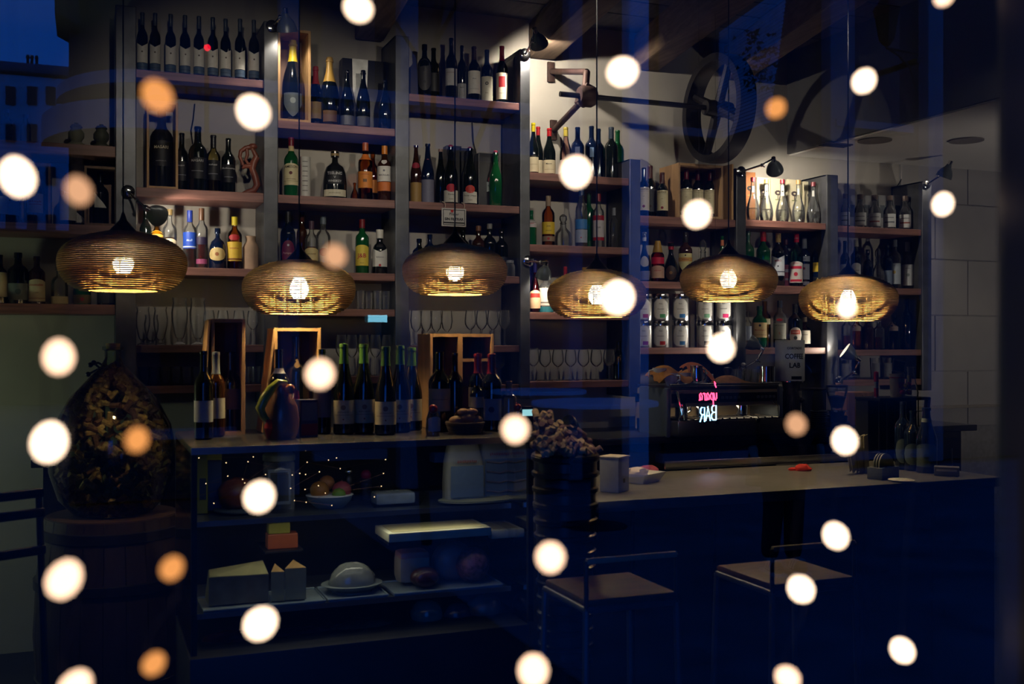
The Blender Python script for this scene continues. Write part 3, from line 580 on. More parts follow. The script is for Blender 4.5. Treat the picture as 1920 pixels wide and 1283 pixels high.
# hanging beer sign
p = W(851, 408, YF - .012); kk = depth(851, YF) / F
o = thing('hanging_sign', 'white card sign reading SIN FILTRAR hanging from fourth bay shelf', 'sign', p, 0)
part('sign_board', MB().box((0, 0, 0), (48 * kk, .006, 34 * kk), None, .0015), paint((176, 172, 166)), o)
for z in (-14, 14): part('printed_border', MB().box((0, -.0035, z * kk), (43 * kk, .0012, 1.2 * kk)), paint((34, 34, 36)), o, False)
for x in (-21, 21): part('printed_border', MB().box((x * kk, -.0035, 0), (1.2 * kk, .0012, 28 * kk)), paint((34, 34, 36)), o, False)
part('printed_bar', MB().box((0, -.0036, -10 * kk), (41 * kk, .0012, 2.5 * kk)), paint((30, 30, 32)), o, False)
part('printed_seal', MB().lathe([(0, 0), (3 * kk, 0), (3 * kk, .001), (0, .001)], 14, Matrix.Translation((-4 * kk, -.0042, 12 * kk)) @ Matrix.Rotation(PI / 2, 4, 'X')), paint((170, 36, 34)), o)
letters('Pilsner', 0, 6 * kk, 5 * kk, 30 * kk, paint((40, 40, 44)), o).location = (0, -.0036, 0)
letters('SIN FILTRAR', 0, -3.5 * kk, 5 * kk, 37 * kk, paint((24, 24, 26)), o, bold=.03).location = (0, -.0036, 0)
for x in (-19, 19): part('string_loop', MB().tube([(x * kk, 0, 15 * kk), ((x + 2) * kk, -.004, 21 * kk), ((x + 1) * kk, -.002, 27 * kk), ((x - 3) * kk, .006, 29 * kk)], .0022, 6), paint((170, 150, 130)), o)

# --- fifth bay
BURG = [('t', 'Grenache', .36, .008, (70, 60, 50)), ('b', .2, .205, (120, 110, 90), .6)]
B(5, 1, 1000, 231, 20, 'burg', 'k', 'wine bottle with yellow capsule and cream label', cap=((190, 170, 20), .83), lab=[(.06, .34, CRM, None, 1.35, BURG)])
B(5, 1, 1009, 238, 20, 'burg', 'k', 'wine bottle with red capsule, half hidden', dy=.09, cap=((150, 20, 26), .83), lab=[(.06, .34, CRM)])
B(5, 1, 1030, 241, 23.5, 'burg', 'k', 'wine bottle with red capsule and cream label', dy=-.02, cap=((160, 22, 28), .83), lab=[(.04, .32, CRM, None, 1.35, [('t', 'Manon', .24, .010, (60, 54, 50)), ('b', .12, .125, (120, 110, 90), .6)])])
B(5, 1, 1061, 239, 23, 'burg', 'p', 'pale rose wine bottle with yellow capsule', cap=((180, 160, 60), .82), lab=[(.08, .34, (190, 170, 160), None, 1.2)])
B(5, 1, 1083, 239, 25, 'bord', 'b', 'blue-black wine bottle with small red patch', lab=[(.36, .60, (60, 70, 100), None, .35, [('b', .38, .46, (140, 30, 50))])])
B(5, 1, 1109, 237, 25, 'bord', 'b', 'blue-black wine bottle with small blue patch', lab=[(.40, .58, (120, 150, 190), None, .3)])
B(5, 1, 1122, 242, 24, 'bord', 'b', 'blue-black wine bottle standing behind', dy=.09)
B(5, 1, 1146, 239, 25, 'bord', 'k', 'plain dark wine bottle with blue capsule', cap=((30, 44, 60), .78))
B(5, 1, 1158, 245, 24, 'bord', 'g', 'dark green wine bottle nearest the post', dy=.07)
B(5, 2, 996, 395, 20, 'spir', 'g', 'green bottle with white band of red letters', lab=[(.52, .74, (180, 170, 170), None, 1.3, [('t', 'SUZE', .63, .012, (150, 40, 50))])])
B(5, 2, 1028, 368, 24, 'spir', 'a', 'amber tequila bottle with yellow label', cap=((150, 130, 110), .80), lab=[(.24, .48, (205, 175, 40), None, 1.3, [('t', 'Jose', .40, .010, (60, 50, 20)), ('t', 'ESPECIAL', .31, .006, (70, 60, 20))]), (.10, .20, (130, 110, 90), None, 1.3, [('d', .15, .008, (150, 30, 30))])])
B(5, 2, 1056, 402, 32, 'decan', 'c', 'cut-glass decanter with stopper', name='glass_decanter')
B(5, 2, 1090, 350, 23, 'vodk', 'c', 'frosted vodka bottle with blue mountain label', cap=((40, 60, 100), .85), lab=[(.30, .46, (60, 120, 180), None, 1.3), (.08, .29, (150, 160, 176), None, 1.3, [('d', .16, .004, (170, 40, 40))])])
B(5, 2, 1104, 362, 20, 'tall', 'g', 'green bottle between vodka and vermouth', dy=.07)
B(5, 2, 1122, 364, 21, 'tall', 'c', 'vodka bottle with white label between red bands', cap=((140, 40, 46), .86), lab=[(.14, .60, (196, 192, 194), None, 1.35, [('b', .51, .60, (165, 24, 40)), ('b', .14, .20, (165, 24, 40)), ('t', 'Stoli', .38, .012, (60, 60, 66))])])
B(5, 2, 1151, 390, 16, 'spir', 'c', 'small clear bottle with silver cap', cap=((150, 155, 165), .82))
B(5, 3, 1003, 486, 22, 'bulb', 'r', 'red and white liqueur bottle beside the lamp', cap=((40, 40, 120), .75), lab=[(.08, .42, (230, 190, 150), 'arch', 1.2, [('b', .28, .36, (180, 50, 40), .8)])])
B(5, 3, 1024, 512, 27, 'spir', 'c', 'gin bottle with cream label below the lamp', lab=[(.18, .62, (214, 204, 190), None, 1.3, [('b', .24, .27, (110, 100, 90), .6)]), (.02, .15, (40, 110, 120), None, 1.3)])
B(5, 3, 1060, 500, 16, 'spir', 'c', 'bottle with red and white cap', cap=((165, 36, 46), .8))
B(5, 3, 1097, 502, 24, 'flask', 'c', 'clear bottle with gold cap', cap=((150, 120, 60), .84))
B(5, 3, 1130, 515, 22, 'flask', 'k', 'dark bottle behind the pendant lamp', cap=(GRY, .84))

# --- sixth bay
def BRU(f): return [('t', f, .56, .013, (110, 100, 78)), ('d', .22, .0085, (135, 44, 56)), ('b', .52, .525, (140, 130, 100)), ('t', 'x', .42, .008, (150, 135, 110))]
CR2 = (214, 204, 168)
B(6, 1, 1207, 315, 21, 'bord', 'k', 'red wine bottle with tall cream label', lab=[(.14, .60, CR2, None, 1.35, BRU('BRUNELLO'))])
B(6, 1, 1219, 311, 23, 'bord', 'k', 'red wine bottle with shadowed grey label', dy=.08, cap=((60, 16, 22), .76), lab=[(.14, .56, (66, 68, 76), None, 1.3, [('d', .24, .008, (56, 36, 44))])])
B(6, 1, 1242, 324, 21, 'bord', 'k', 'shorter red wine bottle with wide cream label', dy=-.02, cap=((50, 12, 18), .76), lab=[(.16, .60, CR2, None, 1.35, BRU('NOBILE'))])
B(6, 1, 1250, 314, 22, 'bord', 'k', 'red wine bottle behind with cream label', dy=.07, cap=((60, 14, 20), .76), lab=[(.14, .60, CR2, None, 1.35, BRU('NOBILE'))])
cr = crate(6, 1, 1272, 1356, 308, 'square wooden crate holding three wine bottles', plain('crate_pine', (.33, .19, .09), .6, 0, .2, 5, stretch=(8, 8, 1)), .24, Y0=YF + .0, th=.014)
B(6, 1, 1287, 313, 22, 'bord', 'k', 'red-capped wine bottle at crate left side', cap=((96, 16, 36), .76), lab=[(.15, .58, CR2, None, 1.35, BRU('BAROLO'))])
B(6, 1, 1308, 315, 22, 'bord', 'k', 'red-capped wine bottle in crate middle', dy=.03, cap=((120, 16, 60), .76), lab=[(.15, .58, CR2, None, 1.35, BRU('BAROLO'))])
B(6, 1, 1331, 316, 23, 'bord', 'k', 'red-capped wine bottle at crate right side', cap=((96, 16, 30), .76), lab=[(.13, .58, CR2, None, 1.35, BRU('BAROLO'))])
p0 = W(1368, 320, YF + .02); o = thing('box_lid', '', 'lid', (p0.x, YF + .1, BAYS[6][2][0]), .12); hb = p0.z + .04 - BAYS[6][2][0]
part('lid_board', MB().box((0, 0, hb / 2), (.012, .2, hb), None, .002), PINE, o, False); part('lid_batten', MB().box((-.009, 0, hb * .5), (.006, .03, hb * .8)), DPINE, o, False)
put(6, 1, 1368, o, 'upright loose wooden box lid against post')
B(6, 2, 1208, 436, 23, 'bulb', 'b', 'dark liqueur bottle with white crest', cap=((170, 170, 175), .82), lab=[(.30, .52, (170, 165, 140), 'oval', .9), (.04, .22, (110, 110, 130), None, 1.2)])
B(6, 2, 1233, 452, 25, 'spir', 'r', 'pink-red liqueur bottle with gold cap', cap=((170, 130, 50), .72), lab=[(.10, .40, (190, 150, 130), 'arch', 1.3, [('t', 'ANGELI', .28, .010, (170, 50, 60))]), (.44, .60, (200, 24, 60), None, 1.2)])
B(6, 2, 1258, 455, 31, 'bulb', 'k', 'dark round-bellied brandy bottle with red cap', cap=((150, 20, 34), .82), lab=[(.06, .42, (50, 28, 12), 'oval', .75, [('d', .24, .010, (130, 90, 40))])])
B(6, 2, 1285, 436, 26, 'spir', 'n', 'black bitter liqueur bottle with cream tapering label', cap=((12, 12, 14), .80), lab=[(.20, .58, (196, 186, 130), 'shield', 1.2, [('b', .42, .50, (190, 140, 70)), ('t', 'AVERNA', .46, .010, (130, 40, 30)), ('d', .54, .005, (20, 20, 20))])])
B(6, 2, 1318, 450, 29, 'decan', 'c', 'clear cut-glass decanter', name='glass_decanter')
B(6, 2, 1354, 443, 17, 'burg', 'g', 'green bottle with orange neck band', neck=((190, 110, 70), .80, .92))
# tea tins, two high
for i, (px, cu, cl) in enumerate(((1207, (150, 30, 80), (130, 30, 110)), (1239, (70, 150, 100), (170, 30, 40)), (1276, (30, 110, 180), (30, 90, 140)), (1322, (110, 160, 130), (60, 60, 66)), (1357, (190, 40, 100), (150, 150, 60)))):
    for lv, c in ((0, cl), (1, cu)):
        Y = YF + .08; d = depth(px, Y); k = d / F; z = BAYS[6][2][2] + lv * 50.5 * k; X = W(px, 600, Y).x; r = 15.5 * k; h = 50 * k
        o = thing('tea_tin', 'round steel tea tin with %s, %s from left in %s layer' % ({(150, 30, 80): 'crimson square', (130, 30, 110): 'magenta square', (70, 150, 100): 'green square', (170, 30, 40): 'red square', (30, 110, 180): 'bright blue square', (30, 90, 140): 'blue square', (110, 160, 130): 'pale green square', (60, 60, 66): 'dark square', (190, 40, 100): 'pink square', (150, 150, 60): 'olive square'}[c], NN[i], ('lower', 'upper')[lv]), 'tin', (X, Y, z), face(X, Y) - .02, 'stacked tea tins on the sixth bay shelf')
        part('tin_body', MB().lathe([(0, 0), (r * .98, 0), (r, .002), (r, h * .86)], 24), BRUSHED, o)
        part('lid', MB().lathe([(r * 1.01, h * .82), (r * 1.03, h * .825), (r * 1.03, h * .97), (r * .98, h), (0, h)], 24), CHROME, o)
        pl = part('paper_label', MB().patch(r, h * .06, h * .8, .95, lambda u, q=h: -q * .16 * max(0, abs(u) - .45) / .55, lambda u, q=h: q * .13 * max(0, abs(u) - .45) / .55, .001), paint((200, 200, 198)), o)
        part('colour_square', MB().patch(r, h * .10, h * .24, .33, None, None, .0018), paint(c), pl).rotation_euler = (0, 0, .25)
        letters('TEA', r, h * .62, .009, r, paint((90, 90, 92)), pl, th=.002); part('printed_line', MB().patch(r, h * .42, h * .44, .4, None, None, .0018), paint((130, 130, 130)), pl)

# --- seventh bay
for i, (px, top) in enumerate(((1412, 333), (1437, 337), (1467, 337), (1497, 338), (1525, 342))):
    B(7, 1, px, top, 25, 'grap', 'c', 'clear teardrop grappa bottle', name='grappa_bottle', fill=(.30, 'c'), cap=((150, 120, 70) if i % 2 else (110, 30, 40), .90), dy=-.03, lab=[(.62, .86, (190, 188, 176), None, .7, [('b', .70, .74, (60, 60, 50), .6)])] if i in (1, 2) else [(.66, .80, (170, 170, 165), None, .5)])
for i, (px0, px1, top) in enumerate(((1397, 1417, 322), (1420, 1444, 332), (1446, 1472, 334), (1477, 1503, 336), (1507, 1533, 340))):
    Yb = YF + .19; p0, p1 = W(px0, top, Yb), W(px1, top, Yb); z = BAYS[7][2][0]; h = p0.z - z; kk = depth(px0, Yb) / F
    o = thing('grappa_carton', '', 'carton', ((p0.x + p1.x) / 2, Yb + .04, z))
    part('carton_body', MB().box((0, 0, h / 2), (p1.x - p0.x, .075, h), None, .002), paint((200, 190, 160) if i else (130, 80, 40)), o, False)
    m = MB()
    m.box((0, -.0385, h * .60), (1.5 * kk, .001, 10 * kk))
    for q in range(9):
        a = q * .7; m.ball((math.cos(a) * 5 * kk, -.0385, h * .60 + 8 * kk + math.sin(a) * 3.2 * kk), 2.6 * kk, 8, 5, (1, .06, .7))
    part('printed_tree', m, paint((70, 60, 60) if i else (20, 18, 18)), o)
    part('printed_ground', MB().box((0, -.0386, h * .60 - 5 * kk), (12 * kk, .001, 1.6 * kk)), paint((110, 120, 70)), o)
    put(7, 1, (px0 + px1) / 2 + .5, o, 'cream carton printed with a small tree' if i else 'brown carton printed with a black tree')
B(7, 2, 1403, 433, 22, 'spir', 'g', 'green bottle beside the post')
B(7, 2, 1431, 435, 26, 'spir', 'g', 'green vermouth bottle with red cap and red disk', cap=((200, 24, 40), .82), lab=[(.36, .48, (8, 12, 20), None, 1.0, [('d', .42, .011, (180, 40, 60)), ('t', 'MARTINI', .42, .010, (220, 220, 224))])])
B(7, 2, 1459, 438, 25, 'spir', 'k', 'dark vermouth bottle with white notched label, gold cap', cap=((180, 150, 90), .83), lab=[(.20, .57, (190, 196, 206), 'V', 1.15, [('t', 'MIRO', .48, .013, (150, 40, 60)), ('d', .38, .005, (30, 30, 40)), ('b', .27, .285, (30, 34, 60))])])
B(7, 2, 1473, 446, 22, 'spir', 'b', 'dark bottle with narrow red and white label', dy=.07, cap=((70, 20, 44), .85), lab=[(.02, .45, (130, 50, 80), None, .9, [('b', .3, .36, (160, 160, 176)), ('b', .14, .18, (160, 150, 166))])])
B(7, 2, 1493, 439, 25, 'spir', 'q', 'clear bottle with red swirl label, red-white cap', cap=((180, 24, 54), .84), lab=[(.08, .48, (190, 184, 180), 'arch', 1.2, [('b', .34, .39, (180, 30, 60), .8), ('d', .24, .013, (180, 40, 60)), ('b', .10, .14, (180, 30, 60), .8), ('t', 'PICON', .44, .008, (180, 30, 60))])], neck=((196, 190, 196), .84, .92))
B(7, 2, 1508, 446, 22, 'spir', 'b', 'dark bottle with two pale blue labels', dy=.05, cap=((120, 126, 140), .78), lab=[(.52, .62, (150, 160, 180), None, 1.2, [('t', 'ISCAL', .57, .008, (30, 40, 80))]), (.16, .47, (150, 156, 176), None, 1.1, [('d', .38, .009, (120, 50, 80))]), (.05, .12, (150, 156, 176), None, 1.0)])
B(7, 2, 1534, 442, 23, 'bord', 'b', 'slim blue-black bottle with yellow square label', lab=[(.30, .48, (205, 175, 50), None, .9, [('t', 'SIRENA', .43, .009, (90, 70, 20))]), (.14, .20, (8, 12, 24), None, .9, [('d', .17, .005, (150, 140, 90))])])
p = W(1549, 520, YF + .1); o = thing('folded_card', '', 'card', (p.x, p.y, BAYS[7][2][1])); kk = depth(1549, YF + .1) / F
part('card_leaf', MB().box((0, 0, 13 * kk), (9 * kk, .003, 26 * kk)), paint((150, 150, 156)), o, False); part('card_fold', MB().box((0, .012, 12 * kk), (9 * kk, .003, 24 * kk), Matrix.Rotation(.1, 4, 'X')), paint((110, 112, 120)), o, False)
put(7, 2, 1549, o, 'pale folded menu card')
B(7, 3, 1402, 585, 15, 'spir', 'c', 'slim clear bottle with pale label', lab=[(.2, .6, (150, 160, 180))])
B(7, 3, 1424, 574, 27, 'spir', 'g', 'green bottle with cream label and clover', cap=((40, 46, 50), .9), lab=[(.24, .60, (196, 172, 120), None, 1.35, [('d', .53, .008, (20, 20, 20)), ('t', 'Montenegro', .42, .010, (150, 60, 40)), ('b', .30, .31, (130, 100, 60))])])
B(7, 3, 1434, 565, 22, 'tall', 'y', 'yellow liqueur bottle with red letters', dy=.08, lab=[(.5, .62, (190, 180, 150), None, 1.1, [('t', 'SUZE', .56, .010, (170, 40, 40))])])
B(7, 3, 1462, 564, 24, 'spir', 'c', 'clear bottle with grey label and red script', cap=((30, 40, 60), .85), lab=[(.18, .52, (150, 150, 140), None, 1.3, [('t', 'MOLINARI', .47, .009, (60, 60, 70)), ('t', 'S', .30, .014, (170, 36, 50))]), (.56, .62, (170, 40, 50), 'oval', .5)])
B(7, 3, 1491, 570, 27, 'bord', 'k', 'black cream liqueur bottle with oval label', cap=(DRK, .8), lab=[(.10, .46, (190, 180, 170), 'oval', .95, [('b', .30, .40, (170, 80, 66), .7), ('d', .22, .012, (60, 66, 66)), ('t', 'BAILEYS', .35, .007, (240, 220, 200))])])
B(7, 3, 1508, 595, 23, 'flask', 'a', 'amber bourbon bottle with white label', cap=((60, 50, 40), .84), lab=[(.12, .56, (196, 188, 172), None, 1.3, [('t', 'BOURBON', .42, .008, (70, 60, 50))])])
B(7, 3, 1540, 608, 22, 'flask', 'r', 'dark red liqueur bottle with white label', cap=((30, 20, 24), .84), lab=[(.08, .58, (190, 180, 180), None, 1.1, [('b', .40, .52, (120, 70, 84))])])

# --- rightmost bay
for i, px in enumerate((1585, 1613, 1640, 1668, 1697)):
    B(8, 1, px, 364 + i, 23 if i else 17, 'flask', 'c', 'small clear gin bottle with white label', name='gin_bottle', cap=((96, 80, 70), .86), lab=[(.08, .46, (170, 172, 172), None, 1.2, [('b', .2, .24, (120, 60, 50) if i in (2, 4) else (90, 96, 104), .7), ('b', .34, .36, (90, 90, 96), .6)])])
for i, (a, b) in enumerate(((1592, 1605), (1618, 1633), (1648, 1661), (1676, 1690))):
    Yb = YF + .2; p0, p1 = W(a, 366, Yb), W(b, 366, Yb); z = BAYS[8][2][0]; h = p0.z - z
    o = thing('gin_carton', '', 'carton', ((p0.x + p1.x) / 2, Yb + .03, z)); part('carton_body', MB().box((0, 0, h / 2), (p1.x - p0.x, .06, h), None, .002), paint((150, 150, 150)), o, False)
    part('printed_panel', MB().box((0, -.031, h * .55), ((p1.x - p0.x) * .7, .001, h * .35)), paint((70, 78, 84)), o, False); put(8, 1, (a + b) / 2, o, 'narrow white carton behind the small bottles')
for px, top, wd, kd, g, ds, lb, cp in ((1584, 452, 17, 'bord', 'k', 'dark bottle with a sliver of white label', [(.08, .5, (150, 154, 150), None, 1.1)], None), (1605, 450, 20, 'tall', 'b', 'dark bottle with white cap and arched label', [(.06, .52, (176, 178, 180), 'arch', .9, [('b', .36, .37, (90, 96, 110), .6)])], ((150, 148, 140), .86)), (1627, 468, 22, 'squat', 'b', 'low dark bottle in shadow', None, None), (1646, 466, 24, 'decan', 'c', 'clear stoppered decanter', None, None), (1663, 460, 21, 'tall', 'b', 'blue-black bottle with grey label', [(.04, .42, (96, 110, 130), None, 1.2)], None), (1677, 450, 24, 'spir', 'c', 'clear bottle with pale label and gold crest', [(.10, .52, (150, 160, 170), None, 1.2, [('d', .34, .012, (150, 130, 70)), ('t', 'GIN', .47, .007, (70, 80, 90))])], ((110, 116, 124), .86)), (1702, 454, 23, 'spir', 'c', 'clear bottle with white label, white cap', [(.08, .52, (176, 180, 184), None, 1.25, [('t', 'LE GIN', .44, .008, (70, 76, 84)), ('d', .30, .011, (110, 120, 120))])], ((170, 175, 180), .80))):
    B(8, 2, px, top, wd, kd, g, ds, lab=lb, cap=cp, name='glass_decanter' if kd == 'decan' else None)
for px, top, wd, g, ds in ((1588, 590, 20, 'c', 'clear bottle with paper collar beside bright post'), (1606, 592, 22, 'a', 'amber bottle with hanging paper tag'), (1626, 596, 24, 'n', 'brown bottle with clear neck'), (1648, 598, 20, 'c', 'half-empty clear bottle'), (1676, 592, 24, 'k', 'dark bottle with crooked pink tag'), (1700, 560, 20, 'b', 'tall blue-green bottle rim-lit in gold')):
    B(8, 3, px, top, wd, 'tall', g, ds, cap=((150, 140, 130), .9) if g in 'ca' else None, lab=[(.55, .75, (170, 150, 140), 'slant', .7)] if px in (1606, 1676) else None, fill=(.4, 'a') if g == 'c' else None)
for px, nm in ((1583, 'frosted'), (1640, 'plain'), (1662, 'ridged')):
    Yb = YF + .1; d = depth(px, Yb); k = d / F; X = W(px, 600, Yb).x; z = BAYS[8][2][3]
    o = thing('tumbler_glass', '', 'glass', (X, Yb, z)); part('bowl', MB().lathe([(0, .004), (7 * k, 0), (9 * k, 40 * k), (8.6 * k, 40 * k), (6.6 * k, .008), (0, .008)], 20), G_TBL, o)
    part('paper_wrap', MB().patch(9.2 * k, 4 * k, 30 * k, 1.2), paint((130, 130, 132)), o); put(8, 4, px, o, '%s tumbler with paper wrap' % nm)

# ------------------------------------------------------------------ drinking glasses on the shelves
_gm = {}
GROWS = {}
def drinking(b, s, px, top, wpx, kind, dy=0.):
    Y = YF + .11 + dy; d = depth(px, Y); k = d / F; z = BAYS[b][2][s - 1]; X = W(px, 600, Y).x; r = wpx / 2 * k; H = EYE + (CY - top) / F * d - z
    key = (kind, round(r, 3), round(H, 2)); root = thing('wine_glass' if kind in ('wine', 'flute') else 'beer_glass' if kind == 'tulip' else 'tumbler_glass', '', 'glass', (X, Y, z))
    if key not in _gm:
        if kind == 'wine':
            bw = [(.008, .45), (r * .6, .50), (r * .95, .60), (r, .70), (r * .9, .88), (r * .78, 1)]; st = [(r * .85, 0), (r * .85, .008), (r * .3, .02), (.005, .06), (.004, .40), (.008, .46)]
        elif kind == 'flute': bw = [(.006, .38), (r * .8, .5), (r, .7), (r * .85, 1)]; st = [(r * .95, 0), (r * .95, .01), (.006, .05), (.004, .36), (.006, .39)]
        elif kind == 'tulip': bw = [(r * .45, .14), (r * .62, .22), (r * .95, .5), (r, .68), (r * .82, .9), (r * .9, 1)]; st = [(r * .75, 0), (r * .75, .02), (r * .3, .06), (r * .3, .12), (r * .45, .15)]
        else: bw = [(0, .03), (r * .86, .02), (r, 1), (r * .95, 1), (r * .82, .08), (0, .07)]; st = None
        me = MB().lathe([(a, q * H) for a, q in bw], 20, None, (False, False)).mesh('glass_bowl', G_TBL)
        ms = MB().lathe([(a, q * H) for a, q in st], 16).mesh('glass_stem', G_TBL) if st else MB().lathe([(0, 0), (r * .84, 0), (r * .86, .02 * H), (0, .02 * H)], 18).mesh('glass_base', G_TBL)
        _gm[key] = (me, ms)
    obj('bowl', _gm[key][0], root); obj('stem' if kind not in ('tumb',) else 'base', _gm[key][1], root)
    nm = {'wine': 'clear stemmed wine glass', 'flute': 'slender clear stemmed glass', 'tulip': 'clear tulip beer glass', 'tumb': 'clear straight tumbler'}[kind]
    tag(root, '', 'glass', '%s row on %s shelf of %s bay' % (nm, ON[s - 1], BN[b])); GROWS.setdefault((b, s, nm), []).append((px, root)); return root
for px, t, k in ((268, 575, 'tulip'), (301, 575, 'tulip'), (284, 590, 'tulip')): drinking(2, 4, px, t, 27, k, .05 if px == 284 else 0)
for px in (337, 371): drinking(2, 4, px, 558, 31, 'tulip', .02)
for px in (392, 418, 448, 474): drinking(2, 4, px, 582, 22, 'wine')
for px in (270, 290, 310, 330, 350, 370, 460, 480): drinking(2, 5, px, 688, 21, 'tumb', (px % 20) * .004)
for px in (676, 692, 708, 724): drinking(3, 4, px, 545, 17, 'tumb', .02 * (px % 3))
for px in (640, 660, 682, 704, 726): drinking(3, 5, px, 628, 22, 'wine', .03 * (px % 2))
for px in (780, 799, 818, 838, 882, 903, 924, 946): drinking(4, 4, px, 582, 22, 'flute' if px < 850 else 'wine', .05 * (px % 2))
for px in (780, 804, 828, 890, 935): drinking(4, 5, px, 662, 24, 'wine', .03)
for px in (1000, 1022, 1046, 1070, 1094, 1118, 1142): drinking(5, 4, px, 650 + (px % 3) * 3, 23, 'wine', .04 * (px % 2))
o = B(5, 4, 1160, 640, 26, 'bord', 'k', 'plain black bottle beside the wine glasses')

for (b, s, nm), it in GROWS.items():
    it.sort(key=lambda q: q[0])
    for i, (_, o) in enumerate(it): o['label'] = '%s, %s from left of its row, %s shelf, %s bay' % (nm, NN[i], ON[s - 1], BN[b])
for (b, s), it in ROWS.items():           # word every thing's place on its shelf
    it.sort(key=lambda q: q[0]); seen = {}
    for _, o, d in it: seen[d] = seen.get(d, 0) + 1
    for i, (_, o, d) in enumerate(it):
        o['label'] = '%s, %s from left on %s shelf, %s bay' % (d, NN[i] if i < 12 else 'last', ON[s - 1], BN[b])
        if len(o['label'].split()) > 16: o['label'] = '%s, %s on %s shelf, %s bay' % (d, NN[i] if i < 12 else 'last', ON[s - 1], BN[b])
        o['group'] = '%s on the %s shelf of the %s bay' % ('bottles' if o['category'] == 'bottle' else 'boxes and jars', ON[s - 1], BN[b])

# ================================================================== LAMPS
LAMPG = plain('grey_enamel_lamp', (.10, .115, .115), .35, .3, .1, 10)
INNER = plain('white_lamp_lining', (.8, .78, .74), .5)
def clip_lamp(px, py, aim, power, label, mount, Y=YF - .14, size=.055, ang=2.1, col=(1, .88, .72)):
    """spot lamp with a bell shade: head at the pixel, mouth towards aim, fixed to the upright by a disc and a jointed arm"""
    p = W(px, py, Y); d = (Vector(aim) - p).normalized()
    o = thing('spot_lamp', label, 'lamp', p, 0, 'spot lamps clipped to the shelving')
    M = d.to_track_quat('Z', 'Y').to_matrix().to_4x4()
    s = size
    part('lamp_shade', MB().lathe([(0, -.95 * s), (.28 * s, -.93 * s), (.36 * s, -.7 * s), (.42 * s, -.55 * s), (.72 * s, -.2 * s), (.92 * s, .3 * s), (1.0 * s, .75 * s)], 26, M, (True, False)), LAMPG, o)
    part('shade_lining', MB().lathe([(.02 * s, -.46 * s), (.38 * s, -.45 * s), (.68 * s, -.16 * s), (.88 * s, .3 * s), (.97 * s, .74 * s)], 26, M, (True, False)), INNER, o)
    part('bulb', MB().ball((0, 0, .02 * s), .30 * s, 14, 9, M=M), glow('spot_bulb', (1, .86, .66), 26), o)
    part('socket', MB().lathe([(0, -1.45 * s), (.24 * s, -1.42 * s), (.27 * s, -.92 * s), (0, -.9 * s)], 16, M), CHROME, o)
    m = W(mount[0], mount[1], YF - .012); m = m - p
    part('mount_disc', MB().lathe([(0, 0), (.034, 0), (.034, .008), (.024, .014), (0, .014)], 22, Matrix.Translation(m) @ Matrix.Rotation(PI / 2, 4, 'X')), CHROME, o)
    k = -d * 1.3 * s; mid = (m + k) / 2 + Vector((0, -.05, -.008))
    part('arm', MB().tube([m + Vector((0, -.012, 0)), mid, k], .0065, 8), CHROME, o)
    part('joint', MB().ball(mid, .012, 12, 8), CHROME, o); part('thumb_screw', MB().tube([mid, mid + Vector((.012, -.014, -.014))], .004, 7), CHROME, o)
    L = bpy.data.lights.new('spot_light', 'SPOT'); L.energy = power * 2.4; L.spot_size = ang; L.spot_blend = .5; L.shadow_soft_size = .012; L.color = col
    lo = bpy.data.objects.new('spot_light', L); COL.objects.link(lo); lo.parent = o; lo.location = d * (s * .45); lo.rotation_euler = d.to_track_quat('-Z', 'Y').to_euler()
    return o
clip_lamp(537, 44, W(556, 250, YF + .06), 3.2, 'grey spot lamp on the post top above the champagne magnum', (510, 50))
clip_lamp(1008, 74, W(1062, 260, YW), 14, 'grey spot lamp on tall post beside the pulley bracket', (984, 102), ang=2.5)
clip_lamp(1452, 312, W(1462, 400, YF + .14), 10, 'grey spot lamp above the white tree-printed cartons', (1389, 322))
clip_lamp(1774, 322, W(1700, 480, YF + .1), 1.2, 'dark spot lamp at the rightmost post top under lowered ceiling', (1737, 345))
clip_lamp(289, 400, W(385, 462, YF + .2), 3.6, 'grey spot lamp in second bay lighting the rum bottles', (240, 360))
clip_lamp(1021, 509, W(1004, 590, YF + .1), 2.2, 'grey spot lamp in fifth bay beside the red liqueur', (990, 490), Y=YF - .06, size=.048)
clip_lamp(1594, 664, W(1540, 628, YF - .03), 2.6, 'grey spot lamp above coffee grinder, turned up at bright post', (1572, 715), Y=YF - .12, size=.056, ang=1.5)

clip_lamp(1414, 646, W(1325, 598, YF + .02), 3.0, 'dark spot lamp below seventh bay, turned left at the tea tins', (1392, 690), Y=YF - .16, size=.05, ang=1.9)

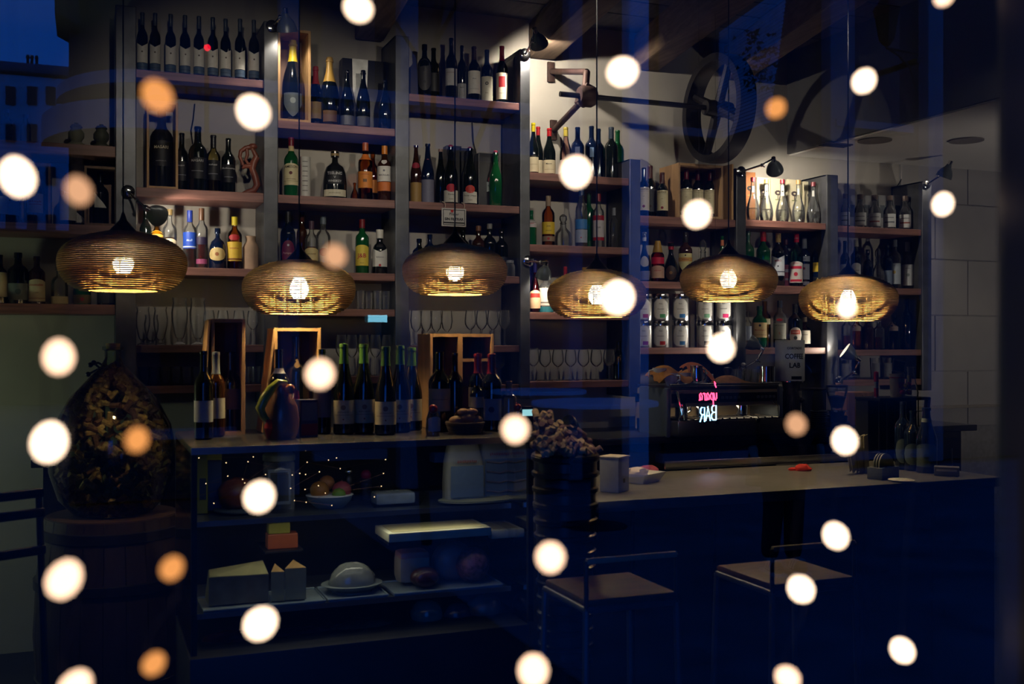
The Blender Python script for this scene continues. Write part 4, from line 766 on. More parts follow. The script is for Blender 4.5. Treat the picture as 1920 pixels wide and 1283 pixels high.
def pendant(px, py, wpx, label, bulb, zoff=0.):
    """cardboard disc lamp: flat rings of corrugated board stacked with gaps, so the bulb glows through"""
    Y = 3.9; d = depth(px, Y); c = W(px, py, Y); Rr = wpx / 2 / F * d
    o = thing('pendant_lamp', label, 'lamp', c, 0, 'cardboard disc lamps over the bar')
    hh = Rr * .47; m = MB(); n = 30
    for i in range(n):
        t = -1 + 2 * (i + .5) / n; t2 = t + 2 / n
        sh = lambda t_: (.58 + .42 * max(0, 1 - abs(t_) ** 2.2) ** .6) if t_ < 0 else (.26 + .74 * max(0, 1 - abs(t_) ** 2.2) ** .6)
        ro = Rr * sh(t); rn = Rr * sh(min(1, t2)); rp = Rr * sh(max(-1, t - 2 / n))
        ri = max(.02, min(ro - .030, rn - .010, rp - .010 if t < 0 else ro)); ri = max(ri, Rr * .52) if t < 0 else ri
        z = t * hh; th = 2 * hh / n * .66
        m.lathe([(ri, z - th / 2), (ro, z - th / 2), (ro, z + th / 2), (ri, z + th / 2), (ri, z - th / 2)], 44, None, (False, False))
    part('cardboard_shade', m, CARD, o, False)
    nf = MB()
    for i in range(14):                    # upright flutes that hold the rings apart
        a = 2 * PI * i / 14 + .1
        nf.box((0, 0, 0), (.004, .004, 2 * hh * .94), Matrix.Translation((math.cos(a) * Rr * .535, math.sin(a) * Rr * .535, 0)))
    part('flute_rods', nf, CARD, o, False)
    part('top_plate', MB().lathe([(.02, hh), (Rr * .31, hh), (Rr * .31, hh + .004), (.02, hh + .004)], 36), CARD, o, False)
    part('canopy_cone', MB().lathe([(.05, hh + .004), (.035, hh + .02), (.012, hh + .045), (.005, hh + .07), (0, hh + .07)], 22), BLACK, o)
    part('lamp_socket', MB().lathe([(0, .038), (.02, .038), (.021, .085), (.012, hh), (0, hh)], 18), BLACK, o)
    part('bulb', MB().lathe([(0, -.042), (.02, -.038), (.032, -.018), (.034, 0), (.026, .022), (.015, .04), (0, .042)], 20), glow('warm_bulb_%d' % bulb, (1, .73, .36), bulb), o)
    part('cord', MB().tube([(0, 0, hh + .06), (0, 0, ZC - c.z)], .0028, 6), BLACK, o)
PW = (170, 300, 250, 170, 260, 240)
for (px, py, wd, lb), bw in zip(((231, 492, 232, 'cardboard disc pendant lamp hanging before the rum bottles, leftmost'), (561, 540, 210, 'cardboard disc pendant lamp below the rum and whisky, third bay'), (853, 507, 197, 'cardboard disc pendant lamp below the hanging white sign'), (1119, 552, 186, 'cardboard disc pendant lamp before the wide tall post, fourth from left'), (1366, 523, 181, 'cardboard disc pendant lamp above the tea tins'), (1590, 560, 180, 'cardboard disc pendant lamp over the second coffee grinder, rightmost')), PW):
    pendant(px, py, wd, lb, bw)

# added track of unseen ceiling spots over the bar, to brighten the shelves
o = thing('fill_track', 'added unseen ceiling track with fill spots, washing the shelves', 'lamp', (0, 3.3, 3.28))
part('track_rail', MB().box((2.0, 0, .10), (5.4, .03, .03)), BLACK, o)
for x_ in (-.4, 1.5, 3.9): part('hanger', MB().tube([(x_, 0, .1), (x_, 0, .335)], .006, 6), BLACK, o)
for x_, tx, tz, pw in ((.3, .75, 2.55, 36), (.9, 1.2, 2.45, 38), (1.8, 1.95, 2.5, 58), (2.9, 3.1, 2.35, 58), (3.9, 4.0, 2.05, 28), (4.35, 5.0, 1.95, 20)):
    d = (Vector((tx, 6.0, tz)) - Vector((x_, 3.3, 3.2))).normalized(); M = Matrix.Translation((x_, 0, -.08)) @ d.to_track_quat('Z', 'Y').to_matrix().to_4x4()
    part('spot_head', MB().lathe([(0, -.10), (.03, -.10), (.034, .04), (.030, .04), (.026, -.02), (0, -.03)], 18, M), BLACK, o); part('swivel', MB().tube([(x_, 0, -.06), (x_, 0, .09)], .006, 7), BLACK, o)
    L = bpy.data.lights.new('shelf_fill_spot', 'SPOT'); L.energy = pw; L.spot_size = .8; L.spot_blend = .8; L.shadow_soft_size = .03; L.color = (1, .88, .70)
    lo = bpy.data.objects.new('shelf_fill_spot', L); COL.objects.link(lo); lo.parent = o; lo.location = Vector((x_, 0, -.08)) + d * .05; lo.rotation_euler = d.to_track_quat('-Z', 'Y').to_euler()

L = bpy.data.lights.new('cork_fill_spot', 'SPOT'); L.energy = 60; L.spot_size = .30; L.spot_blend = .8; L.shadow_soft_size = .03; L.color = (1, .84, .60)  # spot added only to brighten the corks and the counter
lo = bpy.data.objects.new('cork_fill_spot', L); COL.objects.link(lo); lo.parent = o; lo.location = (1.3, -.02, -.03); lo.rotation_euler = (W(1070, 830, 3.3) - Vector((1.3, 3.28, 3.25))).to_track_quat('-Z', 'Y').to_euler()

# unseen lamp added on the right to brighten the pale wall and lowered ceiling
o = thing('fill_uplight', 'added fill lamp out of sight on the right, washing the pale wall', 'lamp', (6.0, 3.4, 1.30))
part('lamp_head', MB().lathe([(0, -.12), (.05, -.12), (.06, .0), (.05, .0), (.04, -.06), (0, -.07)], 18), BLACK, o); part('lamp_stem', MB().tube([(0, 0, -.1), (0, 0, -1.3)], .012, 8), BLACK, o); part('lamp_foot', MB().lathe([(0, -1.3), (.12, -1.3), (.12, -1.28), (0, -1.27)], 22), BLACK, o)
L = bpy.data.lights.new('fill_uplight', 'SPOT'); L.energy = 36; L.spot_size = 1.9; L.spot_blend = .7; L.shadow_soft_size = .05; L.color = (1, .90, .78)
lo = bpy.data.objects.new('fill_uplight_source', L); COL.objects.link(lo); lo.parent = o; lo.location = (0, 0, .02); lo.rotation_euler = (Vector((6.3, 6.1, 2.9)) - Vector((6.0, 3.4, 1.3))).to_track_quat('-Z', 'Y').to_euler()

# a greenish lamp inside, just out of the picture on the left
L = bpy.data.lights.new('side_room_lamp', 'POINT'); L.energy = 7; L.color = (.80, 1, .62); L.shadow_soft_size = .06
lo = bpy.data.objects.new('side_room_lamp', L); COL.objects.link(lo); lo.location = (-1.25, 5.2, 1.30)

# ================================================================== WALL THINGS
RUST = plain('rusty_iron', (.055, .028, .022), .6, .5, .4, 14, bump=.3)
IRON = plain('dark_iron', (.014, .012, .014), .5, .5, .3, 12)
o = thing('line_shaft_wheel', 'old belt pulley wheel on a long iron shaft held by a wall bracket', 'pulley', (0, 0, 0))
hub = W(1346, 204, 5.60); kk = depth(1346, 5.6) / F; RO = 101 * kk
Mx = Matrix.Translation(hub) @ Matrix.Rotation(PI / 2, 4, 'Y')
part('rim', MB().lathe([(RO * .86, -.055), (RO, -.055), (RO * 1.01, 0), (RO, .055), (RO * .86, .055), (RO * .86, -.055)], 48, Mx, (False, False)), IRON, o)
for i in range(4): part('spoke', MB().tube([(0, 0, 0), (RO * .88 * math.cos(i * PI / 2 + .45), RO * .88 * math.sin(i * PI / 2 + .45), 0)], [.032, .024], 8, Mx), IRON, o)
part('hub', MB().lathe([(0, -.09), (.045, -.09), (.05, -.04), (.05, .04), (.045, .09), (0, .09)], 22, Mx), IRON, o)
j = W(1100, 187, 5.60); j.z = hub.z
part('shaft', MB().tube([j - Vector((.17, 0, 0)), hub + Vector((.2, 0, 0))], .016, 12), IRON, o)
part('bearing', MB().lathe([(0, -.05), (.05, -.05), (.062, -.03), (.062, .03), (.05, .05), (0, .05)], 20, Matrix.Translation(j) @ Matrix.Rotation(PI / 2, 4, 'Y')).box((0, 0, 0), (.07, .09, .12), Matrix.Translation(j + Vector((0, .02, .01))) @ Matrix.Rotation(.4, 4, 'Y'), .012), RUST, o)
for a, b in ((W(1035, 134, YW - .03), j + Vector((.03, .06, .16))), (W(1040, 243, YW - .03), j + Vector((-.02, .05, -.03)))):
    part('bracket_arm', MB().tube([a, b], .019, 10), RUST, o)
    part('wall_plate', MB().box((a.x, YW - .012, a.z), (.045, .02, .125), None, .004), RUST, o)
part('bracket_arm', MB().tube([j + Vector((.03, .06, .16)), j + Vector((.0, .02, .03))], .021, 10), RUST, o)

# carved figure on the second shelf of the second bay
p = W(468, 359, YF + .12); p.z = BAYS[2][2][1]; kk = depth(468, YF + .12) / F
CARV = plain('red_carved_wood', (.20, .055, .03), .4, 0, .3, 12)
o = thing('carved_figure', 'reddish carved wooden arching figure beside the black wine bottles', 'sculpture', p, face(p.x, p.y))
m = MB(); Q = lambda pts: [((x - 468) * kk, 0, (358 - y) * kk) for x, y in pts]
m.tube(Q([(455, 357), (464, 352), (476, 348), (482, 338), (478, 322), (473, 308), (476, 296), (481, 285)]), [9 * kk * .5, 5 * kk, 6 * kk, 6.5 * kk, 6.5 * kk, 6 * kk, 7 * kk, 6 * kk], 12)
m.tube(Q([(478, 300), (468, 303), (458, 304), (455, 308)]), [5 * kk, 4.5 * kk, 4 * kk, 2.5 * kk], 10)
m.tube(Q([(481, 286), (476, 276), (472, 268), (463, 268)]), [5 * kk, 4 * kk, 4.5 * kk, 4.5 * kk], 10)
part('torso', m, CARV, o)
part('head', MB().ball(((474 - 468) * kk, 0, (358 - 266) * kk), 7.5 * kk, 14, 10, (1.15, .9, .8)), CARV, o)
part('arm', MB().tube(Q([(473, 268), (461, 269), (452, 276), (450, 286), (454, 296), (456, 302)]), [4 * kk, 4.5 * kk, 4 * kk, 3.5 * kk, 3 * kk, 3.4 * kk], 10), CARV, o)
part('arm', MB().tube(Q([(463, 270), (464, 282), (461, 292), (466, 299), (474, 297)]), [3.5 * kk, 3.5 * kk, 3 * kk, 3 * kk, 3 * kk], 10), CARV, o)
part('base', MB().ball((4 * kk, 0, 3 * kk), 20 * kk, 16, 6, (1, .7, .17)), CARV, o)

# cables that drop behind the bottles
for pts, lb in ((((365, 195), (362, 225), (358, 245), (361, 270)), 'thin black cable on the wall behind the black magnum'), (((885, 230), (887, 265), (893, 290)), 'thin black cable behind the swing-top beer bottles'), (((1700, 320), (1685, 345), (1672, 366)), 'thin black cable from the ceiling to the small clear bottles')):
    tag(obj('cable', MB().tube([W(x, y, YW - .012) for x, y in pts], .004, 6).mesh('cable', BLACK)), lb, 'cable')
# twig and blue ornament in the fifth bay
p = W(1008, 584, YF + .05); p.z = BAYS[5][2][2]
o = thing('blue_vase', 'dark blue round vase with a dry twig beside the red liqueur bottle', 'vase', (p.x, p.y + .16, p.z), 0); kk = depth(1008, YF) / F
part('vase_body', MB().lathe([(0, 0), (9 * kk, 0), (11 * kk, 40 * kk), (15 * kk, 72 * kk), (14 * kk, 86 * kk), (7 * kk, 96 * kk), (6 * kk, 100 * kk)], 22), plain('cobalt_glaze', (.012, .02, .16), .15), o)
m = MB()
for q in range(5):
    a = (R() - .6) * 1.2; b = (R() - .5); s = Vector((0, 0, 96 * kk)); e = s + Vector((a * 20, b * 10, 26 + R() * 18)) * kk
    m.tube([s, (s + e) / 2 + Vector((.004, 0, .004)), e], .0016, 5)
    for t in (.5, .7, .85, 1): m.ball(s + (e - s) * t, .006, 7, 5)
part('twig', m, plain('pale_twig', (.4, .38, .33), .8), o)

# ================================================================== BACK COUNTER + ESPRESSO
ZB = 1.075
o = thing('back_counter', 'dark back counter along the wall under the shelving', 'counter')
part('worktop', MB().box((2.6, 5.76, ZB - .02), (5.7, .7, .04), None, .005), plain('dark_stone_top', (.035, .035, .038), .3, 0, .2, 10), o)
part('carcass', MB().box((2.6, 5.80, .525), (5.6, .6, 1.03)), BLACK, o)
for i in range(9): part('cabinet_door', MB().box((.1 + i * .62, 5.49, .52), (.60, .02, .92), None, .003), BLACKM, o); part('door_handle', MB().tube([(.32 + i * .62, 5.46, .8), (.32 + i * .62, 5.46, .92)], .006, 6), BRUSHED, o)
YE = 5.5
def E(px, py, Y=YE): return W(px, py, Y)
kk = depth(1390, YE) / F
p0, p1 = E(1240, 815), E(1442, 815); xm = (p0.x + p1.x) / 2; wE = p1.x - p0.x; zT = E(1350, 727).z - ZB
o = thing('espresso_machine', 'wide steel two-group espresso machine on the back counter', 'coffee machine', (xm, YE, ZB))
part('body', MB().box((0, .12, zT * .80), (wE, .42, zT * .38), None, .012), plain('warm_steel_front', (.34, .27, .17), .35, .25, .1, 6), o)
part('back_panel', MB().box((0, .26, zT * .45), (wE, .12, zT * .8)), plain('warm_steel_back', (.36, .27, .14), .35, .25, .1, 6), o)
part('base_tray', MB().box((0, .06, .045), (wE, .5, .09), None, .01), BRUSHED, o)
part('drip_grate', MB().box((0, -.06, .094), (wE * .9, .24, .006)), BLACKM, o)
for i in range(14): part('slat', MB().box((-wE * .42 + i * wE * .065, -.06, .1), (.012, .24, .006)), CHROME, o)
for s, c in ((-1, 'left'), (1, 'right')): part('side_panel', MB().box((s * (wE / 2 + .012), .06, zT * .5), (.03, .34, zT * 1.06), None, .014), paint((96, 104, 112), .3), o)
L = bpy.data.lights.new('machine_work_light', 'AREA'); L.shape = 'RECTANGLE'; L.size = wE * .8; L.size_y = .03; L.energy = 1.1; L.color = (1, .80, .5)
lo = bpy.data.objects.new('machine_work_light', L); COL.objects.link(lo); lo.parent = o; lo.location = (0, -.04, zT * .60)
part('cup_rail', MB().tube([(-wE / 2, -.1, zT + .025), (wE / 2, -.1, zT + .025)], .007, 8), CHROME, o)
part('control_panel', MB().box((0, -.096, zT * .80), (wE * .96, .012, zT * .2)), BLACK, o)
for cx in (-.03, .30):
    for i in range(5): part('button', MB().box((cx * wE + i * .028, -.104, zT * .80), (.02, .006, .016), None, .003), paint((86, 84, 80)), o)
part('dial_button', MB().lathe([(0, 0), (.03, 0), (.03, .01), (0, .012)], 18, Matrix.Translation((-wE * .40, -.1, zT * .80)) @ Matrix.Rotation(PI / 2, 4, 'X')), CHROME, o)
for gx in (-.17, .20):
    g = part('group_head', MB().lathe([(0, -.055), (.034, -.055), (.036, -.01), (.028, .03), (0, .03)], 20, Matrix.Translation((gx * wE, -.04, zT * .62))), CHROME, o)
    part('portafilter', MB().lathe([(0, -.03), (.032, -.028), (.034, 0), (0, 0)], 18, Matrix.Translation((gx * wE, -.04, zT * .62 - .058))).tube([(gx * wE, -.06, zT * .62 - .07), (gx * wE + .01, -.2, zT * .62 - .085)], [.011, .015], 10).tube([(gx * wE, -.04, zT * .62 - .085), (gx * wE - .008, -.045, zT * .62 - .115)], .008, 8), BLACK, o)
for s in (-.44, .42): part('steam_wand', MB().tube([(s * wE, -.1, zT * .72), (s * wE + .01, -.16, zT * .6), (s * wE + .012, -.17, zT * .25)], .005, 8), CHROME, o)
part('service_tube', MB().tube([(-wE * .46, -.13, zT * .95), (-wE * .445, -.16, zT * .5), (-wE * .46, -.15, zT * .35)], .007, 8), CHROME, o)
ztop = ZB + zT + .025
part('cup_tray', MB().box((0, .11, zT + .008), (wE, .42, .016)), BRUSHED, o)
def on_machine(px, dy=.1):
    Y = YE + dy; return W(px, 700, Y).x, Y, ZB + zT + .016
# pitchers in front of the machine back
x, y, z = W(1271, 800, YE - .02).x, YE - .06, ZB + .1
o = thing('milk_pitcher', 'tall steel pitcher on the drip tray below the espresso machine', 'pitcher', (x, y, z)); part('body', MB().lathe([(0, 0), (.036, 0), (.038, .01), (.036, .12), (.033, .125), (.033, .01)], 24), CHROME, o); part('pitcher_handle', MB().tube([(.036, 0, .11), (.062, 0, .1), (.062, 0, .04), (.037, 0, .025)], .005, 7), CHROME, o)
def cup(px, dy, z0, rot, lb, s=1.):
    x, y, z = on_machine(px, dy)
    o = thing('coffee_cup', lb, 'cup', (x, y, z + z0), rot, 'white cups on the espresso machine')
    part('cup_body', MB().lathe([(0, .003), (.024 * s, 0), (.028 * s, .008), (.042 * s, .05 * s), (.044 * s, .075 * s), (.041 * s, .075 * s), (.037 * s, .045 * s), (0, .014)], 22), WHITEP, o)
    part('cup_handle', MB().tube([(.042 * s, 0, .062 * s), (.066 * s, 0, .06 * s), (.068 * s, 0, .036 * s), (.036 * s, 0, .022 * s)], .005 * s, 7), WHITEP, o)
cup(1258, .0, 0, -1.2, 'white cup with handle turned left, front of machine top'); cup(1237, .03, .03, 3.0, 'white cup at the machine top left end'); cup(1280, .05, 0, .5, 'white cup half behind the steel jug'); cup(1316, .08, 0, -.3, 'white cup behind the steel jug under orange cloth')
x, y, z = on_machine(1306, -.01); kq = depth(1306, YE) / F
o = thing('milk_jug', 'rounded steel milk jug among the white cups', 'jug', (x, y, z)); part('body', MB().lathe([(0, 0), (12 * kq, 0), (13 * kq, 6 * kq), (13.5 * kq, 20 * kq), (11 * kq, 32 * kq), (12 * kq, 37 * kq), (10 * kq, 36 * kq), (10 * kq, 20 * kq)], 24), CHROME, o); part('jug_handle', MB().tube([(12 * kq, 0, 32 * kq), (20 * kq, 0, 28 * kq), (19 * kq, 0, 12 * kq), (13 * kq, 0, 8 * kq)], .005, 7), CHROME, o)
x, y, z = on_machine(1437, -.01)
o = thing('steel_canister', 'shiny cylindrical steel canister at the right end of the machine top', 'canister', (x, y, z)); part('body', MB().lathe([(0, 0), (17 * kq, 0), (17 * kq, 34 * kq), (15.8 * kq, 34.6 * kq), (15.5 * kq, 3 * kq), (0, 2 * kq)], 28), CHROME, o); part('rim', MB().lathe([(16 * kq, 33 * kq), (17.6 * kq, 33.4 * kq), (17.6 * kq, 35 * kq), (16 * kq, 35.2 * kq)], 28), CHROME, o)
for px in (1374, 1388, 1402, 1415):
    x, y, z = on_machine(px, .16); o = thing('tumbler_glass', 'small clear espresso glass on machine top, %s from left' % NN[(1374, 1388, 1402, 1415).index(px)], 'glass', (x, y, z), 0, 'espresso glasses on the machine top')
    part('bowl', MB().lathe([(0, .006), (6 * kq, 0), (8 * kq, 28 * kq), (7.4 * kq, 28 * kq), (5.6 * kq, .01), (0, .012)], 18), G_TBL, o); part('base', MB().lathe([(0, 0), (6 * kq, 0), (6 * kq, .005), (0, .006)], 16), G_TBL, o)
x, y, z = on_machine(1365, .1); o = thing('tamper', 'dark coffee tamper standing between the folded cloths', 'tamper', (x, y, z)); part('tamper_head', MB().lathe([(0, 0), (.028, 0), (.028, .02), (.012, .03), (0, .03)], 18), CHROME, o); part('tamper_handle', MB().lathe([(0, .03), (.014, .03), (.02, .06), (.026, .085), (.024, .1), (0, .105)], 18), BLACK, o)
def cloth(name, lb, pts, w_, col, thick=.006, z0=0., cat='cloth'):
    """a crumpled cloth: a strip of folds over a run of points"""
    n = len(pts); vs = []; fs = []; K = 9
    for i, (px, py, dy) in enumerate(pts):
        p = W(px, py, YE + dy)
        for k in range(K):
            u = (k / (K - 1) - .5); vs.append((p.x + .012 * math.sin(k * 2.1 + i), p.y + u * w_ * (1 + .2 * math.sin(i * 1.7)), p.z + .014 * math.sin(k * 1.9 + i * 1.3) - .05 * abs(u) ** 1.6 - .08 * max(0, -u) + .012 * math.sin(k * 3.1 + i * 2.3)))
    for i in range(n - 1):
        for k in range(K - 1): fs.append((i * K + k, i * K + k + 1, (i + 1) * K + k + 1, (i + 1) * K + k))
    o = obj(name, MB().add(vs, fs).mesh(name, plain('cloth_%d' % (col[0] * 100), col, .9, 0, .2, 40, bump=.3), ang=3))
    s = o.modifiers.new('thick', 'SOLIDIFY'); s.thickness = thick; ss = o.modifiers.new('smooth', 'SUBSURF'); ss.levels = 1; ss.render_levels = 2
    return tag(o, lb, cat)
cloth('cleaning_cloth', 'mustard orange cleaning cloth draped over white cups at left', [(1222, 706, .02), (1232, 692, .03), (1250, 684, .03), (1262, 692, .04), (1275, 704, .05), (1290, 694, .06)], .16, (.42, .17, .03))
cloth('cleaning_cloth', 'rust-red cleaning cloth hanging over the steel jug', [(1286, 690, .08), (1294, 679, .09), (1308, 682, .1), (1324, 692, .08), (1332, 706, .05), (1336, 716, .02)], .14, (.34, .09, .025))
cloth('cleaning_cloth', 'brown-orange cleaning cloth crumpled at the middle of machine top', [(1346, 721, .02), (1354, 708, .04), (1368, 704, .05), (1384, 709, .05), (1398, 719, .03), (1420, 722, .03)], .16, (.28, .12, .035))
# coffee grinders
def grinder(px, base, label, hop, white):
    Y = YE + .0; k = depth(px, Y) / F; X = W(px, 700, Y).x; o = thing('coffee_grinder', label, 'coffee grinder', (X, Y, ZB), face(X, Y))
    hb = EYE + (CY - hop[1]) * k - ZB; ht = EYE + (CY - hop[0]) * k - ZB; r = hop[2] / 2 * k
    part('base', MB().box((0, 0, .02), (.16, .24, .04), None, .01), BLACKM, o)
    part('body', MB().lathe([(0, .04), (.062, .04), (.066, .08), (.06, hb - .10), (.04, hb - .06), (.05, hb), (0, hb)], 22), BLACKM, o)
    part('spout', MB().tube([(0, -.05, hb - .1), (0, -.11, hb - .13), (0, -.12, hb - .18)], .018, 10), BLACKM, o)
    part('portafilter_fork', MB().tube([(-.03, -.06, hb - .24), (-.03, -.12, hb - .25), (.03, -.12, hb - .25), (.03, -.06, hb - .24)], .005, 6), CHROME, o)
    part('collar', MB().lathe([(r * .5, hb - .012), (r * .95, hb - .006), (r * .95, hb + .004), (r * .5, hb + .006)], 26), CHROME, o)
    if white:
        h_ = part('hopper', MB().lathe([(0, hb), (r * .98, hb), (r, hb + .004), (r, ht - .004), (r * .98, ht), (0, ht)], 32), paint((196, 200, 204), .3), o)
        for s_, f, sz in (('CORTADO', .80, .014), ('COFFEE', .60, .030), ('LAB', .38, .030)): letters(s_, r, hb + (ht - hb) * f, sz, r * 1.35, paint((30, 32, 36)), h_, bold=.03).rotation_euler = (0, 0, .35)
        part('printed_block', MB().patch(r, hb + .01, hb + .03, .4), paint((14, 14, 16)), h_).rotation_euler = (0, 0, .5)
    else:
        part('hopper', MB().lathe([(r * .5, hb), (r * .55, hb + .02), (r, ht - .02), (r, ht), (r * .97, ht), (r * .96, ht - .02)], 28), G_TBL, o)
        part('hopper_lid', MB().lathe([(r * 1.03, ht), (r * 1.03, ht + .012), (0, ht + .016)], 28), BLACK, o); part('beans', MB().lathe([(0, hb + .01), (r * .5, hb + .02), (r * .85, ht - .06), (0, ht - .05)], 20), plain('coffee_beans', (.03, .014, .008), .5, 0, .4, 120, bump=.6), o)
    part('doser_knob', MB().ball((.07, 0, hb - .12), .018, 12, 8), BLACK, o)
grinder(1481, 815, 'coffee grinder with tall white hopper reading COFFEE LAB', (638, 714, 54), True)
grinder(1569, 815, 'black coffee grinder with tinted hopper beside the wooden box', (726, 770, 40), False)
# wine box with burnt lettering, standing on end
p0, p1 = W(1588, 736, YE + .1), W(1640, 736, YE + .1); o = thing('wooden_wine_box', 'upright reddish wooden wine box with vertical dark lettering', 'box', ((p0.x + p1.x) / 2, YE + .16, ZB), 0); hb = p0.z - ZB; wb_ = p1.x - p0.x
part('box_body', MB().box((0, 0, hb / 2), (wb_, .12, hb), None, .003), plain('reddish_crate', (.24, .11, .07), .6, 0, .25, 5, stretch=(8, 8, 1)), o, False); part('sliding_lid', MB().box((-.01, -.062, hb / 2), (wb_ - .03, .006, hb - .01)), plain('reddish_crate_lid', (.27, .13, .08), .6, 0, .25, 5, stretch=(8, 8, 1)), o, False)
t = letters('TESTAM', 0, 0, .036, hb * .92, paint((24, 18, 16)), o); t.rotation_euler = (0, PI / 2, 0); t.location = (-.01, -.0665, hb * .5)
part('nail_strip', MB().box((wb_ * .44, -.063, hb / 2), (.012, .004, hb)), DPINE, o, False)
# saucers, pot and tin right of the machine
p = W(1537, 790, YE - .02)
for i in range(9):
    o = thing('saucer', 'grey saucer, %s from the bottom of stack right of espresso machine' % NN[i], 'saucer', (p.x, p.y, ZB + .001 + i * .013), 0, 'stacked saucers'); part('saucer_dish', MB().lathe([(0, 0), (.035, 0), (.06, .010), (.058, .012), (.03, .004), (0, .004)], 22), paint((110, 118, 126), .25), o)
p = W(1526, 760, YE + .08); o = thing('small_drawer_box', 'dark glass-lidded box behind the saucer stack', 'box', (p.x, p.y, ZB)); part('body', MB().box((0, 0, .12), (.1, .12, .24), None, .006), paint((40, 48, 56)), o); part('lid', MB().box((0, 0, .246), (.11, .13, .014), None, .004), BLACK, o)

# reversed neon letters added before the machine, standing in for a reflected sign
NR, NB_ = glow('red_neon', (1, .045, .12), 5), glow('blue_white_neon', (.26, .66, 1), 5)
YN = 4.9; k = depth(1328, YN) / F; c = W(1328, 760, YN)
o = thing('neon_reflection', 'reversed neon lettering standing in for a reflected sign, red script above blue BAR', 'neon sign', c, 0)
def strokes(lines, x0, y0, sx, sy, mat, nm, slant=0.):
    for ln in lines:                       # each letter a bent glass tube
        m = MB()
        for st in ln: m.tube([(-(x0 + (x + slant * y) * sx) * k, 0, (y0 + y * sy) * k) for x, y in st], .0036, 8)
        part(nm, m, mat, o)
b_ = [[(0, 0), (0, 2), (.7, 2), (1, 1.75), (1, 1.3), (.7, 1.05), (0, 1.05)], [(.7, 1.05), (1.1, .75), (1.1, .3), (.75, 0), (0, 0)]]
a_ = [[(0, 0), (.55, 2), (1.1, 0)], [(.2, .7), (.9, .7)]]
r_ = [[(0, 0), (0, 2), (.7, 2), (1, 1.75), (1, 1.25), (.7, 1), (0, 1)], [(.55, 1), (1.1, 0)]]
for i, L_ in enumerate((b_, a_, r_)): strokes([L_], -17 + i * 12.5, -31 - (2 - i) * -1.6, 9.0, 13.5, NB_, 'blue_tube_letter')
u_ = [[(0, 1), (.05, .25), (.3, 0), (.6, .3), (.7, 1), (.7, .2), (.9, 0)]]
p_ = [[(0, 1), (.05, -.85)], [(.02, .7), (.4, 1), (.75, .7), (.6, .15), (.2, .05)]]
aa = [[(.75, .8), (.4, 1), (.05, .6), (.15, .1), (.5, .05), (.75, .8), (.75, .2), (.95, 0)]]
rr = [[(0, .9), (.15, 1), (.15, 0)], [(.15, .6), (.4, 1), (.65, .9)]]
ap = [[(.1, 2.2), (.35, 2.5), (.3, 2.1), (0, 1.7)]]
x = -19
for L_, adv in ((ap, 0), (u_, 8), (p_, 8), (aa, 8.5), (rr, 6.5), (aa, 8)):
    strokes([L_], x, 9, 8, 14, NR, 'red_tube_letter', .12); x += adv
part('mounting_bar', MB().box((0, .012, .004), (44 * k, .006, .006)).box((0, .012, -.06), (36 * k, .006, .006)), BLACK, o)  # bar and wires added only to hold up the letters
for s in (-18, 18): part('hanging_wire', MB().tube([(s * k, .012, -.06), (s * k, .012, ZC - c.z)], .0006, 5), BLACK, o)

# ================================================================== BAR COUNTER (right) AND GLASS CASE (left)
ZK, YK0, YK1 = 1.05, 3.42, 4.12
xk0, xk1 = 1.50, W(1862, 905, YK0).x + .05
o = thing('bar_counter', 'long dark bar counter with grey top right of the glass case', 'counter')
part('worktop', MB().box(((xk0 + xk1) / 2, (YK0 + YK1) / 2, ZK - .02), (xk1 - xk0, YK1 - YK0, .04), None, .004), plain('dull_grey_top', (.10, .10, .105), .38, 0, .15, 18), o)
n = 6; pw = (xk1 - xk0) / n
for i in range(n): part('front_panel', MB().box((xk0 + (i + .5) * pw, YK0 + .05, .51), (pw - .012, .03, 1.0), None, .003), plain('dark_front', (.012, .012, .016), .5, 0, .2, 6), o)
part('carcass', MB().box(((xk0 + xk1) / 2, YK0 + .36, .5), (xk1 - xk0 - .02, .55, .99)), BLACK, o)
p = W(1240, 872, 4.2); q = W(1560, 857, 4.2)
part('steel_worktop', MB().box(((xk0 + xk1) / 2 + .05, 4.28, .985), (xk1 - xk0 - .1, .30, .03), None, .004), BRUSHED, o)
part('steel_edge', MB().box(((p.x + xk1) / 2, 4.17, (p.z + q.z) / 2), (xk1 - p.x, .012, .035), None, .003), BRUSHED, o)

YV0, YV1 = 3.52, 4.18
xv0, xv1 = W(358, 820, YV0).x, 1.48; xm = (xv0 + xv1) / 2; wv = xv1 - xv0; ZV = 1.285
case = thing('display_case', 'refrigerated glass display case with food, bottles standing on its top', 'display case')
GLS = glass('case_glass', (.92, .96, .95), .6, 1.4, .8)
part('top_slab', MB().box((xm, (YV0 + YV1) / 2, ZV - .012), (wv, YV1 - YV0, .024), None, .004), plain('case_top', (.05, .05, .05), .25, 0, .2, 12), case)
part('steel_trim', MB().box((xm, YV0 - .004, ZV - .012), (wv, .008, .022)), BRUSHED, case)
part('glass_pane', MB().add([(xv0, YV0, .62), (xv1, YV0, .62), (xv1, YV0, ZV - .024), (xv0, YV0, ZV - .024)], [(0, 1, 2, 3)]), GLS, case, False)
for x in (xv0, xv1): part('glass_pane', MB().add([(x, YV0, .62), (x, YV1, .62), (x, YV1, ZV - .024), (x, YV0, ZV - .024)], [(0, 1, 2, 3)]), GLS, case, False)
for x in (xv0 + .01, xv1 - .01): part('corner_post', MB().box((x, YV0 + .012, .94), (.018, .018, .64)), BLACKM, case)
part('back_wall', MB().box((xm, YV1 - .01, .93), (wv, .02, .66)), plain('case_back', (.012, .013, .016), .3, 0, .2, 5), case)
YS = 3.86
def cz(py, Y=YS, px=680): return EYE + (CY - py) / F * depth(px, Y)
